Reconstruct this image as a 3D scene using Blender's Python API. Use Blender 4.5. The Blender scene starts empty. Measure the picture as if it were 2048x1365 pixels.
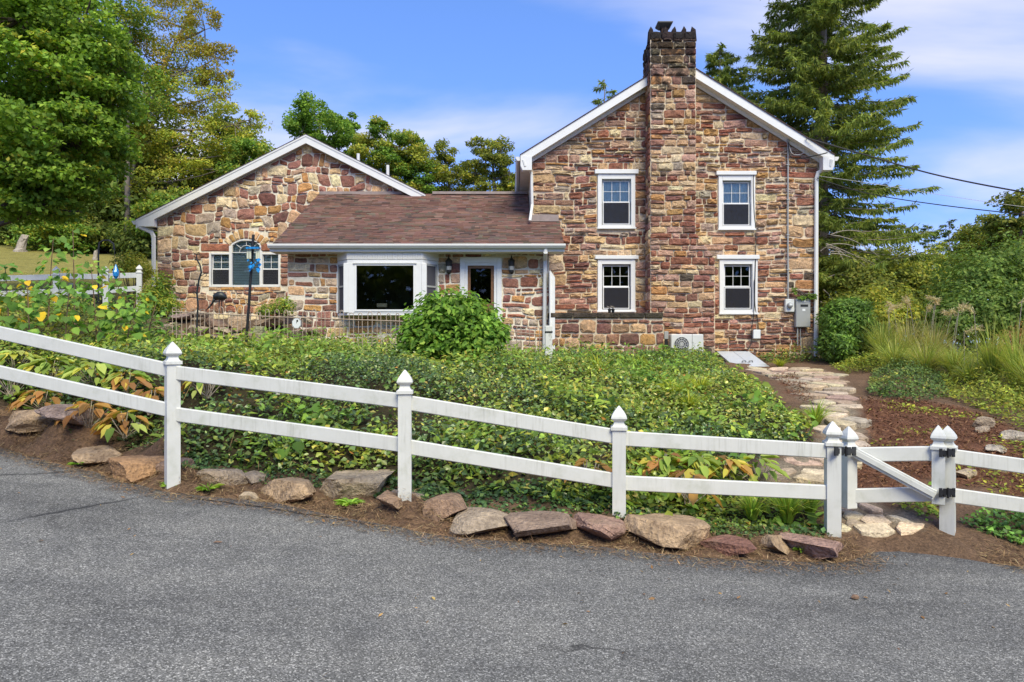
import bpy, math, random
import numpy as np
from mathutils import Vector, noise as mnoise

R = math.radians
rng = np.random.default_rng(11)
random.seed(11)
S = bpy.context.scene
COL = S.collection

# ------------------------------------------------------------------ camera, sky, sun, exposure
CZ = 1.9                      # eye height (road = about 0.1 below the camera axis foot)
FPX = 1365.0                  # focal length in photo pixels (24 mm on 36 mm)
cam_d = bpy.data.cameras.new('camera'); cam_d.lens = 24.0; cam_d.sensor_width = 36.0
cam_d.clip_end = 3000.0; cam_d.clip_start = 0.05
cam = bpy.data.objects.new('camera', cam_d); COL.objects.link(cam)
cam.location = (0, 0, CZ); cam.rotation_euler = (R(90), 0, 0)
S.camera = cam

SUN_EL, SUN_AZ = 50.0, 160.0      # azimuth measured clockwise from +Y: behind the camera
W = bpy.data.worlds.new('World'); S.world = W; W.use_nodes = True
nt = W.node_tree; nt.nodes.clear()
def wn(t, **k):
    n = nt.nodes.new(t)
    for a, b in k.items(): setattr(n, a, b)
    return n
sky = wn('ShaderNodeTexSky', sky_type='NISHITA', sun_disc=False)
sky.sun_elevation = R(SUN_EL); sky.sun_rotation = R(SUN_AZ); sky.altitude = 0; sky.air_density = 1.15; sky.dust_density = 0.1; sky.ozone_density = 2.5
hs = wn('ShaderNodeHueSaturation'); hs.inputs['Saturation'].default_value = 1.1; hs.inputs['Value'].default_value = 1.5
tc = wn('ShaderNodeTexCoord'); sep = wn('ShaderNodeSeparateXYZ')
nt.links.new(tc.outputs['Generated'], sep.inputs[0])
zp = wn('ShaderNodeMath', operation='ADD'); zp.inputs[1].default_value = 0.22
zm = wn('ShaderNodeMath', operation='MAXIMUM'); zm.inputs[1].default_value = 0.05
nt.links.new(sep.outputs['Z'], zm.inputs[0]); nt.links.new(zm.outputs[0], zp.inputs[0])
dx = wn('ShaderNodeMath', operation='DIVIDE'); dy = wn('ShaderNodeMath', operation='DIVIDE')
nt.links.new(sep.outputs['X'], dx.inputs[0]); nt.links.new(zp.outputs[0], dx.inputs[1])
nt.links.new(sep.outputs['Y'], dy.inputs[0]); nt.links.new(zp.outputs[0], dy.inputs[1])
cmb = wn('ShaderNodeCombineXYZ'); nt.links.new(dx.outputs[0], cmb.inputs['X']); nt.links.new(dy.outputs[0], cmb.inputs['Y'])
mp = wn('ShaderNodeMapping'); mp.inputs['Location'].default_value = (1.75, 9.1, 0); mp.inputs['Scale'].default_value = (0.55, 1.15, 1); mp.inputs['Rotation'].default_value = (0, 0, R(-18))
nt.links.new(cmb.outputs[0], mp.inputs[0])
cn = wn('ShaderNodeTexNoise'); cn.inputs['Scale'].default_value = 1.25; cn.inputs['Detail'].default_value = 6; cn.inputs['Roughness'].default_value = 0.5; cn.inputs['Distortion'].default_value = 0.35
nt.links.new(mp.outputs[0], cn.inputs['Vector'])
cr = wn('ShaderNodeMapRange', interpolation_type='SMOOTHSTEP'); cr.inputs['From Min'].default_value = 0.42; cr.inputs['From Max'].default_value = 0.74; cr.inputs['To Max'].default_value = 0.9
nt.links.new(cn.outputs['Fac'], cr.inputs['Value'])
mixc = wn('ShaderNodeMix', data_type='RGBA')
mixc.inputs['B'].default_value = (5.2, 5.1, 5.6, 1)
nt.links.new(cr.outputs[0], mixc.inputs['Factor'])
skt = wn('ShaderNodeMix', data_type='RGBA', blend_type='MULTIPLY'); skt.inputs['Factor'].default_value = 1.0; skt.inputs['B'].default_value = (0.96, 1.02, 1.12, 1)
nt.links.new(sky.outputs[0], skt.inputs['A']); 
sc_ = wn('ShaderNodeSeparateColor'); cc_ = wn('ShaderNodeCombineColor'); nt.links.new(skt.outputs['Result'], sc_.inputs[0])
for i_, K_ in enumerate((2.7, 4.4, 15.0)):      # soft shoulder so that the bright horizon keeps its blue
    a_ = wn('ShaderNodeMath', operation='MULTIPLY_ADD'); a_.inputs[1].default_value = 1 / K_; a_.inputs[2].default_value = 1.0; nt.links.new(sc_.outputs[i_], a_.inputs[0])
    b_ = wn('ShaderNodeMath', operation='DIVIDE'); nt.links.new(sc_.outputs[i_], b_.inputs[0]); nt.links.new(a_.outputs[0], b_.inputs[1]); nt.links.new(b_.outputs[0], cc_.inputs[i_])
nt.links.new(cc_.outputs[0], hs.inputs['Color']); nt.links.new(hs.outputs[0], mixc.inputs['A'])
bg = wn('ShaderNodeBackground'); bg.inputs['Strength'].default_value = 0.115
nt.links.new(mixc.outputs['Result'], bg.inputs['Color'])
wo = wn('ShaderNodeOutputWorld'); nt.links.new(bg.outputs[0], wo.inputs['Surface'])

sd = bpy.data.lights.new('sun', 'SUN'); sd.energy = 2.9; sd.angle = R(32); sd.color = (1.0, 0.925, 0.66)
sun = bpy.data.objects.new('sun', sd); COL.objects.link(sun)
sdir = Vector((math.sin(R(SUN_AZ)) * math.cos(R(SUN_EL)), math.cos(R(SUN_AZ)) * math.cos(R(SUN_EL)), math.sin(R(SUN_EL))))
sun.rotation_euler = sdir.to_track_quat('Z', 'Y').to_euler(); sun.location = (-20, -20, 40)

S.view_settings.view_transform = 'Standard'; S.view_settings.look = 'None'
S.view_settings.exposure = 0.75; S.view_settings.gamma = 1.0; S.view_settings.use_curve_mapping = False
S.render.engine = 'CYCLES'
S.cycles.max_bounces = 6; S.cycles.transparent_max_bounces = 8; S.cycles.transmission_bounces = 4

# ------------------------------------------------------------------ geometry of the view: a photo pixel at a given distance
def PX(px, D): return (px - 1024.0) / FPX * D
def PZ(py, D): return CZ + (682.5 - py) / FPX * D
def at(px, py, D): return np.array((PX(px, D), D, PZ(py, D)))

# ------------------------------------------------------------------ materials
def mat(name):
    m = bpy.data.materials.new(name); m.use_nodes = True
    t = m.node_tree; b = t.nodes['Principled BSDF']
    return m, t, b
def N(t, typ, ins=None, **k):
    n = t.nodes.new(typ)
    for a, b in k.items(): setattr(n, a, b)
    for a, b in (ins or {}).items():
        if hasattr(b, 'is_output') or isinstance(b, bpy.types.NodeSocket): t.links.new(b, n.inputs[a])
        else: n.inputs[a].default_value = b
    return n
def ramp(t, fac, stops):
    n = t.nodes.new('ShaderNodeValToRGB'); t.links.new(fac, n.inputs[0])
    e = n.color_ramp.elements
    while len(e) > 1: e.remove(e[0])
    e[0].position = stops[0][0]; e[0].color = (*stops[0][1], 1)
    for p, c in stops[1:]:
        x = e.new(p); x.color = (*c, 1)
    return n.outputs['Color']
def geo_pos(t): return N(t, 'ShaderNodeNewGeometry').outputs['Position']
def noise(t, scale, detail=4, rough=0.55, vec=None, dist=0.0):
    n = N(t, 'ShaderNodeTexNoise', {'Scale': scale, 'Detail': detail, 'Roughness': rough, 'Distortion': dist})
    t.links.new(vec if vec is not None else geo_pos(t), n.inputs['Vector'])
    return n
def mixrgb(t, a, b, fac, bt='MIX'):
    n = N(t, 'ShaderNodeMix', data_type='RGBA', blend_type=bt)
    for s, v in (('A', a), ('B', b)):
        if isinstance(v, bpy.types.NodeSocket): t.links.new(v, n.inputs[s])
        else: n.inputs[s].default_value = (*v, 1) if len(v) == 3 else v
    if isinstance(fac, bpy.types.NodeSocket): t.links.new(fac, n.inputs['Factor'])
    else: n.inputs['Factor'].default_value = fac
    return n.outputs['Result']
def bump(t, b, h, strength, dist):
    n = N(t, 'ShaderNodeBump', {'Strength': strength, 'Distance': dist, 'Height': h})
    t.links.new(n.outputs[0], b.inputs['Normal'])
def maprange(t, v, a, b, c=0.0, d=1.0, smooth=True):
    n = N(t, 'ShaderNodeMapRange', {'Value': v, 'From Min': a, 'From Max': b, 'To Min': c, 'To Max': d})
    if smooth: n.interpolation_type = 'SMOOTHSTEP'
    return n.outputs[0]
MT = {}
def simple(name, col, rough=0.6, nscale=None, var=0.12, metal=0.0, bmp=0.0, dirt=None, dirtscale=3.0, spec=0.5):
    m, t, b = mat(name); b.inputs['Roughness'].default_value = rough; b.inputs['Metallic'].default_value = metal
    b.inputs['Specular IOR Level'].default_value = spec
    c = None
    if nscale:
        n = noise(t, nscale, 5)
        lo = tuple(x * (1 - var) for x in col); hi = tuple(min(1, x * (1 + var)) for x in col)
        c = ramp(t, n.outputs['Fac'], [(0.3, lo), (0.7, hi)])
        if bmp: bump(t, b, n.outputs['Fac'], bmp, 0.01)
    if dirt:
        n2 = noise(t, dirtscale, 7, 0.65)
        f = maprange(t, n2.outputs['Fac'], 0.48, 0.78, 0, dirt[1])
        c = mixrgb(t, c if c is not None else col, dirt[0], f)
    if c is not None: t.links.new(c, b.inputs['Base Color'])
    else: b.inputs['Base Color'].default_value = (*col, 1)
    MT[name] = m; return m

def attr_col(t): return N(t, 'ShaderNodeAttribute', attribute_name='Col').outputs['Color']

# stone: the colour of each stone comes with the stone, grain and weathering on top
def stone_mat(name, grain=9.0, bstr=0.7, stain=False):
    m, t, b = mat(name); b.inputs['Roughness'].default_value = 0.9; b.inputs['Specular IOR Level'].default_value = 0.25
    p = geo_pos(t); c = attr_col(t)
    n1 = noise(t, grain, 6, 0.65, p, 0.4); n2 = noise(t, grain * 5, 4, 0.6, p); n3 = noise(t, 2.3, 3, 0.5, p)
    v = ramp(t, n1.outputs['Fac'], [(0.26, (0.36, 0.33, 0.33)), (0.42, (0.82, 0.80, 0.78)), (0.55, (1.05, 1.04, 1.02)), (0.74, (1.5, 1.46, 1.34))])
    c = mixrgb(t, c, v, 1.0, 'MULTIPLY')
    v2 = ramp(t, n2.outputs['Fac'], [(0.3, (0.68, 0.67, 0.67)), (0.7, (1.28, 1.27, 1.25))])
    c = mixrgb(t, c, v2, 1.0, 'MULTIPLY')
    och = maprange(t, n3.outputs['Fac'], 0.52, 0.75, 0, 0.4)
    c = mixrgb(t, c, (0.42, 0.30, 0.19), och)
    n5 = noise(t, 3.7, 5, 0.65, p, 0.5); c = mixrgb(t, c, (0.12, 0.10, 0.085), maprange(t, n5.outputs['Fac'], 0.56, 0.78, 0, 0.6))
    if stain:      # soot and black lichen that grew on the top of the chimney
        z = N(t, 'ShaderNodeSeparateXYZ', {'Vector': p}).outputs['Z']
        zz = maprange(t, z, 7.2, 10.0, 0.0, 0.56, False)
        n4 = noise(t, 2.6, 6, 0.7, p, 0.6)
        ad = N(t, 'ShaderNodeMath', {0: n4.outputs['Fac'], 1: zz}, operation='ADD').outputs[0]
        f = maprange(t, ad, 0.78, 1.0, 0, 0.88)
        c = mixrgb(t, c, (0.022, 0.020, 0.020), f)
    t.links.new(c, b.inputs['Base Color'])
    h = N(t, 'ShaderNodeMath', {0: n1.outputs['Fac'], 1: n2.outputs['Fac']}, operation='ADD').outputs[0]
    bump(t, b, h, bstr, 0.06)
    MT[name] = m; return m
stone_mat('stone', 10.0, 0.9); stone_mat('stone_chimney', 10.0, 0.9, True); stone_mat('fieldstone', 8.0, 0.7); stone_mat('rock', 5.0, 1.0); stone_mat('flag', 8.0, 0.5)
simple('mortar', (0.66, 0.55, 0.40), 0.95, 14, 0.2, bmp=0.4, dirt=((0.30, 0.25, 0.20), 0.55), dirtscale=1.1)
simple('mortar_wing', (0.76, 0.69, 0.56), 0.95, 14, 0.15, bmp=0.4, dirt=((0.40, 0.34, 0.27), 0.4), dirtscale=1.1)
simple('white_trim', (0.74, 0.74, 0.74), 0.45, 6, 0.03)
simple('white_vinyl', (0.64, 0.645, 0.62), 0.45, 5, 0.04, dirt=((0.36, 0.38, 0.29), 0.5), dirtscale=4.2)
def _streaks():      # rain streaks and algae film on the vinyl
    t = MT['white_vinyl'].node_tree; b = t.nodes['Principled BSDF']; src = b.inputs['Base Color'].links[0].from_socket
    mpv = N(t, 'ShaderNodeMapping', {'Vector': geo_pos(t), 'Scale': (34, 34, 2.2)}).outputs[0]; n = noise(t, 1.0, 5, 0.7, mpv); f = maprange(t, n.outputs['Fac'], 0.46, 0.8, 0, 0.6)
    n2 = noise(t, 1.4, 3, 0.6); f2 = N(t, 'ShaderNodeMath', {0: f, 1: maprange(t, n2.outputs['Fac'], 0.4, 0.65)}, operation='MULTIPLY').outputs[0]
    t.links.new(mixrgb(t, src, (0.27, 0.27, 0.22), f2), b.inputs['Base Color'])
_streaks()
simple('white_metal', (0.70, 0.70, 0.69), 0.4, 5, 0.04, dirt=((0.45, 0.42, 0.36), 0.35), dirtscale=5)
simple('soffit_white', (0.74, 0.72, 0.68), 0.6, 5, 0.04)
simple('dark_roof', (0.09, 0.055, 0.05), 0.95, 12, 0.3, bmp=0.3)
simple('black_iron', (0.012, 0.012, 0.013), 0.45, 30, 0.2)
simple('grey_metal', (0.33, 0.34, 0.34), 0.45, 4, 0.06, dirt=((0.2, 0.19, 0.17), 0.3))
simple('light_plastic', (0.62, 0.63, 0.62), 0.5, 6, 0.04)
simple('bulkhead', (0.50, 0.53, 0.58), 0.45, 3, 0.06, dirt=((0.33, 0.33, 0.32), 0.4), dirtscale=2)
simple('interior', (0.05, 0.047, 0.044), 0.95)
simple('screen', (0.055, 0.055, 0.07), 0.75, 200, 0.2)
simple('curtain', (0.55, 0.66, 0.64), 0.9, 20, 0.1)
simple('curtain_dark', (0.30, 0.37, 0.40), 0.9, 20, 0.15)
simple('blind', (0.74, 0.84, 0.78), 0.6)
simple('door_wood', (0.20, 0.095, 0.04), 0.5, 18, 0.3)
simple('cream_box', (0.6, 0.5, 0.3), 0.8)
simple('rust_wire', (0.42, 0.33, 0.25), 0.7, 15, 0.3)
simple('weathered_white', (0.66, 0.66, 0.62), 0.8, 9, 0.1, dirt=((0.12, 0.10, 0.08), 0.9), dirtscale=9)
simple('bark', (0.12, 0.088, 0.066), 0.95, 11, 0.45, bmp=0.9)
simple('bark_grey', (0.26, 0.21, 0.17), 0.95, 11, 0.35, bmp=0.9)
simple('dead_wood', (0.36, 0.31, 0.25), 0.95, 14, 0.3, bmp=0.6)
simple('cable_black', (0.015, 0.015, 0.016), 0.6)
simple('cable_white', (0.6, 0.58, 0.55), 0.6)
simple('bronze', (0.045, 0.05, 0.05), 0.45, 20, 0.3, metal=0.6)
simple('blue_glass', (0.02, 0.22, 0.55), 0.15, 25, 0.6)
simple('pale_glass', (0.62, 0.62, 0.48), 0.3)
simple('blue_glaze', (0.02, 0.12, 0.30), 0.25, 9, 0.5)
simple('dial', (0.72, 0.74, 0.74), 0.4)
simple('flashing', (0.30, 0.24, 0.22), 0.5, 8, 0.15)
simple('lead_dark', (0.06, 0.055, 0.05), 0.6, 8, 0.3)
simple('plume', (0.50, 0.42, 0.32), 0.95)
simple('twig', (0.21, 0.13, 0.085), 0.9)

def leaf_mat(name, trans=0.38, rough=0.55, spec=0.14):
    m, t, b = mat(name); c = attr_col(t); b.inputs['Roughness'].default_value = rough; b.inputs['Specular IOR Level'].default_value = spec
    t.links.new(c, b.inputs['Base Color'])
    tr = N(t, 'ShaderNodeBsdfTranslucent'); c2 = mixrgb(t, c, (1.25, 1.25, 0.7), 1.0, 'MULTIPLY'); t.links.new(c2, tr.inputs['Color'])
    mx = N(t, 'ShaderNodeMixShader', {0: trans}); t.links.new(b.outputs[0], mx.inputs[1]); t.links.new(tr.outputs[0], mx.inputs[2])
    t.links.new(mx.outputs[0], t.nodes['Material Output'].inputs['Surface'])
    MT[name] = m
leaf_mat('leaf'); leaf_mat('leaf_gloss', 0.32, 0.42, 0.22); leaf_mat('leaf_ivy', 0.25, 0.3, 0.55); leaf_mat('needle', 0.38, 0.6, 0.1); leaf_mat('litter', 0.05, 0.9, 0.1)

def shingle_mat():
    m, t, b = mat('shingle'); b.inputs['Roughness'].default_value = 0.95; b.inputs['Specular IOR Level'].default_value = 0.2
    p = geo_pos(t); n = noise(t, 60, 4, 0.7, p); n2 = noise(t, 0.9, 4, 0.6, p)
    c = mixrgb(t, attr_col(t), ramp(t, n.outputs['Fac'], [(0.3, (0.7, 0.7, 0.7)), (0.7, (1.3, 1.3, 1.3))]), 1.0, 'MULTIPLY')
    c = mixrgb(t, c, ramp(t, n2.outputs['Fac'], [(0.3, (0.8, 0.8, 0.82)), (0.7, (1.15, 1.1, 1.1))]), 1.0, 'MULTIPLY')
    t.links.new(c, b.inputs['Base Color']); bump(t, b, n.outputs['Fac'], 0.5, 0.004); MT['shingle'] = m
shingle_mat()

def glass_mat(name, refl=0.09, tint=(0.8, 0.85, 0.85)):
    m = bpy.data.materials.new(name); m.use_nodes = True; t = m.node_tree; t.nodes.clear()
    fr = N(t, 'ShaderNodeFresnel', {'IOR': 1.5}); ad = N(t, 'ShaderNodeMath', {0: fr.outputs[0], 1: refl}, operation='ADD', use_clamp=True)
    g = N(t, 'ShaderNodeBsdfGlossy', {'Color': (0.9, 0.95, 1, 1), 'Roughness': 0.02}); tr = N(t, 'ShaderNodeBsdfTransparent', {'Color': (*tint, 1)})
    mx = N(t, 'ShaderNodeMixShader', {0: ad.outputs[0]}); t.links.new(tr.outputs[0], mx.inputs[1]); t.links.new(g.outputs[0], mx.inputs[2])
    o = N(t, 'ShaderNodeOutputMaterial'); t.links.new(mx.outputs[0], o.inputs['Surface']); MT[name] = m
glass_mat('glass', 0.0, (0.9, 0.93, 0.92)); glass_mat('glass_dark', 0.0, (0.45, 0.45, 0.47))

def mesh_screen():
    m = bpy.data.materials.new('screen_mesh'); m.use_nodes = True; t = m.node_tree; t.nodes.clear()
    d = N(t, 'ShaderNodeBsdfDiffuse', {'Color': (0.045, 0.045, 0.054, 1)}); tr = N(t, 'ShaderNodeBsdfTransparent'); mx = N(t, 'ShaderNodeMixShader', {0: 0.5})
    t.links.new(tr.outputs[0], mx.inputs[1]); t.links.new(d.outputs[0], mx.inputs[2]); o = N(t, 'ShaderNodeOutputMaterial'); t.links.new(mx.outputs[0], o.inputs['Surface']); MT['screen_mesh'] = m
mesh_screen()

def asphalt():
    m, t, b = mat('asphalt'); b.inputs['Roughness'].default_value = 0.95; b.inputs['Specular IOR Level'].default_value = 0.12
    p = geo_pos(t)
    vo = N(t, 'ShaderNodeTexVoronoi', {'Scale': 135.0, 'Randomness': 1.0}); t.links.new(p, vo.inputs['Vector'])
    g = N(t, 'ShaderNodeSeparateColor', {'Color': vo.outputs['Color']}).outputs[0]
    c = ramp(t, g, [(0.0, (0.07, 0.069, 0.066)), (0.45, (0.142, 0.14, 0.133)), (0.8, (0.205, 0.202, 0.193)), (0.93, (0.33, 0.322, 0.305)), (1.0, (0.47, 0.46, 0.43))])
    mpA = N(t, 'ShaderNodeMapping', {'Vector': p, 'Scale': (0.35, 1.5, 1.0), 'Rotation': (0, 0, R(-6))}).outputs[0]
    nA = noise(t, 0.9, 5, 0.6, mpA, 0.5); nB = noise(t, 4.0, 5, 0.65, p); nC = noise(t, 28, 4, 0.7, p)
    c = mixrgb(t, c, ramp(t, nA.outputs['Fac'], [(0.28, (0.70, 0.70, 0.71)), (0.5, (0.98, 0.98, 0.98)), (0.72, (1.2, 1.19, 1.17))]), 1.0, 'MULTIPLY')
    c = mixrgb(t, c, ramp(t, nB.outputs['Fac'], [(0.3, (0.85, 0.85, 0.86)), (0.7, (1.13, 1.12, 1.1))]), 1.0, 'MULTIPLY')
    sx = N(t, 'ShaderNodeSeparateXYZ', {'Vector': p})
    wob = N(t, 'ShaderNodeMath', {0: noise(t, 2.2, 4, 0.6, p).outputs['Fac'], 1: 0.5}, operation='SUBTRACT').outputs[0]
    def seam(ax, ay, cc, w, strength, x0, x1, col=(0.028, 0.028, 0.03)):
        nonlocal c
        a1 = N(t, 'ShaderNodeMath', {0: sx.outputs['X'], 1: ax}, operation='MULTIPLY').outputs[0]
        a2 = N(t, 'ShaderNodeMath', {0: sx.outputs['Y'], 1: ay, 2: a1}, operation='MULTIPLY_ADD').outputs[0]
        a3 = N(t, 'ShaderNodeMath', {0: a2, 1: cc}, operation='ADD').outputs[0]
        a4 = N(t, 'ShaderNodeMath', {0: wob, 1: 0.22, 2: a3}, operation='MULTIPLY_ADD').outputs[0]
        a5 = N(t, 'ShaderNodeMath', {0: a4}, operation='ABSOLUTE').outputs[0]
        f = maprange(t, a5, w * 0.3, w, strength, 0)
        m1 = maprange(t, sx.outputs['X'], x0, x0 + 0.15, 0, 1); m2 = maprange(t, sx.outputs['X'], x1 - 0.3, x1, 1, 0)
        f = N(t, 'ShaderNodeMath', {0: f, 1: m1}, operation='MULTIPLY').outputs[0]; f = N(t, 'ShaderNodeMath', {0: f, 1: m2}, operation='MULTIPLY').outputs[0]
        c = mixrgb(t, c, col, f)
    MT['_seam_points'] = None
    for (xa, ya), (xb, yb), w, s in SEAMS:
        L = math.hypot(xb - xa, yb - ya); nx, ny = -(yb - ya) / L, (xb - xa) / L
        seam(nx, ny, -(nx * xa + ny * ya), w, s, min(xa, xb), max(xa, xb))
    dsp = N(t, 'ShaderNodeVectorMath', {0: noise(t, 1.6, 4, 0.6, p).outputs['Color'], 1: (0.9, 0.9, 0.9)}, operation='MULTIPLY').outputs[0]
    pv = N(t, 'ShaderNodeVectorMath', {0: p, 1: dsp}, operation='ADD').outputs[0]
    ve = N(t, 'ShaderNodeTexVoronoi', {'Scale': 0.42, 'Vector': pv}, feature='DISTANCE_TO_EDGE')
    ck = maprange(t, ve.outputs['Distance'], 0.003, 0.012, 0.8, 0)
    mk = maprange(t, noise(t, 0.35, 3, 0.5, p).outputs['Fac'], 0.54, 0.66, 0, 1)
    c = mixrgb(t, c, (0.035, 0.034, 0.034), N(t, 'ShaderNodeMath', {0: ck, 1: mk}, operation='MULTIPLY').outputs[0])
    st = maprange(t, noise(t, 0.8, 4, 0.65, p, 1.0).outputs['Fac'], 0.6, 0.78, 0, 0.3); c = mixrgb(t, c, (0.09, 0.087, 0.083), st)
    # rust-brown needle litter swept along and near the edge
    f = maprange(t, N(t, 'ShaderNodeMath', {0: nC.outputs['Fac'], 1: nB.outputs['Fac']}, operation='MULTIPLY').outputs[0], 0.42, 0.5, 0, 0.35)
    c = mixrgb(t, c, (0.20, 0.12, 0.07), f)
    t.links.new(c, b.inputs['Base Color'])
    h = N(t, 'ShaderNodeMath', {0: g, 1: nC.outputs['Fac']}, operation='ADD').outputs[0]
    bump(t, b, h, 0.55, 0.006); MT['asphalt'] = m

def ground_mat():
    m, t, b = mat('ground'); b.inputs['Roughness'].default_value = 0.95; b.inputs['Specular IOR Level'].default_value = 0.15
    p = geo_pos(t); n1 = noise(t, 38, 5, 0.75, p, 0.6); n2 = noise(t, 5, 5, 0.65, p); n3 = noise(t, 1.1, 4, 0.6, p)
    c = attr_col(t)
    c = mixrgb(t, c, ramp(t, n1.outputs['Fac'], [(0.28, (0.35, 0.33, 0.32)), (0.5, (0.95, 0.95, 0.95)), (0.72, (1.7, 1.6, 1.5))]), 1.0, 'MULTIPLY')
    c = mixrgb(t, c, ramp(t, n2.outputs['Fac'], [(0.3, (0.75, 0.74, 0.74)), (0.7, (1.2, 1.2, 1.15))]), 1.0, 'MULTIPLY')
    c = mixrgb(t, c, ramp(t, n3.outputs['Fac'], [(0.3, (0.85, 0.87, 0.85)), (0.7, (1.12, 1.1, 1.1))]), 1.0, 'MULTIPLY')
    t.links.new(c, b.inputs['Base Color']); bump(t, b, n1.outputs['Fac'], 0.9, 0.03); MT['ground'] = m

# ------------------------------------------------------------------ mesh helpers
def np_mesh(name, V, F, col=None, smooth=False):
    V = np.asarray(V, np.float32); me = bpy.data.meshes.new(name)
    if isinstance(F, np.ndarray):
        k = F.shape[1]
        me.vertices.add(len(V)); me.vertices.foreach_set('co', V.ravel())
        me.loops.add(F.size); me.loops.foreach_set('vertex_index', F.astype(np.int32).ravel())
        me.polygons.add(len(F)); me.polygons.foreach_set('loop_start', (np.arange(len(F)) * k).astype(np.int32))
        me.update(calc_edges=True)
    else:
        me.from_pydata([tuple(map(float, v)) for v in V], [], F); me.update()
    if col is not None:
        col = np.asarray(col, np.float32)
        if col.ndim == 1: col = np.tile(col, (len(V), 1))
        a = me.color_attributes.new('Col', 'FLOAT_COLOR', 'POINT')
        a.data.foreach_set('color', np.concatenate([col[:, :3], np.ones((len(V), 1), np.float32)], 1).astype(np.float32).ravel())
    if smooth: me.shade_smooth()
    return me

class MB:
    """collects boxes, tubes, prisms in world coordinates"""
    def __init__(s): s.v = []; s.f = []
    def add(s, V, F):
        o = len(s.v); s.v += [tuple(map(float, p)) for p in V]; s.f += [tuple(i + o for i in f) for f in F]; return s
    def box(s, x0, x1, y0, y1, z0, z1, bev=0.0):
        if x0 > x1: x0, x1 = x1, x0
        if y0 > y1: y0, y1 = y1, y0
        if z0 > z1: z0, z1 = z1, z0
        b = min(bev, (x1 - x0) / 3, (y1 - y0) / 3, (z1 - z0) / 3)
        if b <= 0:
            return s.add([(x0, y0, z0), (x1, y0, z0), (x1, y1, z0), (x0, y1, z0), (x0, y0, z1), (x1, y0, z1), (x1, y1, z1), (x0, y1, z1)],
                         [(3, 2, 1, 0), (4, 5, 6, 7), (0, 1, 5, 4), (1, 2, 6, 5), (2, 3, 7, 6), (3, 0, 4, 7)])
        # chamfered along the four long vertical and horizontal front edges: stacked octagonal rings
        rings = []
        for z, i in ((z0, b), (z0 + b, 0), (z1 - b, 0), (z1, b)):
            rings.append([(x0 + b, y0 + i, z), (x1 - b, y0 + i, z), (x1 - i, y0 + b, z), (x1 - i, y1 - b, z), (x1 - b, y1 - i, z), (x0 + b, y1 - i, z), (x0 + i, y1 - b, z), (x0 + i, y0 + b, z)])
        V = sum(rings, []); F = [tuple(range(7, -1, -1)), tuple(range(24, 32))]
        for k in range(3):
            for j in range(8): F.append((k * 8 + j, k * 8 + (j + 1) % 8, k * 8 + 8 + (j + 1) % 8, k * 8 + 8 + j))
        return s.add(V, F)
    def prism(s, poly, a, axis='y', b=None):
        """extrude a 2-D polygon: axis y -> poly in (x,z), from y=a to y=b"""
        n = len(poly)
        def P(p, q): return {'y': (p[0], q, p[1]), 'x': (q, p[0], p[1]), 'z': (p[0], p[1], q)}[axis]
        V = [P(p, a) for p in poly] + [P(p, b) for p in poly]
        F = [tuple(range(n)), tuple(range(2 * n - 1, n - 1, -1))] + [(i, i + n, (i + 1) % n + n, (i + 1) % n) for i in range(n)]
        return s.add(V, F)
    def beam(s, A, B, w, h, up=(0, 0, 1), bev=0.0):
        """box along A->B, w across, h along up; the line runs through the section centre"""
        A = np.array(A, float); B = np.array(B, float); d = (B - A) / np.linalg.norm(B - A)
        u = np.array(up, float); u -= d * u.dot(d); u /= np.linalg.norm(u); c = np.cross(d, u)
        b = min(bev, w / 3, h / 3)
        if b > 0: sec = [(-w/2+b, -h/2), (w/2-b, -h/2), (w/2, -h/2+b), (w/2, h/2-b), (w/2-b, h/2), (-w/2+b, h/2), (-w/2, h/2-b), (-w/2, -h/2+b)]
        else: sec = [(-w/2, -h/2), (w/2, -h/2), (w/2, h/2), (-w/2, h/2)]
        n = len(sec); V = [P + c * q[0] + u * q[1] for P in (A, B) for q in sec]
        F = [tuple(range(n - 1, -1, -1)), tuple(range(n, 2 * n))] + [(i, (i + 1) % n, (i + 1) % n + n, i + n) for i in range(n)]
        return s.add(V, F)
    def tube(s, pts, r, k=6, cap=True):
        pts = [np.array(p, float) for p in pts]; n = len(pts)
        rr = r if hasattr(r, '__len__') else [r] * n
        V = []; prev = None
        for i, p in enumerate(pts):
            d = pts[min(i + 1, n - 1)] - pts[max(i - 1, 0)]; L = np.linalg.norm(d); d = d / L if L > 1e-9 else np.array((0, 0, 1.0))
            a = prev if prev is not None else (np.array((1.0, 0, 0)) if abs(d[0]) < 0.8 else np.array((0, 1.0, 0)))
            a = a - d * a.dot(d); a /= np.linalg.norm(a); prev = a; c = np.cross(d, a)
            for j in range(k):
                th = 2 * math.pi * j / k; V.append(p + (a * math.cos(th) + c * math.sin(th)) * rr[i])
        F = [(i * k + j, i * k + (j + 1) % k, (i + 1) * k + (j + 1) % k, (i + 1) * k + j) for i in range(n - 1) for j in range(k)]
        if cap: F += [tuple(range(k - 1, -1, -1)), tuple(range((n - 1) * k, n * k))]
        return s.add(V, F)
    def lathe(s, c, prof, k=16, squash=1.0):
        """prof: (r, z) rings about the vertical through c"""
        V = []; n = len(prof)
        for r, z in prof:
            for j in range(k):
                th = 2 * math.pi * j / k; V.append((c[0] + r * math.cos(th), c[1] + r * math.sin(th) * squash, c[2] + z))
        F = [(i * k + j, i * k + (j + 1) % k, (i + 1) * k + (j + 1) % k, (i + 1) * k + j) for i in range(n - 1) for j in range(k)]
        F += [tuple(range(k - 1, -1, -1)), tuple(range((n - 1) * k, n * k))]
        return s.add(V, F)

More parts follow.
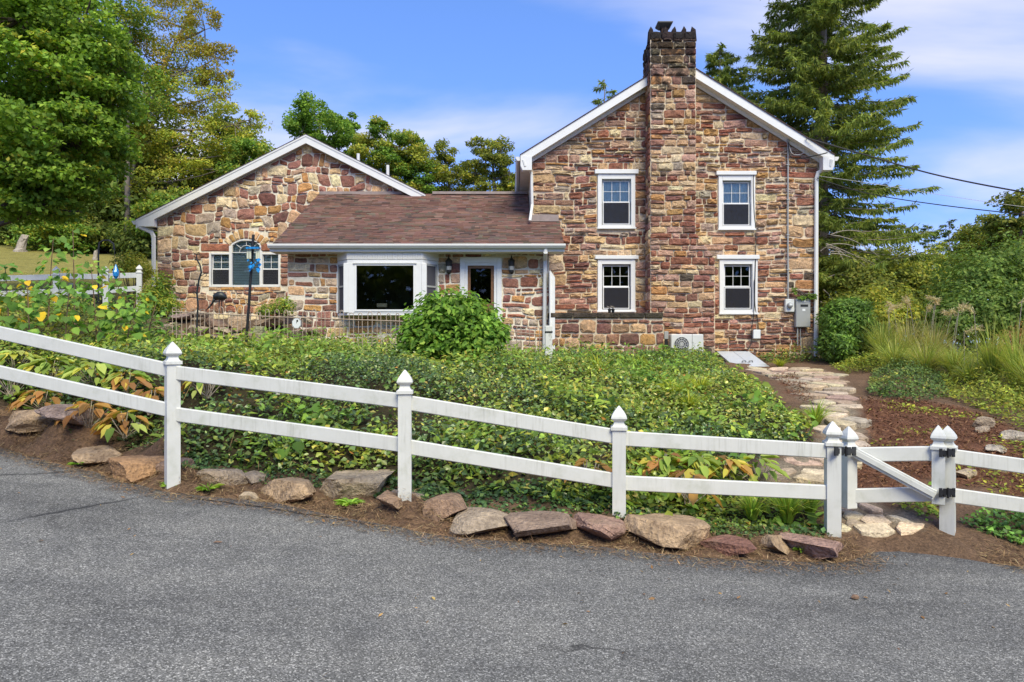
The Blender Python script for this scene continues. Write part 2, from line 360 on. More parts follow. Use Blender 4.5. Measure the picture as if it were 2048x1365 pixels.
def link(name, me, material, parent=None, off=None, kind=None, label=None):
    o = bpy.data.objects.new(name, me); COL.objects.link(o)
    if material is not None and me is not None and not me.materials: me.materials.append(MT[material] if isinstance(material, str) else material)
    if parent is not None: o.parent = parent
    if off is not None: o.location = off
    if kind: o['kind'] = kind
    if label: o['label'] = label
    return o
def tag(o, label, cat=None, group=None, kind=None):
    o['label'] = label
    if cat: o['category'] = cat
    if group: o['group'] = group
    if kind: o['kind'] = kind
    return o
class Thing:
    def __init__(s, name, loc, label, cat, group=None):
        s.loc = np.array(loc, float); s.root = bpy.data.objects.new(name, None); COL.objects.link(s.root)
        s.root.location = tuple(s.loc); s.root.empty_display_size = 0.2; tag(s.root, label, cat, group)
    def part(s, name, mb, material, parent=None, kind=None, label=None, smooth=False, col=None):
        V = np.array(mb.v, float) - s.loc
        me = np_mesh(name, V, mb.f, col, smooth)
        return link(name, me, material, parent or s.root, None, kind, label)
    def np(s, name, V, F, material, col=None, parent=None, kind=None, smooth=False, label=None):
        return link(name, np_mesh(name, np.asarray(V) - s.loc, F, col, smooth), material, parent or s.root, None, kind, label)
def single(name, loc, V, F, material, label, cat, group=None, col=None, smooth=False, kind=None):
    o = link(name, np_mesh(name, np.asarray(V, float) - np.array(loc, float), F, col, smooth), material)
    o.location = tuple(map(float, loc)); tag(o, label, cat, group, kind); return o

# lattice value noise for placing and tinting plants
_lat = rng.random((257, 257))
def vnoise(x, y, s=1.0):
    x = np.asarray(x, float) * s + 1000.3; y = np.asarray(y, float) * s + 1000.7
    xi = np.floor(x).astype(int); yi = np.floor(y).astype(int); fx = x - xi; fy = y - yi
    fx = fx * fx * (3 - 2 * fx); fy = fy * fy * (3 - 2 * fy)
    a = _lat[xi % 256, yi % 256]; b = _lat[(xi + 1) % 256, yi % 256]; c = _lat[xi % 256, (yi + 1) % 256]; d = _lat[(xi + 1) % 256, (yi + 1) % 256]
    return (a * (1 - fx) + b * fx) * (1 - fy) + (c * (1 - fx) + d * fx) * fy
def in_poly(X, Y, poly):
    X = np.asarray(X); Y = np.asarray(Y); r = np.zeros(X.shape, bool); n = len(poly)
    for i in range(n):
        x0, y0 = poly[i]; x1, y1 = poly[(i + 1) % n]
        if y0 == y1: continue
        c = ((y0 > Y) != (y1 > Y)) & (X < (x1 - x0) * (Y - y0) / (y1 - y0) + x0); r ^= c
    return r
# ------------------------------------------------------------------ road plane and terrain
def road_z(x):
    x = np.minimum(np.asarray(x, float), 7.3); return 0.12 - 0.075 * x + 0.0045 * np.maximum(x + 1, 0) ** 2
def road_hit(px, py):
    u = (px - 1024.0) / FPX; v = (py - 682.5) / FPX; D = 6.5
    for _ in range(60): D = .5 * D + .5 * (CZ - float(road_z(u * D))) / v
    return np.array((u * D, D))
edge_px = [(-260, 862), (-120, 872), (0, 896), (60, 912), (130, 934), (190, 945), (255, 968), (330, 984), (400, 994), (480, 1000), (560, 1009), (640, 1028), (700, 1040), (780, 1053),
           (860, 1070), (960, 1082), (1080, 1087), (1200, 1095), (1320, 1108), (1440, 1118), (1560, 1124), (1690, 1127), (1722, 1116), (1735, 1108), (1760, 1104), (1800, 1104), (1850, 1110), (1920, 1118), (1990, 1130), (2060, 1136), (2300, 1150)]
edge = np.array([road_hit(*p) for p in edge_px])
edge = np.vstack([[-60, 12.5], [-20, 11.0], edge, [20, 6.4], [60, 6.0]])
edge = edge[np.argsort(edge[:, 0])]
def edge_y(x): return np.interp(x, edge[:, 0], edge[:, 1])

cp = []      # (X, Y, Z)
for x in np.arange(-12, 13, 1.0):
    ey = float(edge_y(x)); cp.append((x, ey, float(road_z(x)) + 0.0)); cp.append((x, ey - 2.5, float(road_z(x)) - 0.12))
for x in (-60, -30, -20, 20, 30, 60): cp.append((x, float(edge_y(x)), float(road_z(np.clip(x, -25, 14)))))
POSTS = [(-60, 832, 7.6), (345, 905, 7.0), (810, 970, 6.6), (1238, 1015, 6.6), (1665, 1075, 6.6)]
for p in POSTS: cp.append(tuple(at(*p)))
for p in [(1895, 1072, 6.7), (2330, 1120, 6.4),
          # bank below and behind the rails (crest of the slope is what hides the terrace)
          (345, 850, 7.8), (100, 800, 8.3), (0, 770, 8.6), (0, 700, 10.0), (200, 725, 9.4), (345, 760, 9.2),
          (345, 722, 12.0), (500, 770, 9.4), (500, 730, 12.4), (600, 880, 7.7), (810, 900, 7.6), (810, 830, 8.8), (810, 760, 10.6), (760, 733, 13.0),
          (1050, 930, 7.5), (1050, 850, 8.9), (1050, 780, 10.6), (1050, 736, 13.4), (1050, 722, 15.2),
          (1250, 960, 7.4), (1280, 890, 8.6), (1290, 828, 10.2), (1300, 766, 12.8), (1300, 732, 15.8), (1420, 728, 17.2),
          (1420, 970, 7.6), (1450, 900, 8.8), (1480, 840, 10.2), (1500, 790, 12.0), (1480, 758, 14.5),
          # path
          (1590, 950, 7.9), (1560, 930, 8.2), (1690, 870, 9.5), (1665, 815, 11.2), (1640, 775, 13.4), (1600, 747, 16.2), (1520, 744, 17.0), (1760, 1040, 6.86), (1690, 1000, 7.3), (1700, 1072, 6.56), (1790, 1074, 6.56), (1850, 1055, 6.7), (1840, 1030, 6.95), (1720, 1040, 6.85),
          (1580, 800, 12.0), (1560, 765, 14.0),
          # right-hand bed
          (1800, 950, 8.0), (1950, 950, 8.0), (2000, 1040, 7.0), (1850, 870, 9.6), (2000, 870, 9.4), (1900, 820, 11.0), (2040, 820, 11.0), (1800, 790, 12.4), (1760, 745, 15.5), (1850, 735, 16.5), (2000, 745, 15.0),
          (1560, 722, 18.9), (1640, 716, 19.4), (1700, 722, 19.2), (1900, 712, 21), (2040, 718, 20)]:
    cp.append(tuple(at(*p)))
for q in [(-11, 14, 2.3), (-9, 12.5, 2.05), (-14, 11, 2.1), (-10, 18, 2.7), (-14, 18.5, 2.8), (-6.6, 14.5, 1.75), (-8, 20, 2.35), (-11, 21.7, 2.6), (-5, 15.8, 1.55), (-2, 16.2, 1.45), (0.5, 16.8, 1.35), (3, 17.4, 1.35),
          (-4, 19, 1.5), (0, 22, 1.6), (5, 19.4, 1.5), (5, 26, 1.8), (8.8, 26, 1.5), (-14, 24, 3.9), (-20, 24, 4.0), (-26, 40, 7.2), (-22, 36, 6.4), (-30, 60, 11.5), (-12, 36, 5.8), (-16, 30, 4.9), (-8, 34, 5.2), (0, 40, 4.6), (-60, 60, 16), (-60, 25, 6.5), (-35, 16, 3.6),
          (12, 30, 0.9), (25, 30, -0.4), (14, 24, 1.0), (20, 20, 0.5), (30, 15, -0.6), (20, 60, 0.2), (60, 60, -2), (60, 20, -2), (0, 90, 6), (-60, 120, 22), (60, 120, -2), (0, 160, 7)]:
    cp.append(q)
TANR = (.46, .33, .215); GREYT = (.41, .33, .25); BRN = (.33, .22, .155); PNK = (.39, .25, .205); PURG = (.33, .25, .225); ORG = (.45, .27, .145); CRM = (.5, .40, .28)
ROCKS = [(0, 125, 850, 892, TANR, 'long tan edging rock at the left end of the road edge'), (68, 155, 868, 910, PURG, 'flat purple-grey edging rock second from the left end'), (140, 218, 897, 932, TANR, 'low tan edging rock left of the big two-toned boulder'),
         (205, 330, 905, 958, ORG, 'big orange-brown boulder left of the tallest fence post'), (313, 366, 936, 966, BRN, 'small wedge of brown rock leaning on the orange boulder'), (410, 475, 938, 978, GREYT, 'mossy grey-tan rock behind green weeds at the road edge'),
         (483, 525, 950, 976, GREYT, 'small rounded grey rock above the little cream stone'), (470, 505, 974, 997, CRM, 'little cream stone lying at the asphalt edge'), (523, 617, 948, 997, TANR, 'blocky tan rock between two gaps in the edging'), (648, 757, 946, 1005, CRM, 'pale angular rock with a sloping top left of the second post'),
         (752, 846, 981, 1030, GREYT, 'grey-tan rock right below the second fence post'), (742, 808, 1004, 1043, BRN, 'squat brown block in front of the grey-tan rock'), (835, 928, 994, 1050, BRN, 'brown cracked rock starting the close-set row'), (912, 1022, 1015, 1071, GREYT, 'grey-brown double-humped edging rock'),
         (1020, 1149, 1012, 1080, (.32, .235, .185), 'largest grey-brown boulder in the close-set edging row'), (1152, 1261, 1021, 1087, PNK, 'pinkish red edging rock under the third fence post'), (1250, 1416, 1030, 1096, TANR, 'long tan slab slanting down along the road edge'), (1416, 1531, 1064, 1113, (.27, .14, .11), 'flat red-brown edging rock right of the long slab'),
         (1527, 1576, 1050, 1112, TANR, 'narrow upright tan rock wedged between two red ones'), (1586, 1707, 1062, 1121, PNK, 'big pink boulder at the foot of the gate hinge post')]
for x0, x1, y0, y1, c_, l_ in ROCKS:
    q_ = road_hit((x0 + x1) / 2, y1); D_ = q_[1] + .38; cp.append((PX((x0 + x1) / 2, D_), D_, float(road_z(q_[0])) + .22 * (y1 - y0) / FPX * D_))
cp = np.array(cp, float)
_d = np.hypot(cp[:, None, 0] - cp[None, :, 0], cp[:, None, 1] - cp[None, :, 1])
_A = np.zeros((len(cp) + 3, len(cp) + 3)); _A[:len(cp), :len(cp)] = -_d + np.eye(len(cp)) * 0.02
_A[:len(cp), len(cp)] = 1; _A[:len(cp), len(cp) + 1:] = cp[:, :2]; _A[len(cp):, :len(cp)] = _A[:len(cp), len(cp):].T
_w = np.linalg.solve(_A, np.concatenate([cp[:, 2], np.zeros(3)]))
def h(x, y):
    x = np.asarray(x, float); y = np.asarray(y, float); sh = x.shape; x = x.ravel(); y = y.ravel(); out = np.empty(len(x))
    xc = np.clip(x, -90, 90); yc = np.clip(y, -30, 170)
    for i in range(0, len(x), 20000):
        a = xc[i:i + 20000]; b = yc[i:i + 20000]
        d = np.hypot(a[:, None] - cp[None, :, 0], b[:, None] - cp[None, :, 1])
        out[i:i + 20000] = -(d @ _w[:len(cp)]) + _w[len(cp)] + a * _w[len(cp) + 1] + b * _w[len(cp) + 2]
    k = np.clip((y - edge_y(x)) / 0.35, 0, 1); k = k * k * (3 - 2 * k)
    out = out * k + (road_z(np.clip(x, -30, 14)) - 0.05) * (1 - k)
    return out.reshape(sh)
def hz(x, y): return float(h(np.array([x]), np.array([y]))[0])
def ground_at(px, py, dmin=4.0, dmax=60.0):
    D = np.concatenate([np.arange(dmin, 22, 0.04), np.arange(22, dmax, 0.2)])
    X = (px - 1024.0) / FPX * D; Z = CZ + (682.5 - py) / FPX * D
    g = h(X, D); i = np.argmax(g >= Z) if (g >= Z).any() else len(D) - 1
    return np.array((X[i], D[i], g[i]))
def gpoly(pts): return [tuple(ground_at(*p)[:2]) for p in pts]

SEAMS = []
for a, b, w, s in [((0, 1047), (345, 985), 0.035, 0.75), ((360, 992), (780, 1056), 0.035, 0.8), ((-40, 955), (215, 940), 0.045, 0.6), ((60, 905), (130, 960), 0.03, 0.5), ((800, 1062), (1250, 1104), 0.05, 0.35)]:
    p, q = road_hit(*a), road_hit(*b); SEAMS.append(((p[0], p[1]), (q[0], q[1]), w, s))
asphalt(); ground_mat()

# zones of the ground (drawn on the ground itself, in metres)
PATH_PX = [(1683, 1071), (1652, 1022), (1590, 985), (1528, 948), (1552, 916), (1640, 892), (1643, 860), (1624, 820), (1600, 788), (1566, 768), (1508, 744), (1504, 737), (1640, 737), (1682, 752), (1700, 790), (1716, 830), (1732, 878), (1705, 925), (1660, 957), (1690, 985), (1765, 1010), (1850, 1050), (1805, 1074)]
path_poly = gpoly(PATH_PX)
mulch_polys = [gpoly([(1742, 880), (1735, 840), (1720, 800), (1800, 800), (1900, 812), (1990, 840), (2060, 880), (2200, 960), (2060, 1000), (1850, 960), (1760, 1000), (1690, 975), (1665, 955), (1710, 925)]),
               gpoly([(1540, 752), (1590, 750), (1612, 775), (1630, 815), (1600, 800), (1570, 780)])]
ivy_poly = gpoly([(-80, 700), (120, 690), (345, 692), (520, 692), (760, 694), (1000, 698), (1100, 697), (1250, 697), (1390, 700), (1425, 712), (1475, 748), (1530, 775), (1572, 808), (1612, 850), (1630, 885), (1610, 896), (1535, 915), (1505, 945), (1570, 985), (1640, 1022), (1668, 1062), (1500, 1062), (1250, 1030), (1100, 1020), (900, 990), (760, 960), (560, 945), (420, 935), (340, 910), (200, 850), (0, 800), (-120, 790)])
lawn_poly = [(-60, 21), (-11.9, 22.5), (-11.9, 33), (-22, 37), (-60, 48)]

xs = np.unique(np.concatenate([np.arange(-16, 16.01, 0.2), np.arange(-40, 40.1, 1.5), np.linspace(-600, 600, 49)]))
ys = np.unique(np.concatenate([np.arange(5.0, 22.01, 0.2), np.arange(-12, 60.1, 1.5), np.linspace(-120, 900, 40)]))
GX, GY = np.meshgrid(xs, ys, indexing='ij'); GZ = h(GX, GY)
GZ += np.where(in_poly(GX, GY, ivy_poly), (vnoise(GX + 50, GY, .75) - .5) * .26, 0)
GZ += np.where((GY > edge_y(GX) + 0.1) & (GY < 60), (vnoise(GX, GY, 2.7) - 0.5) * 0.08 + (vnoise(GX, GY, 7.0) - 0.5) * 0.03, 0)
V = np.stack([GX, GY, GZ], -1).reshape(-1, 3); nx, ny = len(xs), len(ys)
I = (np.arange(nx - 1)[:, None] * ny + np.arange(ny - 1)[None, :]).ravel()
F = np.stack([I, I + ny, I + ny + 1, I + 1], 1)
gc = np.tile(np.array((0.17, 0.108, 0.072)), (len(V), 1))                 # pine straw and soil
mul = np.zeros(len(V), bool)
for mp_ in mulch_polys: mul |= in_poly(V[:, 0], V[:, 1], mp_)
gc[mul] = (0.165, 0.078, 0.048)
iv = in_poly(V[:, 0], V[:, 1], ivy_poly); gc[iv] = (0.05, 0.042, 0.024)
lw = in_poly(V[:, 0], V[:, 1], lawn_poly); gc[lw] = (0.26, 0.235, 0.07)
rgt = (V[:, 0] > 8.2) & (V[:, 1] > 8.5) & ~mul; gc[rgt] = (.10, .085, .038); lft = (V[:, 0] < -7.5) & (V[:, 1] > 8.5) & (V[:, 1] < 22) & ~lw; gc[lft] = (.085, .075, .036)
far = (V[:, 1] > 22) & ~lw; gc[far] = (0.06, 0.07, 0.03)
pp = in_poly(V[:, 0], V[:, 1], path_poly); gc[pp] = (0.27, 0.22, 0.165)
g = link('ground', np_mesh('ground', V, F, gc, True), 'ground'); tag(g, 'brown mulched and grassy sloping ground around the house', 'ground', kind='structure')

# the road: one sheet, 4 mm and more above the soil beneath it
xr = np.unique(np.concatenate([np.arange(-14, 14.01, 0.12), edge[:, 0], np.linspace(-60, 60, 41)])); xr = xr[(xr >= -60) & (xr <= 60)]
V = []; F = []
for i, x in enumerate(xr):
    e = edge_y(x) + 0.02 + 0.05 * (vnoise(x, 3.3, 3.0) - 0.5) + 0.03 * (vnoise(x, 1.3, 11.0) - 0.5)
    z = float(road_z(np.clip(x, -30, 14)))
    for y, dz in ((e + 0.02, -0.05), (e, 0.0), (e - 0.5, 0.006), (3.0, 0.012), (-2.0, 0.0), (-9.0, -0.03), (-9.02, -0.08)): V.append((x, y, z + dz))
for i in range(len(xr) - 1):
    for j in range(6): F.append((i * 7 + j + 1, (i + 1) * 7 + j + 1, (i + 1) * 7 + j, i * 7 + j))
road = link('road', np_mesh('road', np.array(V), F, smooth=True), 'asphalt'); tag(road, 'worn grey asphalt road sloping down past the fence', 'road', kind='structure')

# ------------------------------------------------------------------ polygon tools
def clip_half(poly, n, c):
    """keep p.n <= c"""
    out = []
    for i in range(len(poly)):
        a, b = poly[i], poly[(i + 1) % len(poly)]; da = a[0] * n[0] + a[1] * n[1] - c; db = b[0] * n[0] + b[1] * n[1] - c
        if da <= 0: out.append(a)
        if (da < 0 < db) or (db < 0 < da):
            k = da / (da - db); out.append((a[0] + (b[0] - a[0]) * k, a[1] + (b[1] - a[1]) * k))
    return out
def area(p):
    return 0.5 * sum(p[i][0] * p[(i + 1) % len(p)][1] - p[(i + 1) % len(p)][0] * p[i][1] for i in range(len(p))) if len(p) > 2 else 0.0
def clip_convex(poly, conv):
    n = len(conv)
    for i in range(n):
        a, b = conv[i], conv[(i + 1) % n]; nn = (b[1] - a[1], -(b[0] - a[0])); L = math.hypot(*nn)
        if L < 1e-9: continue
        nn = (nn[0] / L, nn[1] / L); poly = clip_half(poly, nn, a[0] * nn[0] + a[1] * nn[1])
        if len(poly) < 3: return []
    return poly
def clip_out(poly, r):
    """cut an axis rectangle r=(x0,x1,z0,z1) away, keeping the largest convex rest"""
    xa = min(p[0] for p in poly); xb = max(p[0] for p in poly); za = min(p[1] for p in poly); zb = max(p[1] for p in poly)
    if xb <= r[0] or xa >= r[1] or zb <= r[2] or za >= r[3]: return poly
    c = [clip_half(poly, (1, 0), r[0]), clip_half(poly, (-1, 0), -r[1]), clip_half(poly, (0, 1), r[2]), clip_half(poly, (0, -1), -r[3])]
    return max(c, key=lambda q: area(q))
def inset(poly, d):
    p = poly; n = len(poly)
    for i in range(n):
        a, b = poly[i], poly[(i + 1) % n]; nn = (b[1] - a[1], -(b[0] - a[0])); L = math.hypot(*nn)
        if L < 1e-6: continue
        nn = (nn[0] / L, nn[1] / L); p = clip_half(p, nn, a[0] * nn[0] + a[1] * nn[1] - d)
        if len(p) < 3: return []
    return p
def dedupe(p, eps):
    q = []
    for a in p:
        if not q or math.hypot(a[0] - q[-1][0], a[1] - q[-1][1]) > eps: q.append(a)
    if len(q) > 1 and math.hypot(q[0][0] - q[-1][0], q[0][1] - q[-1][1]) <= eps: q.pop()
    return q
def chaikin(p, k=0.25):
    q = []
    for i in range(len(p)):
        a, b = p[i], p[(i + 1) % len(p)]; q.append((a[0] + (b[0] - a[0]) * k, a[1] + (b[1] - a[1]) * k)); q.append((a[0] + (b[0] - a[0]) * (1 - k), a[1] + (b[1] - a[1]) * (1 - k)))
    return q
def voronoi(seeds, weights, bound):
    seeds = np.asarray(seeds); out = []
    for i, s in enumerate(seeds):
        d = np.hypot(*(seeds - s).T); idx = np.argsort(d)[1:22]; poly = list(bound(s))
        for j in idx:
            t = seeds[j]; n = t - s; L = math.hypot(*n); n = n / L
            c = (t.dot(t) - s.dot(s) + weights[i] - weights[j]) / (2 * L)
            poly = clip_half(poly, n, c)
            if len(poly) < 3: break
        out.append(poly if len(poly) >= 3 else [])
    return out

def stone_solid(poly, frame, d, back=0.03, rough=0.35, rs=None):
    """a stone with its own thickness: outline ring, bulged inner ring, crown. frame=(O,U,V,N)"""
    rs = rs or random; O, U, Vv, Nn = [np.array(q, float) for q in frame]; n = len(poly)
    cx = sum(p[0] for p in poly) / n; cy = sum(p[1] for p in poly) / n
    V = []
    for p in poly: V.append(O + U * p[0] + Vv * p[1] - Nn * back)
    for p in poly: V.append(O + U * p[0] + Vv * p[1] + Nn * d * (0.45 + rs.uniform(-0.25, 0.25) * rough))
    for p in poly:
        k = 0.72 + rs.uniform(-0.16, 0.12)
        V.append(O + U * (cx + (p[0] - cx) * k) + Vv * (cy + (p[1] - cy) * k) + Nn * d * (1.0 + rs.uniform(-0.6, 0.6) * rough))
    V.append(O + U * (cx + rs.uniform(-.1, .1) * d) + Vv * cy + Nn * d * (1.1 + rs.uniform(-0.5, 0.5) * rough))
    F = []
    for i in range(n):
        j = (i + 1) % n; F += [(i, j, n + j, n + i), (n + i, n + j, 2 * n + j, 2 * n + i), (2 * n + i, 2 * n + j, 3 * n)]
    return V, F
def pick(pal):
    r = random.random() * sum(w for w, _ in pal)
    for w, c in pal:
        r -= w
        if r <= 0: break
    k = random.uniform(0.82, 1.18) * 1.5; return tuple(min(0.9, x * k * random.uniform(0.94, 1.06) * q) for x, q in zip(c, (1.02, .98, .9)))
PURPLE = (0.24, 0.125, 0.105); RED = (0.26, 0.115, 0.085); TAN = (0.46, 0.32, 0.20); OCHRE = (0.38, 0.22, 0.10); CREAM = (0.55, 0.45, 0.32); DARK = (0.09, 0.07, 0.062); GREY = (0.34, 0.29, 0.255); PINK = (0.39, 0.255, 0.21); MAROON = (0.155, 0.078, 0.07)
PAL_MAIN = [(15, PURPLE), (14, RED), (27, TAN), (9, OCHRE), (14, CREAM), (2, DARK), (5, GREY), (20, PINK), (3, MAROON)]
PAL_LOW = [(24, PURPLE), (26, RED), (16, TAN), (8, OCHRE), (8, CREAM), (2, DARK), (18, PINK), (5, MAROON)]
PAL_WING = [(22, PURPLE), (8, RED), (24, TAN), (14, OCHRE), (18, CREAM), (10, GREY), (12, PINK), (16, MAROON)]
PAL_ENTRY = [(22, PURPLE), (10, RED), (22, TAN), (16, OCHRE), (14, CREAM), (12, GREY), (8, PINK), (12, MAROON)]

def put_stones(polys, frame, thing, parent, material, pal_of, name, depth=(0.02, 0.05), limit=300, rough=0.5, smooth=False):
    """the largest `limit` stones as single parts, the rest joined as stuff"""
    polys = [p for p in polys if len(p) >= 3 and abs(area(p)) > 0.0025]
    polys.sort(key=lambda p: -abs(area(p)))
    rest_v, rest_f, rest_c = [], [], []
    for i, p in enumerate(polys):
        V, F = stone_solid(p, frame, random.uniform(*depth), rough=rough); c = pal_of(p)
        if i < limit: thing.np(name, V, F, material, np.array(c), parent, smooth=smooth)
        else:
            o = len(rest_v); rest_v += V; rest_f += [tuple(k + o for k in f) for f in F]; rest_c += [c] * len(V)
    if rest_v: thing.np('small_stones', rest_v, rest_f, material, np.array(rest_c), parent, kind='stuff', smooth=smooth)

def pack(x0, x1, z0, z1, cell, ws, hs, blocked=()):
    """random coursed rubble: rectangles of many sizes packed on a fine grid"""
    nx = int(round((x1 - x0) / cell)); nz = int(round((z1 - z0) / cell)); occ = np.zeros((nx, nz), bool); out = []
    cx = (x1 - x0) / nx; czz = (z1 - z0) / nz
    for b in blocked:
        ia = max(0, int(round((b[0] - x0) / cx))); ib = min(nx, int(round((b[1] - x0) / cx))); ja = max(0, int(round((b[2] - z0) / czz))); jb = min(nz, int(round((b[3] - z0) / czz)))
        if ib > ia and jb > ja: occ[ia:ib, ja:jb] = True
    for j in range(nz):
        hrow = random.choice(hs)
        i = 0
        while i < nx:
            if occ[i, j]: i += 1; continue
            run = 1
            while i + run < nx and not occ[i + run, j] and run < 40: run += 1
            hh = hrow if random.random() < 0.6 else random.choice(hs)
            def reach(c):
                k = 0
                while 0 <= c < nx and j + k < nz and occ[c, j + k] and k < 9: k += 1
                return k if 0 <= c < nx else 0
            lh, rh = reach(i - 1), reach(i + run)
            if run <= max(ws) and (lh or rh):      # level the bed up with the neighbours
                hh = max(1, min([q for q in (lh, rh) if q] + [max(hs)]))
            elif lh in hs and random.random() < 0.45: hh = lh
            w = random.choice(ws)
            if hh >= max(hs) - 1: w = int(w * 1.2)
            if w > run - 3: w = run if run <= max(ws) * .8 else max(3, int(run * random.uniform(.35, .65)))
            w = min(w, run); hh = min(hh, nz - j)
            while hh > 1 and occ[i:i + w, j:j + hh].any(): hh -= 1
            if nz - j - hh == 1: hh += 1 if not occ[i:i + w, j:j + hh + 1].any() else 0
            occ[i:i + w, j:j + hh] = True
            out.append((x0 + i * cx, x0 + (i + w) * cx, z0 + j * czz, z0 + (j + hh) * czz)); i += w
    return out
def rough_rect(r, gap, seed=0.0, warp=0.022, jit=0.007):
    x0, x1, z0, z1 = r[0] + gap / 2, r[1] - gap / 2, r[2] + gap / 2, r[3] - gap / 2
    w, hgt = x1 - x0, z1 - z0
    if w < 0.03 or hgt < 0.02: return []
    c = min(w, hgt) * random.uniform(0.14, 0.28); j = lambda: random.uniform(-jit, jit)
    p = [(x0 + c * random.uniform(.5, 1.2), z0), ]
    if w > 0.25: p.append(((x0 + x1) / 2 + j() * 4, z0 + j()))
    p += [(x1 - c * random.uniform(.5, 1.2), z0), (x1, z0 + c * random.uniform(.4, 1)), (x1 + j(), z1 - c * random.uniform(.4, 1)), (x1 - c * random.uniform(.5, 1.2), z1)]
    if w > 0.25: p.append(((x0 + x1) / 2 + j() * 4, z1 + j()))
    p += [(x0 + c * random.uniform(.5, 1.2), z1), (x0, z1 - c * random.uniform(.4, 1)), (x0 + j(), z0 + c * random.uniform(.4, 1))]
    q = []
    for a in p:
        dxw = (vnoise(a[0] + seed, a[1], 1.7) - 0.5) * 2 * warp + (vnoise(a[0] + seed, a[1], 4.3) - 0.5) * warp
        dzw = (vnoise(a[0] + seed + 31, a[1] + 7, 1.7) - 0.5) * 2 * warp * 1.3 + (vnoise(a[0] + 11 + seed, a[1], 4.3) - 0.5) * warp
        q.append((a[0] + float(dxw) + j() * .6, a[1] + float(dzw) + j() * .6))
    return q

def wall_slab(mb, outline_top, x0, x1, z0, y0, y1, holes):
    """wall between y0 and y1 with rectangular holes; outline_top(x) gives its height; cut into strips at every hole edge"""
    cuts = sorted(set([x0, x1] + [v for hh in holes for v in hh[:2] if x0 < v < x1] + [v for v in outline_top.breaks if x0 < v < x1]))
    for a, b in zip(cuts[:-1], cuts[1:]):
        m = (a + b) / 2; hs_ = sorted([(q[2], q[3]) for q in holes if q[0] <= m <= q[1]]); z = z0
        for ha, hb in hs_:
            if ha > z: mb.box(a, b, y0, y1, z, ha)
            z = max(z, hb)
        mb.prism([(a, z), (b, z), (b, outline_top(b)), (a, outline_top(a))], y0, 'y', y1)
class Top:
    def __init__(s, pts): s.p = pts; s.breaks = [q[0] for q in pts]
    def __call__(s, x): return float(np.interp(x, [q[0] for q in s.p], [q[1] for q in s.p]))
# ------------------------------------------------------------------ the house
DG, DE, DM, DW = 19.2, 17.3, 17.8, 21.7
house = Thing('stone_house', (4.575, DG, 1.4), 'rambling stone house with tall gable, chimney, low entry roof and arched-window wing', 'house')
HR = house.root
XL, XR, XC = 0.53, 8.62, 4.575
def zr(x): return 9.74 - 0.62 * abs(x - XC)              # top of the main roof
Fr = lambda y: ((0, y, 0), (1, 0, 0), (0, 0, 1), (0, -1, 0))  # wall facing the road

W4 = [dict(head=(1189, 1276, 340.5, 349.5), trim=(1195, 1270, 349.5, 459), up=(1207.5, 1257.5, 363, 403), lo=(1207.5, 1257.5, 406, 447), kind='curtain'),
      dict(head=(1189.5, 1276, 512, 519.5), trim=(1195, 1270, 519.5, 625), up=(1208, 1257, 533, 572), lo=(1208, 1257, 576, 616), kind='dark'),
      dict(head=(1431, 1511, 344, 352), trim=(1436, 1509, 352, 461.5), up=(1448, 1497, 366, 405.5), lo=(1448, 1497, 409, 449), kind='curtain2'),
      dict(head=(1432, 1517, 511, 519.5), trim=(1438, 1514, 519.5, 629.5), up=(1451, 1499.5, 533, 572), lo=(1451, 1499.5, 577, 616), kind='dark2')]
def rect(r, D): return (PX(r[0], D), PX(r[1], D), PZ(r[3], D), PZ(r[2], D))
holes = []
for w in W4:
    t_ = rect(w['trim'], DG); holes.append((t_[0] + 0.03, t_[1] - 0.03, t_[2] + 0.03, t_[3] + 0.02))
mb = MB(); top = Top([(XL, zr(XL) - 0.16), (XC, zr(XC) - 0.16), (XR, zr(XR) - 0.16)])
wall_slab(mb, top, XL, XR, 0.6, DG, DG + 0.35, holes)
gable = house.part('gable_wall', mb, 'mortar', label='tall gable wall of coursed red and tan stone')
mb = MB(); mb.box(XL, XL + 0.35, DG + 0.352, 28, 0.6, zr(XL) - 0.16); mb.box(XR - 0.35, XR, DG + 0.352, 28, 0.6, zr(XR) - 0.16); mb.box(XL, XR, 28.002, 28.3, 0.6, zr(XL) - 0.16)
house.part('side_wall', mb, 'mortar')
mb = MB(); mb.box(XL + 0.36, XR - 0.36, DG + 1.6, DG + 1.65, 0.6, 6.8); mb.box(XL + 0.36, XR - 0.36, DG + 0.36, DG + 1.59, 4.2, 4.25); house.part('inner_wall', mb, 'interior')

CHX0, CHX1, CHX2, DC = 3.77, 5.01, 5.53, 18.6
zs0, zs1, zct = PZ(520, DC), PZ(468, DC), PZ(62, DC)
blk = [(rect(w['trim'], DG)[0] - 0.0, rect(w['trim'], DG)[1], rect(w['trim'], DG)[2], rect(w['trim'], DG)[3]) for w in W4] + [rect(w['head'], DG) for w in W4]
blk += [(CHX0 + 0.12, CHX1 - 0.1, 0.6, 10.5), (CHX0 + 0.12, CHX2 - 0.1, 0.6, zs0)]
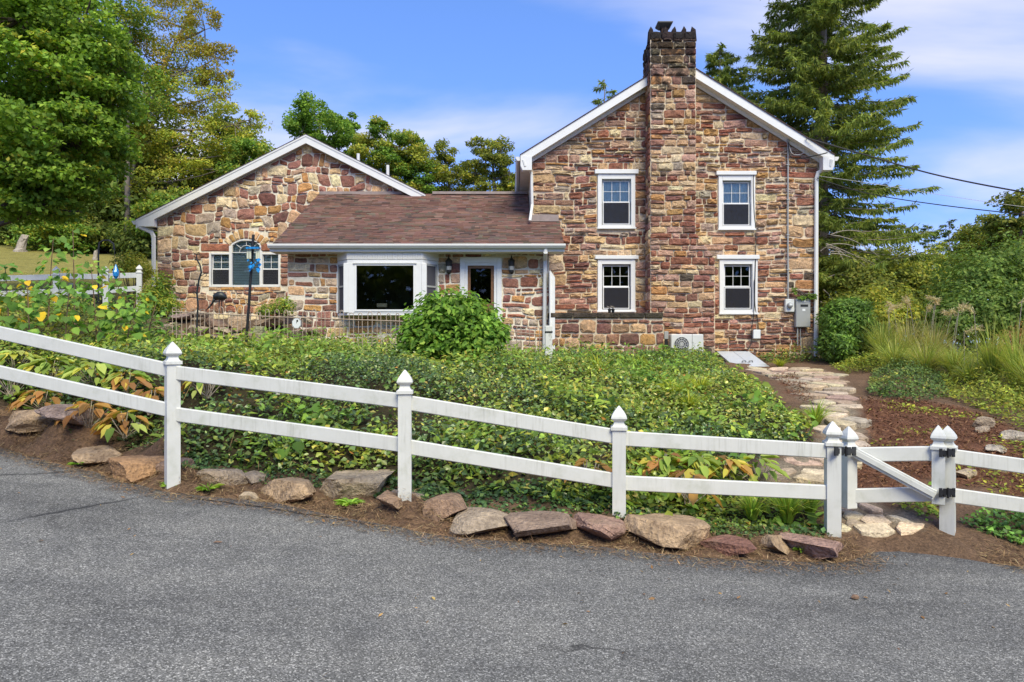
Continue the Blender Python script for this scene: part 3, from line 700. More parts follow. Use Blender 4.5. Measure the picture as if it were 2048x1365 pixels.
# large corner stones of the right-hand edge and the scorched block low on the left come first
quoins = []
for x0, x1, y0, y1 in [(1592, 1634, 394, 412), (1586, 1634, 430, 454), (1562, 1608, 452, 474), (1610, 1634, 452, 474), (1584, 1634, 476, 496), (1578, 1634, 517, 540), (1590, 1634, 560, 578), (1602, 1634, 672, 702), (1560, 1634, 344, 356),
                       (1066, 1122, 440, 458), (1066, 1110, 350, 368), (1066, 1108, 372, 384), (1082, 1132, 548, 570), (1066, 1120, 410, 428)]:
    quoins.append(rect((x0, x1, y0, y1), DG))
rects = pack(XL + 0.02, XR - 0.02, 1.15, 9.6, 0.044, [3, 5, 6, 7, 8, 9, 10, 11, 13, 15], [2, 3, 3, 3, 4, 5], blk + quoins)
pal = lambda p: pick(PAL_MAIN if sum(q[1] for q in p) / len(p) > 3.6 else PAL_LOW)
polys = []
L1 = (0.62 / math.hypot(1, .62), 1 / math.hypot(1, .62))
for r in rects + quoins:
    p = rough_rect(r, 0.03)
    if not p: continue
    # cut under both rakes and round the openings
    zc = 9.74 - 0.33; p = clip_half(p, L1, L1[0] * XC + L1[1] * zc); p = clip_half(p, (-L1[0], L1[1]), -L1[0] * XC + L1[1] * zc) if len(p) > 2 else p
    if len(p) < 3: continue
    p = clip_half(clip_half(p, (1, 0), XR - 0.005), (-1, 0), -XL - 0.005)
    for b in blk:
        if len(p) >= 3: p = clip_out(p, b)
    if len(p) < 3: continue
    if all(q[0] < 0.93 and q[1] < 5.2 for q in p): continue      # behind the entry block
    polys.append(dedupe(p, 0.008))
put_stones(polys, Fr(DG), house, gable, 'stone', pal, 'stone', (0.025, 0.07), 300, 0.9)

# chimney on the gable
zlow = 0.8
mb = MB()
prof = [(CHX0, zlow), (CHX2, zlow), (CHX2, zs0), (CHX1, zs1), (CHX1, zct - 0.25), (CHX0, zct - 0.25)]
mb.prism(prof, DC, 'y', DG - 0.002); mb.box(CHX0, CHX1, DG, DG + 0.35, zr(CHX0) - 0.5, zct - 0.25)
chim = house.part('chimney', mb, 'mortar', label='tall stone chimney blackened with soot at the top')
cst = []
for r in pack(CHX0, CHX2, 1.2, zs1, 0.045, [4, 5, 6, 7, 8, 9, 11, 13], [3, 3, 4, 4, 5]):
    p = rough_rect(r, 0.024, 50, 0.016)
    if p:
        k = (zs1 - zs0, CHX2 - CHX1); L = math.hypot(*k); k = (k[0] / L, k[1] / L); p = clip_half(p, k, k[0] * CHX2 + k[1] * zs0)
        if len(p) > 2: p = clip_half(p, (1, 0), CHX2 - 0.004)
        if len(p) > 2: p = clip_half(p, (-1, 0), -CHX0 - 0.002)
        if len(p) > 2: cst.append(dedupe(p, 0.008))
for r in pack(CHX0, CHX1, zs1, zct - 0.22, 0.045, [4, 5, 6, 7, 8, 9, 11, 13], [3, 3, 4, 4, 5]):
    p = rough_rect(r, 0.02 if r[2] > 8.6 else 0.024, 50, 0.014)
    if p: p = clip_half(clip_half(p, (1, 0), CHX1 - 0.004), (-1, 0), -CHX0 - 0.002)
    if p: cst.append(dedupe(p, 0.008))
put_stones(cst, Fr(DC), house, chim, 'stone_chimney', lambda p: pick(PAL_MAIN if random.random() < .6 else PAL_LOW), 'chimney_stone', (0.03, 0.075), 300)
side = []
for r in pack(-DG, -DC, 1.2, zct - 0.22, 0.05, [5, 6, 7, 12], [3, 4, 4, 5]) + pack(-DG - 0.35, -DG, zr(CHX0) - 0.3, zct - 0.22, 0.05, [4, 7], [3, 4, 5]):
    p = rough_rect(r, 0.024, 90, 0.008)
    if p: side.append(dedupe(p, 0.008))
put_stones(side, ((CHX0, 0, 0), (0, -1, 0), (0, 0, 1), (-1, 0, 0)), house, chim, 'stone_chimney', lambda p: pick(PAL_LOW), 'chimney_stone', (0.02, 0.045), 60)
# crown of upright pointed stones and the flue cap
for px in (1301, 1330, 1347, 1367, 1386):
    c = at(px, 60, DC + 0.12); w = 0.075 if px != 1330 else 0.06; hh = random.uniform(0.13, 0.19)
    V = [(c[0] - w, c[1] - .1, zct - .26), (c[0] + w, c[1] - .1, zct - .26), (c[0] + w, c[1] + .12, zct - .26), (c[0] - w, c[1] + .12, zct - .26),
         (c[0] - w * .75, c[1] - .08, zct + hh * .3), (c[0] + w * .7, c[1] - .08, zct + hh * .3), (c[0] + w * .6, c[1] + .1, zct + hh * .3), (c[0] - w * .7, c[1] + .1, zct + hh * .3), (c[0] + random.uniform(-.04, .04), c[1], zct + hh)]
    house.np('crown_stone', V, [(0, 1, 5, 4), (1, 2, 6, 5), (2, 3, 7, 6), (3, 0, 4, 7), (4, 5, 8), (5, 6, 8), (6, 7, 8), (7, 4, 8)], 'stone_chimney', np.array(MAROON), chim)
for k in range(4):
    x0 = CHX0 + (CHX1 - CHX0) * k / 4 + 0.01; x1 = CHX0 + (CHX1 - CHX0) * (k + 1) / 4 - 0.01
    V, F = stone_solid(rough_rect((x0, x1, zct - 0.25, zct - 0.02), 0.012, 20, .006), Fr(DC + 0.02), 0.05, 0.5); house.np('crown_stone', V, F, 'stone_chimney', np.array(pick([(1, MAROON), (1, DARK)])), chim)
mb = MB(); fx = PX(1328, 18.9); mb.box(fx - .09, fx + .09, 18.8, 19.0, zct - .25, zct + .2); house.part('flue', mb, 'stone_chimney', chim, col=np.array(RED))
mb = MB(); zc_ = zct + 0.2
mb.add([(fx - .2, 18.7, zc_ + .08), (fx + .2, 18.7, zc_ + .08), (fx + .2, 19.1, zc_ + .08), (fx - .2, 19.1, zc_ + .08), (fx - .13, 18.8, zc_ - .02), (fx + .13, 18.8, zc_ - .02), (fx + .13, 19.0, zc_ - .02), (fx - .13, 19.0, zc_ - .02), (fx - .21, 18.7, zc_ + .11), (fx + .21, 18.7, zc_ + .11), (fx + .21, 19.1, zc_ + .11), (fx - .21, 19.1, zc_ + .11)],
       [(7, 6, 5, 4), (0, 1, 9, 8), (1, 2, 10, 9), (2, 3, 11, 10), (3, 0, 8, 11), (8, 9, 10, 11), (4, 5, 1, 0), (5, 6, 2, 1), (6, 7, 3, 2), (7, 4, 0, 3)])
house.part('flue_cap', mb, 'lead_dark', chim)

# main roof: slabs, rake boards, soffits, cornice returns
DF = 18.88
mb = MB(); XeL, XeR = XC - 4.36, XC + 4.36
for s, xe in ((-1, XeL), (1, XeR)):
    def slab(xa, y0, y1):
        poly = [(xa, zr(xa) + 0.02), (xe, zr(xe) + 0.02), (xe, zr(xe) - 0.1), (xa, zr(xa) - 0.1)]
        if y0 < DG: poly = [(xa, zr(xa) + 0.02), (xe, zr(xe) + 0.02), (xe, zr(xe) + 0.002), (xa, zr(xa) + 0.002)]
        mb.prism(poly if s > 0 else poly[::-1], y0, 'y', y1)
    slab(XC, DG + 0.36, 28.6); slab(CHX1 + 0.03 if s > 0 else CHX0 - 0.03, DF - 0.03, DG + 0.36)
roof = house.part('main_roof', mb, 'dark_roof')
for s, xa, xe in ((-1, CHX0 - 0.03, XeL + 0.02), (1, CHX1 + 0.03, XeR - 0.02)):
    mb = MB(); p = [(xa, zr(xa) - 0.0), (xe, zr(xe) - 0.0), (xe, zr(xe) - 0.25), (xa, zr(xa) - 0.25)]
    mb.prism(p if s > 0 else p[::-1], DF, 'y', DF + 0.03); house.part('rake_board', mb, 'white_trim', roof)
    mb = MB(); p = [(xa, zr(xa) - 0.215), (xe, zr(xe) - 0.215), (xe, zr(xe) - 0.235), (xa, zr(xa) - 0.235)]
    mb.prism(p if s > 0 else p[::-1], DF + 0.032, 'y', DG - 0.05)
    n = 40
    for k in range(n):      # ribs of the vented soffit
        x = xa + (xe - xa) * (k + .5) / n; mb.box(x - .004, x + .004, DF + .04, DG - .06, zr(x) - .241, zr(x) - .234)
    house.part('soffit', mb, 'soffit_white', roof)
    mb = MB(); p = [(xa, zr(xa) - 0.236), (xe, zr(xe) - 0.236), (xe, zr(xe) - 0.34), (xa, zr(xa) - 0.34)]
    mb.prism(p if s > 0 else p[::-1], DG - 0.085, 'y', DG - 0.055); house.part('frieze_board', mb, 'soffit_white', roof)
    # cornice return and the gutter end
    xw = XL if s < 0 else XR; zb = zr(xe) - 0.42
    mb = MB(); xi = xw - s * 0.02; p = [(xe, zr(xe) - 0.02), (xe, zb + .12), (xe - s * 0.06, zb), (xi, zb), (xi, zr(xi) - 0.24)]
    mb.prism(p if s < 0 else p[::-1], DF - 0.012, 'y', DG - 0.09); house.part('cornice_return', mb, 'white_trim', roof)
    mb = MB(); xo = xe + s * 0.015
    gut = [(xo, zr(xe) - 0.05), (xo + s * 0.12, zr(xe) - 0.05), (xo + s * 0.11, zr(xe) - 0.1), (xo + s * 0.07, zr(xe) - 0.16), (xo, zr(xe) - 0.16)]
    mb.prism(gut if s > 0 else gut[::-1], DF + 0.01, 'y', 28.5); house.part('gutter', mb, 'white_metal', roof)
    mb = MB(); mb.box(min(xw, xe), max(xw, xe), DG + 0.01, 28.5, zr(xe) - 0.3, zr(xe) - 0.27); house.part('eave_soffit', mb, 'soffit_white', roof)
def pipe(name, pts, w, d, material='white_metal', parent=None):
    mb = MB()
    for a, b in zip(pts[:-1], pts[1:]):
        a = np.array(a, float); b = np.array(b, float); dd = (b - a) / np.linalg.norm(b - a); mb.beam(a - dd * w * .28, b + dd * w * .28, w, d, (0, 1, 0.001), w * .25)
    return house.part(name, mb, material, parent)
pipe('downspout', [at(1662, 322, DF), at(1659, 333, DF + .02), at(1636, 346, DG - .1), at(1633, 356, DG - .1), at(1631, 712, DG - .1)], 0.10, 0.075)
pipe('downspout', [at(1047, 322, DF), at(1050, 332, DF), at(1060, 340, DG - .1), at(1063, 348, DG - .1), at(1064.5, 410, DG - .1), at(1060, 441, DG - .35)], 0.075, 0.06)

# windows of the gable
def sash_bars(mb, g, D, b=0.028, d=0.04):
    x0, x1, z0, z1 = g
    mb.box(x0 - b, x1 + b, D, D + d, z1, z1 + b); mb.box(x0 - b, x1 + b, D, D + d, z0 - b, z0); mb.box(x0 - b, x0, D, D + d, z0, z1); mb.box(x1, x1 + b, D, D + d, z0, z1)
def pleats(x0, x1, z0, z1, D, amp, n, swag=0.0, seed=0):
    nx_, nz_ = n * 6 + 1, 14; V = []; F = []
    for i in range(nx_):
        u = i / (nx_ - 1)
        for j in range(nz_):
            v = j / (nz_ - 1); ph = u * n * 2 * math.pi + 0.7 * math.sin(seed + v * 2.2 + u * 5)
            V.append((x0 + (x1 - x0) * u, D + amp * math.sin(ph) + swag * 0.05 * math.sin(9 * v + 6 * u + seed), z0 + (z1 - z0) * v))
    for i in range(nx_ - 1):
        for j in range(nz_ - 1): F.append((i * nz_ + j, (i + 1) * nz_ + j, (i + 1) * nz_ + j + 1, i * nz_ + j + 1))
    return V, F
for w in W4:
    tx0, tx1, tz0, tz1 = rect(w['trim'], DG); u = rect(w['up'], DG); l = rect(w['lo'], DG)
    ix0, ix1, iz0, iz1 = u[0] - .058, u[1] + .058, l[2] - .05, u[3] + .058
    mb = MB(); y0, y1 = DG - 0.055, DG + 0.12
    mb.box(tx0, ix0, y0, y1, tz0, tz1, .008); mb.box(ix1, tx1, y0, y1, tz0, tz1, .008); mb.box(ix0 + .001, ix1 - .001, y0 + .003, y1, iz1, tz1 - .001); mb.box(ix0 + .001, ix1 - .001, y0 + .003, y1, tz0 + .001, iz0)
    win = house.part('window', mb, 'white_trim')
    mb = MB(); hx0, hx1, hz0, hz1 = rect(w['head'], DG); mb.box(hx0, hx1, DG - 0.10, DG + .05, hz0 + .002, hz1, .01); house.part('head_board', mb, 'white_trim', win)
    mb = MB(); mb.box(tx0 - .02, tx1 + .02, DG - 0.09, DG - .056, tz0 - .002, tz0 + .045, .006); house.part('sill', mb, 'white_trim', win)
    for gq, D in ((u, DG + .05), (l, DG + .015)):
        mb = MB(); sash_bars(mb, gq, D); house.part('sash', mb, 'white_trim', win)
        mb = MB(); mb.box(gq[0], gq[1], D + .02, D + .024, gq[2], gq[3]); house.part('pane', mb, 'glass', win)
    for k in (1, 2):
        mb = MB(); x = u[0] + (u[1] - u[0]) * k / 3; mb.box(x - .006, x + .006, DG + .055, DG + .068, u[2], u[3]); house.part('muntin', mb, 'white_trim', win)
    mb = MB(); z = (u[2] + u[3]) / 2; mb.box(u[0], u[1], DG + .052, DG + .0545, z - .006, z + .006); house.part('muntin', mb, 'white_trim', win)
    mb = MB(); mb.box(l[0], l[1], DG - .002, DG + .001, l[2], l[3])
    m_ = house.part('insect_screen', mb, 'screen_mesh' if 'screen_mesh' in MT else 'glass_dark', win)
    if w['kind'].startswith('curtain'):
        c1 = w['kind'] == 'curtain'
        V, F = pleats(u[0] - .1, u[1] + .1, u[2] - .04, u[3] + .1, DG + .11, .018, 7, .2, 1 if c1 else 4); house.np('curtain', V, F, 'curtain', None, win, smooth=True)
        V, F = pleats(l[0] - .1, l[1] + .1, l[2] + (0.0 if c1 else .02), l[3] + .04, DG + .1, .02, 5, .9, 2 if c1 else 7); house.np('curtain', V, F, 'curtain_dark', None, win, smooth=True)
    if w['kind'] == 'dark2':
        mb = MB(); mb.lathe((u[0] + .3, DG + .4, l[2] - .1), [(.1, 0), (.14, .1), (.12, .22), (.05, .3)], 10); house.part('indoor_pot', mb, 'door_wood', win)

# ------------------------------------------------------------------ entry block
EX0, EX1, ZE = -5.85, 0.97, PZ(492, DE)
def zroof(y): return ZE + 0.52 * (y - DE)
bay = [(-4.55, DM), (-4.19, DE + .07), (-2.27, DE + .07), (-1.92, DM)]
zb0, zb1 = PZ(630, 17.4), PZ(500, 17.4)
door_r = rect((920, 1003.5, 515.5, 684), DM)
bay_hole = (-4.5, -1.97, zb0 + .05, zb1 + .1)
mb = MB(); wall_slab(mb, Top([(EX0, ZE - 0.08), (EX1, ZE - 0.08)]), EX0, EX1, 0.8, DM, DM + 0.3, [bay_hole, (door_r[0] + .03, door_r[1] - .03, 0.8, door_r[3] - .03)])
mb.box(EX0, EX0 + .3, DM + .302, DW, 0.8, ZE - .08); mb.prism([(DM + .302, ZE - .08), (DW, ZE - .08), (DW, zroof(DW) - .15), (DM + .302, zroof(DM) + .02)], EX0, 'x', EX0 + .3)
mb.box(XL + .02, EX1, DM + .302, DG - .06, 0.8, ZE - .08)
entry = house.part('entry_wall', mb, 'mortar_wing', label='low entry wall of mixed fieldstone under the eave')
mb = MB(); mb.box(EX0 + .31, XL, 19.6, 19.65, 0.8, ZE - .1); mb.box(EX0 + .31, XL, DM + .31, 19.59, ZE - .14, ZE - .1); mb.box(EX0 + .31, XL, DM + .31, 19.59, 1.3, 1.34); house.part('inner_wall', mb, 'interior')
blk = [(bay[0][0], bay[3][0], zb0 - .02, ZE), (door_r[0], door_r[1], 0.5, door_r[3])]
big = [rect(q, DM) for q in [(575, 622, 529, 547), (573, 607, 574, 594), (1040, 1076, 552, 573), (1022, 1054, 512, 536), (1022, 1050, 588, 604), (1062, 1090, 592, 612), (1042, 1068, 615, 630), (632, 662, 622, 642), (575, 606, 600, 622)]]
st = []
for r in pack(EX0 + .01, EX1 - .01, 1.0, ZE - .1, 0.045, [3, 4, 6, 7, 8, 10, 12, 14], [2, 3, 4, 5, 6], blk + big) + big:
    p = rough_rect(r, 0.036, 140, 0.035, 0.012)
    if not p: continue
    for b in blk:
        if len(p) >= 3: p = clip_out(p, b)
    if len(p) >= 3: p = clip_half(clip_half(p, (1, 0), EX1 - .004), (-1, 0), -EX0 - .004)
    if len(p) >= 3: st.append(dedupe(p, .01))
put_stones(st, Fr(DM), house, entry, 'fieldstone', lambda p: pick(PAL_ENTRY), 'entry_stone', (0.02, 0.045), 300, 0.35)

# entry roof with single shingles in courses
mb = MB(); yr = DW + 0.0; xa, xb = -6.13, 1.33
mb.add([(xa, DE - .02, ZE - .03), (xb, DE - .02, ZE - .03), (xb, DG - .01, zroof(DG) - .03), (XL - .01, DG - .01, zroof(DG) - .03), (XL - .01, yr, zroof(yr) - .03), (xa, yr, zroof(yr) - .03),
        (xa, DE - .02, ZE - .13), (xb, DE - .02, ZE - .13), (xb, DG - .01, zroof(DG) - .13), (XL - .01, DG - .01, zroof(DG) - .13), (XL - .01, yr, zroof(yr) - .13), (xa, yr, zroof(yr) - .13)],
       [(0, 1, 2, 3, 4, 5), (11, 10, 9, 8, 7, 6), (0, 6, 7, 1), (1, 7, 8, 2), (2, 8, 9, 3), (3, 9, 10, 4), (4, 10, 11, 5), (5, 11, 6, 0)])
mb.add([(-2.6, yr, zroof(yr) - .03), (XL - .01, yr, zroof(yr) - .03), (XL - .01, yr + 4, zroof(yr) - 2.1), (-2.6, yr + 4, zroof(yr) - 2.1)], [(0, 1, 2, 3)])
eroof = house.part('entry_roof', mb, 'dark_roof')
SH = [(36, (0.118, 0.069, 0.058)), (30, (0.102, 0.060, 0.051)), (10, (0.066, 0.048, 0.043)), (10, (0.125, 0.082, 0.07)), (10, (0.092, 0.078, 0.062)), (8, (0.10, 0.068, 0.064))]
V = []; F = []; C = []
slope = math.hypot(1, .52); nco = 41; run = (yr - DE + .02)
for k in range(nco):
    ya = DE - .02 + run * k / nco; yb = DE - .02 + run * (k + 1.25) / nco; yb = min(yb, yr)
    x = xa - random.uniform(0, .3); xe = xb if ya < DG - .12 else XL - .02
    while x < xe:
        w = random.choice((.11, .165, .2, .25, .33)); x0 = max(x, xa); x1 = min(x + w, xe); x += w
        if x1 - x0 < .02: continue
        t = random.choice((.006, .012, .026, .032)); c = pick(SH); o = len(V); d = random.uniform(-.006, .004)
        za, zb_ = zroof(ya + d) - .03, zroof(yb) - .03
        V += [(x0, ya + d, za + .002), (x1, ya + d, za + .002), (x1, ya + d, za + t + .006), (x0, ya + d, za + t + .006), (x1, yb, zb_ + .003), (x0, yb, zb_ + .003)]
        F += [(o, o + 1, o + 2, o + 3), (o + 3, o + 2, o + 4, o + 5)]; C += [c] * 6
house.np('shingles', V, F, 'shingle', np.array(C), eroof, kind='stuff')
mb = MB(); mb.box(PX(866, DW), XL - .02, yr - .16, yr + .16, zroof(yr) - .06, zroof(yr) + .02); house.part('ridge_cap', mb, 'flashing', eroof)
mb = MB(); mb.box(PX(640, DW), PX(806, DW), DW - .07, DW - .055, zroof(DW) - .12, zroof(DW) + .04); house.part('flashing', mb, 'flashing', eroof)
mb = MB(); mb.box(XL, PX(1117, DG), DG - .085, DG - .07, zroof(DG) - .05, zroof(DG) + .13); house.part('flashing', mb, 'flashing', eroof)
# gutter of the entry, fascia, soffit boards
mb = MB(); gp = [(DE - .03, ZE + .03), (DE - .15, ZE + .03), (DE - .155, ZE + .012), (DE - .15, ZE - .02), (DE - .11, ZE - .075), (DE - .03, ZE - .075)]
mb.prism(gp, xa - .02, 'x', xb + .02); house.part('gutter', mb, 'white_metal', eroof)
mb = MB(); mb.box(xa, xb, DE - .028, DE - .004, ZE - .15, ZE + .0); house.part('fascia', mb, 'white_trim', eroof)
mb = MB(); mb.box(xa, xb, DE - .003, DM - .005, ZE - .155, ZE - .135)
for k in range(60):
    x = xa + (xb - xa) * (k + .5) / 60; mb.box(x - .004, x + .004, DE, DM - .01, ZE - .162, ZE - .154)
house.part('soffit', mb, 'soffit_white', eroof)
pipe('downspout', [at(1091, 497, DE - .05), at(1091, 506, DE - .05), at(1090, 520, DM - .1), at(1089, 700, DM - .1)], 0.10, 0.07)

# bay window
B = [np.array((x, y, 0.0)) for x, y in bay]
mb = MB(); pl = [(b[0], b[1]) for b in B] + [(bay[3][0], DM + .2), (bay[0][0], DM + .2)]
mb.prism(pl, zb0 - .01, 'z', zb0 + .05); mb.prism(pl, PZ(527, 17.4), 'z', PZ(520, 17.4)); 
bayo = house.part('bay_window', mb, 'white_trim', label='white three-sided bay window with dark picture pane')
zg0, zg1 = zb0 + .05, PZ(527, 17.4)
for i, q in enumerate(B):
    mb = MB(); wv = .13 if i in (1, 2) else .06; mb.box(q[0] - wv * (.75 if i == 1 else .5 if i != 2 else .25), q[0] + wv * (.25 if i == 1 else .5 if i != 2 else .75), q[1] - .02, q[1] + .09, zg0, zg1 - .001, .01); house.part('corner_post', mb, 'white_trim', bayo)
for a, b in zip(B[:-1], B[1:]):      # beaded boards above the panes
    n = max(3, int(np.linalg.norm(b - a) / .062)); mb = MB()
    for k in range(n):
        p = a + (b - a) * (k + .03) / n; q = a + (b - a) * (k + .97) / n
        zc0, zc1 = PZ(519.5, 17.4), zb1 + .06; mb.beam(p + (0, 0, (zc0 + zc1) / 2), q + (0, 0, (zc0 + zc1) / 2), .03, zc1 - zc0, (0, 0, 1), .008)
    house.part('beadboard', mb, 'soffit_white', bayo)
px0, px1, pz0, pz1 = rect((713, 827, 531.5, 619.5), 17.36)
mb = MB(); sash_bars(mb, (px0, px1, pz0, pz1), DE + .045, .045, .06); mb.box(px0 - .08, px1 + .08, DE + .02, DE + .06, pz1 + .047, pz1 + .075); house.part('sash', mb, 'white_trim', bayo)
for xa_, xb_ in ((B[1][0] + .034, px0 - .046), (px1 + .046, B[2][0] - .034)):
    mb = MB(); mb.box(xa_, xb_, DE + .055, DE + .16, zg0 + .001, zg1 - .002); house.part('mullion', mb, 'white_trim', bayo)
mb = MB(); mb.box(px0 - .04, px1 + .04, DE + .06, DE + .12, zg0 + .001, pz0 - .046); mb.box(px0 - .04, px1 + .04, DE + .06, DE + .12, pz1 + .046, zg1 - .002); house.part('mullion', mb, 'white_trim', bayo)
mb = MB(); mb.box(px0, px1, DE + .075, DE + .08, pz0, pz1); house.part('pane', mb, 'glass', bayo)
for a, b in ((B[0], B[1]), (B[2], B[3])):
    d = (b - a) / np.linalg.norm(b - a); up = np.array((0, 0, 1.0)); p0, p1 = a + d * .09, b - d * .09; zm_ = (zg0 + zg1) / 2 + .05
    mb = MB()
    for z in (zg0 + .05, zm_, zg1 - .03): mb.beam(p0 + up * z, p1 + up * z, .04, .045, (0, 0, 1))
    for p in (p0, p1): mb.beam(p + up * zg0, p + up * zg1, .04, .04, d)
    house.part('sash', mb, 'grey_metal', bayo)
    mb = MB(); mb.beam((p0 + p1) / 2 + up * zg0, (p0 + p1) / 2 + up * zg1, np.linalg.norm(p1 - p0), .006, np.cross(d, up)); house.part('pane', mb, 'screen', bayo)
mb = MB(); c = at(755, 612, DM + .1); mb.box(c[0] - .02, c[0] + .24, c[1], c[1] + .12, c[2] - .04, c[2] + .06, .01); house.part('window_box', mb, 'cream_box', bayo)

# front door with white casing
mb = MB(); x0, x1, z0, z1 = door_r; y0 = DM - .05
mb.box(x0, x0 + .13, y0, DM + .12, z0, z1, .01); mb.box(x1 - .13, x1, y0, DM + .12, z0, z1, .01); mb.box(x0 + .131, x1 - .131, y0 + .002, DM + .12, z1 - .14, z1 - .001)
mb.box(x0 + .131, x0 + .2, y0 + .03, DM + .12, z0, z1 - .141); mb.box(x1 - .2, x1 - .131, y0 + .03, DM + .12, z0, z1 - .141); mb.box(x0 + .2, x1 - .2, y0 + .031, DM + .12, z1 - .21, z1 - .141)
door = house.part('door', mb, 'white_trim', label='brown glazed front door in a deep white casing')
mb = MB(); dx0, dx1, dz1 = x0 + .2, x1 - .2, z1 - .21; D = DM + .03; gx0, gx1, gz0, gz1 = rect((941, 982, 607, 537), DM)
gz0, gz1 = min(gz0, gz1), max(gz0, gz1)
mb.box(dx0, gx0, D, D + .05, z0, dz1); mb.box(gx1, dx1, D, D + .05, z0, dz1); mb.box(gx0, gx1, D, D + .05, gz1, dz1); mb.box(gx0, gx1, D, D + .05, z0, gz0); house.part('door_leaf', mb, 'door_wood', door)
mb = MB(); mb.box(gx0, gx1, D + .02, D + .03, gz0, gz1); house.part('pane', mb, 'glass_dark', door)
mb = MB(); mb.lathe((gx1 + .05, D - .03, PZ(640, DM)), [(.012, -.03), (.025, 0), (.012, .03)], 8); house.part('handle', mb, 'bronze', door)
for px in (898.5, 1023):
    c = at(px, 520, DM); x = c[0]; y = DM - .14; mb = MB()
    mb.lathe((x, y, PZ(546, DM)), [(.02, -.05), (.05, -.02), (.06, 0), (.085, .27), (.09, .28), (.1, .29), (.03, .36), (.012, .4), (.02, .42), (.004, .44)], 6)
    mb.tube([(x, DM + .0, PZ(536, DM)), (x, DM - .07, PZ(528, DM)), (x, y, PZ(524, DM))], .014, 6); mb.box(x - .04, x + .04, DM - .02, DM, PZ(548, DM), PZ(526, DM))
    lamp = house.part('wall_lantern', mb, 'black_iron')
    mb = MB(); mb.lathe((x, y, PZ(544, DM)), [(.066, .03), (.082, .22)], 6); house.part('lantern_glass', mb, 'pale_lamp' if 'pale_lamp' in MT else 'grey_metal', lamp)

# ------------------------------------------------------------------ gabled wing
WL, WRt, WC = -11.27, -1.83, -6.48
def zw(x): return 8.38 - 0.502 * abs(x - WC)
tri = rect((420, 561, 505.5, 574), DW); arch = (PX(463, DW), PX(521, DW))
mb = MB(); wall_slab(mb, Top([(WL, zw(WL) - .14), (WC, zw(WC) - .14), (WRt, zw(WRt) - .14)]), WL, WRt, 1.0, DW, DW + .3, [(tri[0] + .02, tri[1] - .02, tri[2] + .02, tri[3] - .01), (arch[0] + .03, arch[1] - .03, tri[3] - .01, PZ(482, DW))])
mb.box(WL, WL + .3, DW + .302, 30, 1.0, zw(WL) - .14); mb.box(WL, WRt, 30.01, 30.3, 1.0, zw(WL) - .14)
wing = house.part('wing_wall', mb, 'mortar_wing', label='gabled wing wall of rounded coloured fieldstones')
mb = MB(); mb.box(WL + .31, -4.5, DW + 1.3, DW + 1.35, 1, 5.2); mb.box(WL + .31, -4.5, DW + .31, DW + 1.29, 5.2, 5.25); house.part('inner_wall', mb, 'interior')
ARC_C = (PX(492, DW), PZ(523, DW)); ppm = FPX / DW
special = []
for q in [(402, 461, 487.5, 503.5), (521.5, 550, 487.5, 503.5)]: special.append((rough_rect(rect(q, DW), .02, 0, .004), pick([(1, RED), (1, PURPLE)])))
for y0, y1 in [(505, 517), (517.5, 531), (531.5, 548), (548.5, 562), (562.5, 575)]: special.append((rough_rect(rect((403 + random.uniform(-6, 3), 419.5, y0, y1), DW), .025, 0, .004), pick(PAL_WING)))
for y0, y1 in [(506, 514), (514.5, 526), (526.5, 536), (536.5, 547), (547.5, 556), (556.5, 572)]: special.append((rough_rect(rect((561.5, 578, y0, y1), DW), .022, 0, .004), pick([(3, PURPLE), (1, GREY), (1, TAN), (2, RED)])))
x = 418
while x < 561:
    w = random.uniform(17, 32); special.append((rough_rect(rect((x, min(x + w, 562), 574.5, 581.5), DW), .015, 0, .003), pick([(1, PURPLE), (1, OCHRE), (1, RED), (1, TAN)]))); x += w
for k in range(9):
    a0 = math.pi * (0.235 + .53 * k / 9); a1 = math.pi * (0.235 + .53 * (k + 1) / 9) - .035; r0, r1 = 45.5 / ppm, random.uniform(58, 65) / ppm
    special.append(([(ARC_C[0] + r * math.cos(a), ARC_C[1] + r * math.sin(a)) for r, a in ((r0, a0), (r1, a0), (r1 * 1.02, (a0 + a1) / 2), (r1, a1), (r0, a1))], pick([(2, OCHRE), (2, TAN), (1, PURPLE), (1, CREAM), (1, PINK)])))
blk = [(tri[0] - .28, tri[1] + .3, tri[2] - .13, tri[3] + .01), rect((400, 552, 486, 506), DW), rect((470, 514, 459, 500), DW), rect((452, 532, 466, 500), DW), rect((446, 538, 478, 500), DW)]
cells = [rough_rect(r, 0.026, 210, .075, .012) for r in pack(WL + .01, WRt - .01, 1.85, 8.15, .05, [3, 4, 5, 6, 7, 8, 9, 10], [3, 4, 5, 6, 7, 8], blk)]
polys = []; Lw = (.502 / math.hypot(1, .502), 1 / math.hypot(1, .502)); zc = 8.38 - .27
for c in cells:
    if len(c) < 3: continue
    p = list(c); cx_ = sum(q[0] for q in p) / len(p); cz_ = sum(q[1] for q in p) / len(p)
    if cx_ > -5.5 and cz_ < 6.1: continue
    p = clip_half(p, Lw, Lw[0] * WC + Lw[1] * zc)
    if len(p) > 2: p = clip_half(p, (-Lw[0], Lw[1]), -Lw[0] * WC + Lw[1] * zc)
    if len(p) > 2: p = clip_half(p, (-1, 0), -WL - .01)
    for b in blk:
        if len(p) >= 3: p = clip_out(p, b)
    if len(p) < 3: continue
    p = dedupe(p, .012)
    if len(p) < 3 or abs(area(p)) < .004: continue
    polys.append(p)
put_stones(polys, Fr(DW), house, wing, 'fieldstone', lambda p: pick(PAL_WING), 'fieldstone', (0.025, 0.055), 300, 0.5, False)
for p, c in special:
    if len(p) > 2:
        V, F = stone_solid(p, Fr(DW), random.uniform(.03, .05), rough=.3); house.np('dressed_stone', V, F, 'fieldstone', np.array(c), wing)
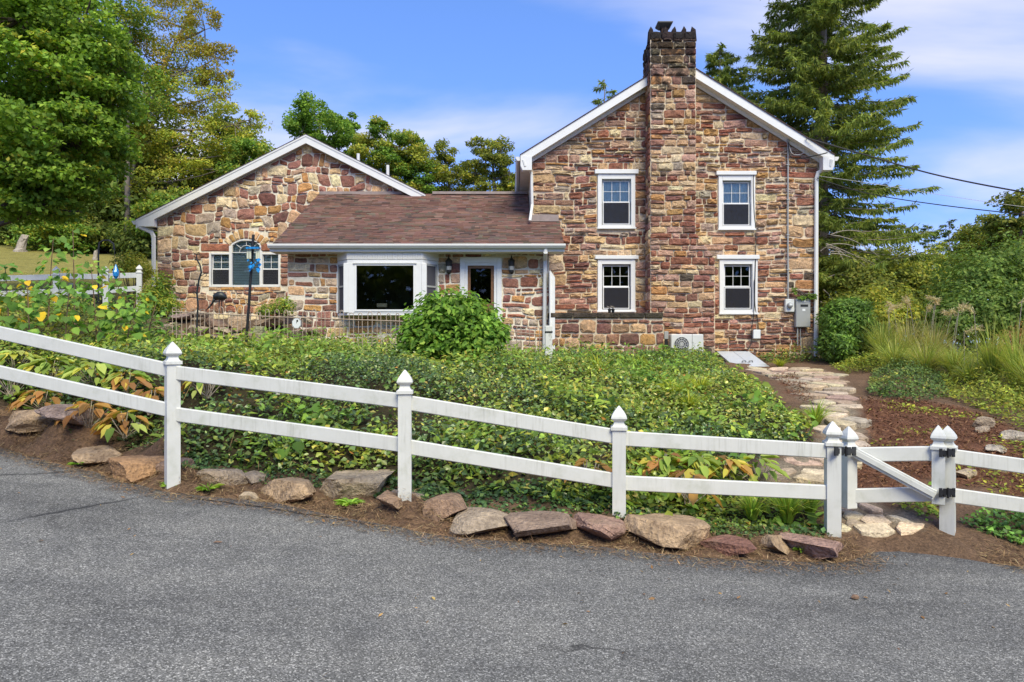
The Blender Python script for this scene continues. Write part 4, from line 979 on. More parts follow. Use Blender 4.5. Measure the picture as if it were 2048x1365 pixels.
# wing roof
mb = MB(); DWF = 21.45
for s, xe in ((-1, WC - 5.36), (1, WC + 5.36)):
    p = [(WC, zw(WC) + .02), (xe, zw(xe) + .02), (xe, zw(xe) - .1), (WC, zw(WC) - .1)]
    if s > 0:
        xq = -2.72; mb.prism([(WC, zw(WC) + .03), (xq, zw(xq) + .03), (xq, zw(xq) + .014), (WC, zw(WC) + .014)], DWF - .03, 'y', DW + .3)
        mb.prism(p, DW + .302, 'y', 30.4)
    else:
        mb.prism(p[::-1], DW + .302, 'y', 30.4); mb.prism([(WC, zw(WC) + .03), (xe, zw(xe) + .03), (xe, zw(xe) + .014), (WC, zw(WC) + .014)][::-1], DWF - .03, 'y', DW + .3)
wroof = house.part('wing_roof', mb, 'dark_roof')
for s, xe in ((-1, WC - 5.34), (1, -2.72)):
    mb = MB(); p = [(WC, zw(WC)), (xe, zw(xe)), (xe, zw(xe) - .26), (WC, zw(WC) - .26)]
    mb.prism(p if s > 0 else p[::-1], DWF, 'y', DWF + .03)
    p = [(WC, zw(WC) + .012), (xe, zw(xe) + .012), (xe, zw(xe) - .05), (WC, zw(WC) - .05)]; mb.prism(p if s > 0 else p[::-1], DWF - .017, 'y', DWF - .001)
    house.part('rake_board', mb, 'white_trim', wroof)
    mb = MB(); p = [(WC, zw(WC) - .2), (xe, zw(xe) - .2), (xe, zw(xe) - .22), (WC, zw(WC) - .22)]; mb.prism(p if s > 0 else p[::-1], DWF + .031, 'y', DW - .05); house.part('soffit', mb, 'soffit_white', wroof)
xe = WC - 5.34
mb = MB(); p = [(xe, zw(xe) - .02), (xe, zw(xe) - .1), (xe + .08, zw(xe) - .2), (WL + .02, zw(xe) - .2), (WL + .02, zw(WL) - .19)]; mb.prism(p, DWF - .01, 'y', DW - .06); house.part('cornice_return', mb, 'white_trim', wroof)
mb = MB(); gp = [(xe - .01, zw(xe) - .02), (xe - .13, zw(xe) - .02), (xe - .12, zw(xe) - .07), (xe - .08, zw(xe) - .13), (xe - .01, zw(xe) - .13)]; mb.prism(gp[::-1], DWF, 'y', 30.3); house.part('gutter', mb, 'white_metal', wroof)
pipe('downspout', [at(279, 446, 21.5), at(281, 455, 21.5), at(303, 465, DW - .1), at(307.5, 474, DW - .1), at(308, 600, DW - .1)], 0.13, 0.08)
for px, y0, y1 in ((716.5, 308, 330), (775.5, 331, 360)):
    c = at(px, y0, 24.0); mb = MB(); mb.tube([(c[0], 24, zw(c[0]) - .1), (c[0], 24, c[2])], .055, 10); house.part('vent_pipe', mb, 'white_trim', wroof)
# triple window with arched middle light
win = None
def frame4(q, D0, wd, d): 
    mb = MB(); sash_bars(mb, q, D0, wd, d); return mb
yc0 = DW - .02
mb = MB(); z0w, z1w = tri[2], tri[3]
for px in (420.5, 461.5, 522.5, 559): mb.box(PX(px, DW) - (.03 if px not in (461.5, 522.5) else .045), PX(px, DW) + (.03 if px not in (461.5, 522.5) else .045), yc0, DW + .1, z0w, z1w - .03 + (.24 if px in (461.5, 522.5) else 0))
mb.box(PX(420, DW), PX(560, DW), yc0 - .01, DW + .1, z0w - .01, z0w + .05); mb.box(PX(423, DW), PX(459, DW), yc0 + .003, DW + .1, z1w - .06, z1w - .01); mb.box(PX(525, DW), PX(557, DW), yc0 + .003, DW + .1, z1w - .06, z1w - .01)
win = house.part('triple_window', mb, 'white_trim', label='triple window with arched centre light and pale blinds')
pts = [(ARC_C[0] + 43.5 / ppm * math.cos(a), DW + .03, ARC_C[1] + 43.5 / ppm * math.sin(a)) for a in np.linspace(R(48), R(132), 15)]
mb = MB(); mb.tube(pts, .04, 6); house.part('arched_frame', mb, 'white_trim', win)
for (a, b) in ((425.5, 457.5), (526, 557)):
    zt, zb_, zm_ = PZ(510, DW), PZ(571, DW), PZ(538.5, DW); x0, x1 = PX(a, DW), PX(b, DW)
    for (qa, qb, D, mm) in ((zm_ + .02, zt, DW + .05, 'glass'), (zb_ + .03, zm_ - .02, DW + .02, 'glass')):
        mb = MB(); sash_bars(mb, (x0, x1, qa, qb), D, .025, .03); house.part('sash', mb, 'white_trim', win)
        mb = MB(); mb.box(x0, x1, D + .015, D + .018, qa, qb); house.part('pane', mb, mm, win)
    mb = MB(); mb.box(x0, x1, DW + .012, DW + .015, zb_ + .03, zm_ - .02); house.part('insect_screen', mb, 'screen_mesh' if 'screen_mesh' in MT else 'glass_dark', win)
    mb = MB(); xm = (x0 + x1) / 2; mb.box(xm - .008, xm + .008, DW + .055, DW + .064, zm_ + .02, zt); zq = (zm_ + zt) / 2; mb.box(x0, x1, DW + .0555, DW + .0635, zq - .008, zq + .008); house.part('muntin', mb, 'white_trim', win)
mb = MB(); x0, x1 = PX(464.5, DW), PX(519.5, DW); mb.box(x0, x1, DW + .05, DW + .054, z0w + .05, PZ(483, DW)); house.part('pane', mb, 'glass', win)
mb = MB(); zq = PZ(505, DW); mb.box(x0, x1, DW + .03, DW + .045, zq - .01, zq + .01)
mb.tube([(ARC_C[0] + 14 / ppm * math.cos(a), DW + .04, zq + 14 / ppm * math.sin(a)) for a in np.linspace(0, math.pi, 9)], .009, 4)
for a in (math.pi / 2, math.pi * .22, math.pi * .78): mb.tube([(ARC_C[0] + 14 / ppm * math.cos(a), DW + .04, zq + 14 / ppm * math.sin(a)), (ARC_C[0] + 26 / ppm * math.cos(a), DW + .04, zq + 24 / ppm * math.sin(a))], .009, 4)
house.part('muntin', mb, 'white_trim', win)
for (a, b, t0, t1) in ((422, 459, 508, 574), (463, 521, 482, 574), (525, 559, 508, 574)):
    k = 0; zt = PZ(t0, DW); 
    mb = MB()
    while zt > PZ(t1, DW):
        mb.add([(PX(a, DW), DW + .16, zt), (PX(b, DW), DW + .16, zt), (PX(b, DW), DW + .125, zt - .045), (PX(a, DW), DW + .125, zt - .045)], [(0, 1, 2, 3)]); zt -= .052
    house.part('blind', mb, 'blind', win)
# ------------------------------------------------------------------ terrace wall, bulkhead, service boxes
DT = 17.55
tw = Thing('terrace_wall', (PX(1212, DT), DT, 1.4), 'low stone terrace wall with a dark mossy coping in front of the gable', 'wall')
tx0, tx1, tz1 = PX(1099, DT), PX(1326, DT), PZ(627, DT)
mb = MB(); mb.box(tx0, tx1, DT, DT + .35, 0.7, tz1 - .04); mb.box(tx1 - .35, tx1, DT + .352, DG - .62, .7, tz1 - .04); body = tw.part('wall_core', mb, 'mortar')
st = []
for r in pack(tx0, tx1, .95, tz1 - .14, .05, [5, 6, 7, 8, 9], [4, 5, 6, 7]):
    p = rough_rect(r, .035, 77, .03, .012)
    if p:
        p = clip_half(clip_half(p, (1, 0), tx1), (-1, 0), -tx0)
        if len(p) > 2: st.append(dedupe(p, .01))
put_stones(st, Fr(DT), tw, body, 'stone', lambda p: pick([(3, PURPLE), (3, (0.30, .17, .12)), (2, OCHRE), (2, TAN), (1, MAROON)]), 'stone', (.03, .06), 200)
x = tx0 - .04
while x < tx1 - .05:
    w = random.uniform(.35, .75); x1 = min(x + w, tx1 + .06); mb = MB(); mb.box(x + .008, x1 - .008, DT - .06, DT + .42, tz1 - .12 + random.uniform(-.008, .008), tz1 + .015 + random.uniform(-.012, .012), .015)
    tw.part('coping_stone', mb, 'stone', col=np.array(pick([(3, (.05, .042, .036)), (1, (0.09, .07, .058)), (1, (.13, .10, .075))]))); x = x1
mb = MB(); mb.box(tx0 + .02, tx1 - .36, DT + .43, DG - .08, tz1 - .02, tz1 - .001); tw.part('paving', mb, 'flashing')

# white privacy board at the end of the terrace
mb = MB(); a = at(1099, 622, 17.6); xw0, xw1 = PX(1098.5, 17.6), PX(1109.5, 17.6)
mb.prism([(17.45, 1.3), (18.6, 1.3), (18.6, PZ(543, 17.6)), (17.45, PZ(543, 17.6))], xw0, 'x', xw0 + .03)
mb.prism([(xw0 + .031, 1.5), (xw1, 1.5), (xw1, PZ(556, 17.6)), (xw0 + .031, PZ(543, 17.6))], 17.5, 'y', 17.54)
t = Thing('privacy_panel', (xw0, 17.6, 1.5), 'narrow white upright board with slanted top beside the entry downspout', 'panel'); t.part('board', mb, 'white_trim')

for px, kind in ((1219, 0), (1226, 1)):
    c = at(px, 622, DT + .2); t = Thing('flower_pot', (c[0], c[1], tz1), 'tiny dark flower pot on the terrace coping, ' + ('nearer the entry' if kind == 0 else 'nearer the chimney'), 'pot', 'pots on the terrace wall')
    mb = MB(); mb.lathe((c[0], c[1], tz1 + .01), [(.03, 0), (.045, .09), (.05, .1), (.04, .1)], 8); t.part('pot', mb, 'black_iron')
    mb = MB()
    for k in range(9):
        an = random.uniform(0, 6.28); mb.tube([(c[0], c[1], tz1 + .1), (c[0] + .03 * math.cos(an), c[1] + .03 * math.sin(an), tz1 + .17), (c[0] + .07 * math.cos(an), c[1] + .07 * math.sin(an), tz1 + random.uniform(.13, .22))], [.006, .01, .002], 4)
    t.part('plant', mb, 'dead_wood')

bh = Thing('cellar_bulkhead', (6.2, 18.4, 1.3), 'sloping grey steel cellar door with two leaves against the gable', 'cellar door')
by0, by1 = DG - .06, 17.62; bz0, bz1 = PZ(703, DG), PZ(733, 17.62); bx0, bx1, bxm = 5.74, 6.64, 6.2
for xa_, xb_ in ((bx0, bxm - .006), (bxm + .006, bx1)):
    mb = MB(); mb.add([(xa_, by1, bz1), (xb_, by1, bz1), (xb_, by0, bz0), (xa_, by0, bz0), (xa_, by1, bz1 - .045), (xb_, by1, bz1 - .045), (xb_, by0, bz0 - .045), (xa_, by0, bz0 - .045)],
                      [(0, 1, 2, 3), (7, 6, 5, 4), (4, 5, 1, 0), (5, 6, 2, 1), (6, 7, 3, 2), (7, 4, 0, 3)]); lf = bh.part('door_leaf', mb, 'bulkhead')
    hx = bxm + (-.09 if xa_ == bx0 else .09); y = by1 + .35; z = bz1 + (bz0 - bz1) * .35 / (by0 - by1)
    mb = MB(); mb.tube([(hx - .05, y, z), (hx - .05, y, z + .04), (hx + .05, y + .02, z + .045), (hx + .05, y + .02, z)], .012, 6); bh.part('handle', mb, 'black_iron', lf)
mb = MB(); mb.add([(bx0 + .03, by1 + .05, .7), (bx1 - .03, by1 + .05, .7), (bx1 - .03, by0, .7), (bx0 + .03, by0, .7), (bx0 + .03, by1 + .05, bz1 - .046), (bx1 - .03, by1 + .05, bz1 - .046), (bx1 - .03, by0, bz0 - .046), (bx0 + .03, by0, bz0 - .046)],
                  [(4, 5, 6, 7), (0, 1, 5, 4), (1, 2, 6, 5), (2, 3, 7, 6), (3, 0, 4, 7)]); bh.part('frame', mb, 'mortar')

ac = Thing('air_conditioner', (PX(1373, 18.2), 18.2, 1.3), 'off-white outdoor air conditioning unit with round fan grille at the chimney foot', 'air conditioner')
ax0, ax1, az0, az1 = PX(1342, 18.1), PX(1407, 18.1), 1.42, PZ(669, 18.1)
mb = MB(); mb.box(ax0, ax1, 18.1, 18.4, az0, az1, .02); bo = ac.part('cabinet', mb, 'light_plastic')
cx_, cz_ = PX(1363, 18.1), PZ(689, 18.1)
mb = MB(); mb.add([(cx_ + .19 * math.cos(a), 18.098, cz_ + .19 * math.sin(a)) for a in np.linspace(0, 2 * math.pi, 24, False)], [tuple(range(23, -1, -1))]); ac.part('fan_opening', mb, 'screen', bo)
mb = MB()
for r in (.05, .1, .15, .195): mb.tube([(cx_ + r * math.cos(a), 18.085, cz_ + r * math.sin(a)) for a in np.linspace(0, 2 * math.pi, 21)], .006, 4)
for a in np.linspace(0, math.pi, 7): mb.tube([(cx_ - .2 * math.cos(a), 18.083, cz_ - .2 * math.sin(a)), (cx_ + .2 * math.cos(a), 18.083, cz_ + .2 * math.sin(a))], .005, 4)
ac.part('grille', mb, 'light_plastic', bo)
mb = MB(); mb.box(PX(1384, 18.1), PX(1385, 18.1), 18.094, 18.099, az0, az1); ac.part('panel_seam', mb, 'grey_metal', bo)
mb = MB(); mb.box(ax0 + .05, ax0 + .15, 18.12, 18.38, 1.1, az0 - .002); mb2 = MB(); mb2.box(ax1 - .15, ax1 - .05, 18.12, 18.38, 1.1, az0 - .002); ac.part('foot', mb, 'grey_metal'); ac.part('foot', mb2, 'grey_metal')

dz = Thing('disconnect_box', (PX(1333, 18.2), 18.2, 1.4), 'small grey electrical disconnect box on a dark post by the terrace wall', 'electrical box')
mb = MB(); mb.box(PX(1328.5, 18.2), PX(1337, 18.2), 18.2, 18.28, PZ(679, 18.2), PZ(663, 18.2), .01); dz.part('box', mb, 'grey_metal')
mb = MB(); mb.box(PX(1330, 18.2), PX(1336, 18.2), 18.22, 18.27, 1.2, PZ(679, 18.2) - .002); dz.part('post', mb, 'black_iron')

DB = DG - .06
em = Thing('electric_meter', (PX(1577, DG), DG, PZ(625, DG)), 'round glass electric meter in a pale box below the conduit', 'electric meter')
mb = MB(); mb.box(PX(1568, DB), PX(1586, DB), DB - .1, DB + .02, PZ(625, DB), PZ(599, DB), .015); em.part('box', mb, 'light_plastic')
c = at(1579, 611, DB - .1); mb = MB()
ring = [(r, y) for r, y in ((.075, 0), (.08, -.03), (.07, -.08), (.055, -.1))]
V = [(c[0] + r * math.cos(a), c[1] + y, c[2] + r * math.sin(a)) for r, y in ring for a in np.linspace(0, 2 * math.pi, 16, False)]
F = [(i * 16 + j, i * 16 + (j + 1) % 16, (i + 1) * 16 + (j + 1) % 16, (i + 1) * 16 + j) for i in range(3) for j in range(16)] + [tuple(range(48, 64))]
me_ = em.np('meter_dome', V, F, 'grey_metal', smooth=True)
mb = MB(); mb.box(c[0] - .04, c[0] + .04, c[1] - .104, c[1] - .1005, c[2] - .01, c[2] + .03); em.part('dial', mb, 'dial', me_)
mb = MB(); mb.tube([at(1576, 599, DB - .03), at(1575.5, 450, DB - .03), at(1576, 283, DB - .03)], .024, 8); mb.lathe(at(1576, 283, DB - .03), [(.024, -.03), (.045, 0), (.04, .05), (.01, .07)], 8); em.part('conduit', mb, 'grey_metal')
for py in (330, 400, 470, 540):
    mb = MB(); q = at(1575.7, py, DB - .03); mb.box(q[0] - .045, q[0] + .045, q[1] - .03, DB + .05, q[2] - .012, q[2] + .012); em.part('bracket', mb, 'grey_metal')
mb = MB(); mb.tube([at(1586, 619, DB - .04), at(1590, 619, DB - .04)], .03, 8); em.part('link_pipe', mb, 'grey_metal')

eb = Thing('breaker_panel', (PX(1602, DG), DG, PZ(655, DG)), 'tall grey electrical panel box with black label beside the meter', 'electrical box')
mb = MB(); mb.box(PX(1588, DB), PX(1617, DB), DB - .13, DB + .02, PZ(655, DB), PZ(598.5, DB), .015); bx_ = eb.part('cabinet', mb, 'grey_metal')
mb = MB(); y = DB - .134; mb.box(PX(1597, DB), PX(1612, DB), y, DB - .131, PZ(614.5, DB), PZ(610, DB)); eb.part('nameplate', mb, 'black_iron', bx_)
mb = MB(); mb.box(PX(1600.5, DB), PX(1606.5, DB), y, DB - .131, PZ(623, DB), PZ(618.5, DB)); eb.part('sticker', mb, 'dial', bx_)
mb = MB(); mb.box(PX(1600, DB), PX(1609, DB), y - .004, DB - .131, PZ(605, DB), PZ(601, DB)); eb.part('latch', mb, 'light_plastic', bx_)
for px in (1595, 1600.5):
    mb = MB(); mb.tube([at(px, 655, DB - .05), at(px, 692, DB - .05)], .02 if px < 1600 else .012, 8); eb.part('conduit', mb, 'grey_metal')

cb = Thing('utility_box', (PX(1512, DG), DG, PZ(678, DG)), 'small white cable box on the wall above the cellar door', 'utility box')
mb = MB(); mb.box(PX(1504.5, DB), PX(1519, DB), DB - .09, DB + .02, PZ(678, DB), PZ(660, DB), .012); cb.part('box', mb, 'dial')
mb = MB(); mb.tube([at(1512 + 10 * math.cos(a), 668 + 9.5 * math.sin(a), DB - .05 - .1 * (k % 2) * .1) for k, a in enumerate(np.linspace(0, 6.5, 22))], .009, 5); cb.part('cable_loop', mb, 'cable_black')
def cable(name, label, pts, r, material='cable_black', cat='cable', sub=8):
    P = [np.array(p, float) for p in pts]; Q = []
    for i in range(len(P) - 1):      # catmull-rom
        p0, p1, p2, p3 = P[max(i - 1, 0)], P[i], P[i + 1], P[min(i + 2, len(P) - 1)]
        for k in range(sub):
            t = k / sub; Q.append(.5 * (2 * p1 + (p2 - p0) * t + (2 * p0 - 5 * p1 + 4 * p2 - p3) * t * t + (3 * p1 - p0 - 3 * p2 + p3) * t ** 3))
    Q.append(P[-1]); mb = MB(); mb.tube(Q, r, 5); return single(name, Q[-1], mb.v, mb.f, material, label, cat)
cable('wall_cable', 'black cable running down beside the upper gable window to the white box', [at(1516, 346, DB), at(1507, 350, DB), at(1508, 420, DB), at(1512, 470, DB), at(1510, 560, DB - .02), at(1510, 610, DB), at(1515, 640, DB), at(1517, 660, DB - .05)], .012)
cable('wall_cable', 'looping black cable from lower gable window to the cellar door', [at(1509, 560, DB - .03), at(1508, 620, DB - .03), at(1503, 660, DB - .03), at(1503, 685, DB - .03), at(1495, 700, DB - .08)], .012)
cable('service_cable', 'thick service cable looping from the conduit head to the cornice corner', [at(1577, 285, DB - .06), at(1580, 312, DB - .1), at(1595, 318, DB - .1), at(1625, 313, DB - .25), at(1655, 306, DF - .15)], .016)
cable('service_cable', 'thin pale cable hanging under the rake beside the conduit', [at(1578, 290, DB - .05), at(1585, 308, DB - .08), at(1605, 308, DB - .08), at(1613, 290, DF + .1), at(1613, 278, DF - .02)], .01, 'cable_white')
# spans leaving to the right, sagging a little
cable('power_line', 'upper overhead wire sagging from the rake to the pole beyond', [at(1612, 276, DF - .05), at(1720, 307, DF - .6), at(1880, 352, DF - 1.6), at(2100, 394, DF - 3.2), at(2400, 440, DF - 5)], .02)
cable('power_line', 'lower overhead wire leaving the corner of the gable above the shrubs', [at(1634, 357, DB - .1), at(1730, 386, DG - .6), at(1870, 409, DG - 1.8), at(2080, 432, DG - 3.5), at(2400, 455, DG - 6)], .013)
cable('power_line', 'thin faint overhead wire between the two thicker ones', [at(1634, 352, DB - .1), at(1740, 367, DG - .6), at(1880, 390, DG - 1.2), at(2080, 418, DG - 2.5), at(2400, 450, DG - 4)], .006, 'cable_white')

# ------------------------------------------------------------------ white vinyl fence and gate
def cap_rings(w):      # gothic cap: (half width, height)
    return [(w * .62, 0), (w * .62, .03), (w * .52, .035), (w * .42, .05), (w * .36, .075), (w * .39, .085), (w * .55, .1), (w * .6, .112), (w * .55, .135), (w * .42, .165), (w * .25, .195), (w * .09, .222), (w * .01, .232)]
def square_lathe(c, prof, rot):
    mb = MB(); V = []
    for r, z in prof:
        for k in range(4):
            a = rot + math.pi / 4 + k * math.pi / 2; V.append((c[0] + r * 1.414 * math.cos(a), c[1] + r * 1.414 * math.sin(a), c[2] + z))
    n = len(prof); F = [(i * 4 + j, i * 4 + (j + 1) % 4, (i + 1) * 4 + (j + 1) % 4, (i + 1) * 4 + j) for i in range(n - 1) for j in range(4)] + [(3, 2, 1, 0), tuple(range((n - 1) * 4, n * 4))]
    mb.add(V, F); return mb
PW = .127
def post(thing, base, ztop, rot, name='post', w=PW, hard=None):
    """square post from below ground to ztop, gothic cap above"""
    b = w / 2
    mb = square_lathe((base[0], base[1], 0), [(b - .006, base[2]), (b, base[2] + .006), (b, ztop - .004), (b - .004, ztop)], rot); p = thing.part(name, mb, 'white_vinyl')
    mb = square_lathe((base[0], base[1], ztop - .03), cap_rings(w), rot); thing.part('cap', mb, 'white_vinyl', p); return p
RH, RW = .142, .042
def rail(thing, A, B, name='rail'):
    """A,B: centres of the top edge"""
    a = np.array(A, float); b = np.array(B, float); dz = np.array((0, 0, RH / 2)); mb = MB(); mb.beam(a - dz, b - dz, RW, RH, (0, 0, 1), .008); return thing.part(name, mb, 'white_vinyl')
fl = Thing('rail_fence', tuple(at(810, 970, 6.6)), 'white vinyl two-rail fence with pointed caps stepping down the bank to the gate', 'fence')
tops = {-60: 628, 345: 684, 810: 740, 1238: 812, 1665: 843}
pts = []
rots = [R(30), R(38), R(6), R(-8), R(-12)]
for (px, py, D), rot in zip(POSTS, rots):
    b = at(px, py, D); zt = PZ(tops[px], D) - .2; b[2] -= .6; post(fl, b, zt, rot); pts.append((px, D))
RT = [((-60, 640), (345, 728)), ((345, 731), (810, 788)), ((810, 790), (1238, 860)), ((1238, 862), (1665, 888))]
RB = [((-60, 718), (345, 808)), ((345, 814), (810, 876)), ((810, 878), (1238, 948)), ((1238, 951), (1665, 971))]
for k in range(4):
    for Rr in (RT, RB):
        (xa_, ya_), (xb_, yb_) = Rr[k]; rail(fl, at(xa_, ya_, POSTS[k][2] - .01), at(xb_, yb_, POSTS[k + 1][2] - .01))
# right of the gate
fr = Thing('rail_fence', tuple(at(1895, 1072, 6.7)), 'white vinyl two-rail fence running off the frame beyond the latch post', 'fence')
b = at(1895, 1072, 6.7); zt = PZ(852, 6.7) - .2; b2 = b.copy(); b2[2] -= .25; latch_post = post(fr, b2, zt, R(-38))
b6 = at(2330, 1120, 6.4); b6z = PZ(905, 6.4) - .2; q = b6.copy(); q[2] -= .25; post(fr, q, b6z, R(-8))
rail(fr, at(1895, 897, 6.69), at(2330, 957, 6.4)); rail(fr, at(1895, 975, 6.69), at(2330, 1036, 6.4))
# gate
DGt = 6.86
gt = Thing('garden_gate', tuple(at(1697, 1016, DGt)), 'white vinyl gate with diagonal brace hung between two capped posts', 'gate')
for px, yb, yt, rot in ((1697, 1016, 853, R(30)), (1876.5, 1008, 851, R(-30))):
    D_ = DGt if px < 1800 else 6.62
    b = at(px, yb, D_); post(gt, b, PZ(yt, D_) - .2, R(12) if px < 1800 else R(-32), 'stile', .11)
A1, B1 = at(1697, 895.5, DGt - .01), at(1877, 892.5, 6.63); rail(gt, A1, B1)
A2, B2 = at(1697, 978, DGt - .01), at(1877, 973.5, 6.63); rail(gt, A2, B2)
mb = MB(); mb.beam(at(1709, 905, DGt - .07), at(1869, 991, 6.63 - .06), .045, .1, (0, 0, 1), .006); br = gt.part('brace', mb, 'white_vinyl')
mb = MB(); mb.beam(at(1709, 905, DGt - .1), at(1869, 991, 6.63 - .09), .012, .05, (0, 0, 1), .003); gt.part('brace_strip', mb, 'white_vinyl', br)
def hinge(px0, px1, py0, py1, D0, D1, nm):
    A = at(px0, (py0 + py1) / 2, D0); B_ = at(px1, (py0 + py1) / 2, D1); hh = (py1 - py0) / FPX * D0; mb = MB()
    d = B_ - A
    def pl(t0, t1, z0, z1, o=0): mb.beam(A + d * t0 + (0, -o, (z0 + z1) / 2 * hh), A + d * t1 + (0, -o, (z0 + z1) / 2 * hh), .012, abs(z1 - z0) * hh, (0, 0, 1), .003)
    pl(0, 1, -.28, .28); pl(0, .16, -.5, -.2, .001); pl(0, .16, .2, .5, .001); pl(.84, 1, -.5, -.2, .001); pl(.84, 1, .2, .5, .001); pl(.25, .42, -.46, .46, .002); pl(.58, .75, -.46, .46, .002)
    c = A + d * .5; mb.tube([c + (0, -.012, -hh * .55), c + (0, -.012, hh * .55)], .011, 8)
    gt.part(nm, mb, 'black_iron')
hinge(1669, 1711, 893.5, 912, 6.6 - .125, DGt - .12, 'hinge'); hinge(1879, 1909, 897.5, 914.5, 6.62 - .095, 6.7 - .11, 'hinge'); hinge(1878.5, 1909.5, 976.5, 995, 6.62 - .095, 6.7 - .11, 'hinge')
# back fence on the rise beside the wing
fb = Thing('rail_fence', (PX(140, 18), 18, 2.7), 'white vinyl fence half hidden by tall plants on the rise beside the wing', 'fence')
BP = [(-90, 640, 16.6, 540), (113, 640, 17.4, 533), (212, 650, 18.0, 533), (279, 628, 18.6, 530)]
for px, py, D, tp in BP:
    b = at(px, py, D); b[2] -= .3; post(fb, b, PZ(tp, D) - .2, R(20))
for k in range(3):
    a_, b_ = BP[k], BP[k + 1]
    for off in (12, 45 if k < 2 else 42): rail(fb, at(a_[0], a_[3] + off + 2, a_[2]), at(b_[0], b_[3] + off + (4 if off == 12 else 0), b_[2]))
c = at(557, 806, 9.2); t = Thing('stub_post', (c[0], c[1], hz(c[0], c[1])), 'short white fence post stub standing alone in the ivy behind the rails', 'post'); b = np.array((c[0], c[1], hz(c[0], c[1]) - .3))
mb = square_lathe((b[0], b[1], 0), [(.055, b[2]), (.055, PZ(768, 9.2)), (.05, PZ(766, 9.2))], R(10)); t.part('post', mb, 'white_vinyl')

# ------------------------------------------------------------------ wire border fence in front of the terrace
wf = Thing('wire_fence', tuple(at(720, 690, 14.6)), 'rusty wire border fence with looped tops along the head of the bank', 'fence')
def wire_y(px): return np.interp(px, (335, 545, 800, 1095), (620, 631, 640, 668))
def wire_d(px): return np.interp(px, (335, 800, 1000, 1095), (14.2, 14.8, 14.9, 14.4))
hoop = None
xs_ = np.arange(345, 1084, 9.3)
for i in range(0, len(xs_) - 1, 2):
    px = xs_[i]; D = wire_d(px); yb = wire_y(px); A = at(px, yb, D); B_ = at(xs_[i + 1], wire_y(xs_[i + 1]), D); zb = hz(A[0], A[1]) - .1
    loop_h = random.uniform(.1, .16)
    w = (B_[0] - A[0]) * (.95 if i % 4 else .8); P = [(A[0], A[1], zb), (A[0], A[1], A[2])]
    if px > 540 or random.random() < .25:
        for a in np.linspace(math.pi, 0, 7): P.append((A[0] + w / 2 + w / 2 * math.cos(a), A[1], A[2] + loop_h * (.45 + .55 * math.sin(a))))
    else: P.append((A[0], A[1], A[2] + .04)); P.append((A[0] + w, A[1], A[2] + .04))
    P += [(A[0] + w, A[1], A[2]), (A[0] + w + random.uniform(-.02, .02), A[1], zb)]
    mb = MB(); mb.tube(P, .008, 4); wf.part('hoop', mb, 'rust_wire')
for dy, r in ((3, .01), (48, .007)):
    mb = MB(); mb.tube([at(px, wire_y(px) + dy, wire_d(px) - .012) for px in xs_], r, 4); wf.part('line_wire', mb, 'rust_wire')
c = at(1097, 712, 14.2); z = hz(c[0], c[1]); t = Thing('gate_post', (c[0], c[1], z), 'weathered white post with peeling paint at the end of the wire fence', 'post')
mb = MB(); mb.box(c[0] - .075, c[0] + .075, c[1] - .07, c[1] + .07, z - .3, PZ(652, 14.2), .012); t.part('post', mb, 'weathered_white')
mb = MB(); mb.box(c[0] - .083, c[0] + .083, c[1] - .078, c[1] - .0705, PZ(666, 14.2), PZ(663, 14.2)); t.part('strap', mb, 'black_iron')

# ------------------------------------------------------------------ garden ornaments
c = at(433, 626, 15.6); t = Thing('heron_statue', (c[0], c[1], 2.2), 'dark metal heron statue stooping beside the wing window', 'statue')
K = 15.6 / FPX
def hp(px, py, dy=0): q = at(px, py, 15.6); q[1] += dy; return q
mb = MB(); mb.tube([hp(428, 601), hp(431, 595), hp(437, 592), hp(444, 592.5), hp(450, 595), hp(454, 597)], [.02, .075, .1, .1, .06, .015], 10)
mb.tube([hp(430, 597), hp(427, 603), hp(424, 608), hp(421, 612)], [.05, .03, .022, .024], 8); mb.tube([hp(421.5, 611), hp(418, 615), hp(411, 623)], [.026, .02, .004], 6)
t.part('body', mb, 'bronze', smooth=True)
for dx_, dy in ((0, 0), (3, .06)):
    mb = MB(); mb.tube([hp(439 + dx_, 600, dy), hp(438 + dx_, 613, dy), hp(440 + dx_, 630, dy)], [.014, .01, .01], 5); t.part('leg', mb, 'bronze')
c = at(502, 660, 14.2); t = Thing('wind_chime_pole', (c[0], c[1], hz(c[0], c[1])), 'black pole with a crosspiece standing in front of the arched window', 'pole')
mb = MB(); mb.tube([at(492, 690, 14.2), at(498, 610, 14.2), at(507, 470, 14.2)], .03, 8); t.part('pole', mb, 'black_iron')
mb = MB(); mb.tube([at(495, 487, 14.2), at(503, 484, 14.2), at(518, 486, 14.2)], .012, 5); t.part('hook', mb, 'black_iron')
t = Thing('wind_chime', tuple(at(507, 545, 14.1)), 'wind chime of blue and clear glass hanging from the black pole', 'wind chime')
mb = MB(); mb.box(PX(494, 14.1), PX(520, 14.1), 14.04, 14.14, PZ(499, 14.1), PZ(495, 14.1)); t.part('top_bar', mb, 'blue_glass')
for px in (496, 501, 514, 518):
    mb = MB(); mb.box(PX(px - 1.8, 14.1), PX(px + 1.8, 14.1), 14.085, 14.1, PZ(518, 14.1), PZ(499.5, 14.1)); t.part('glass_strip', mb, 'pale_glass')
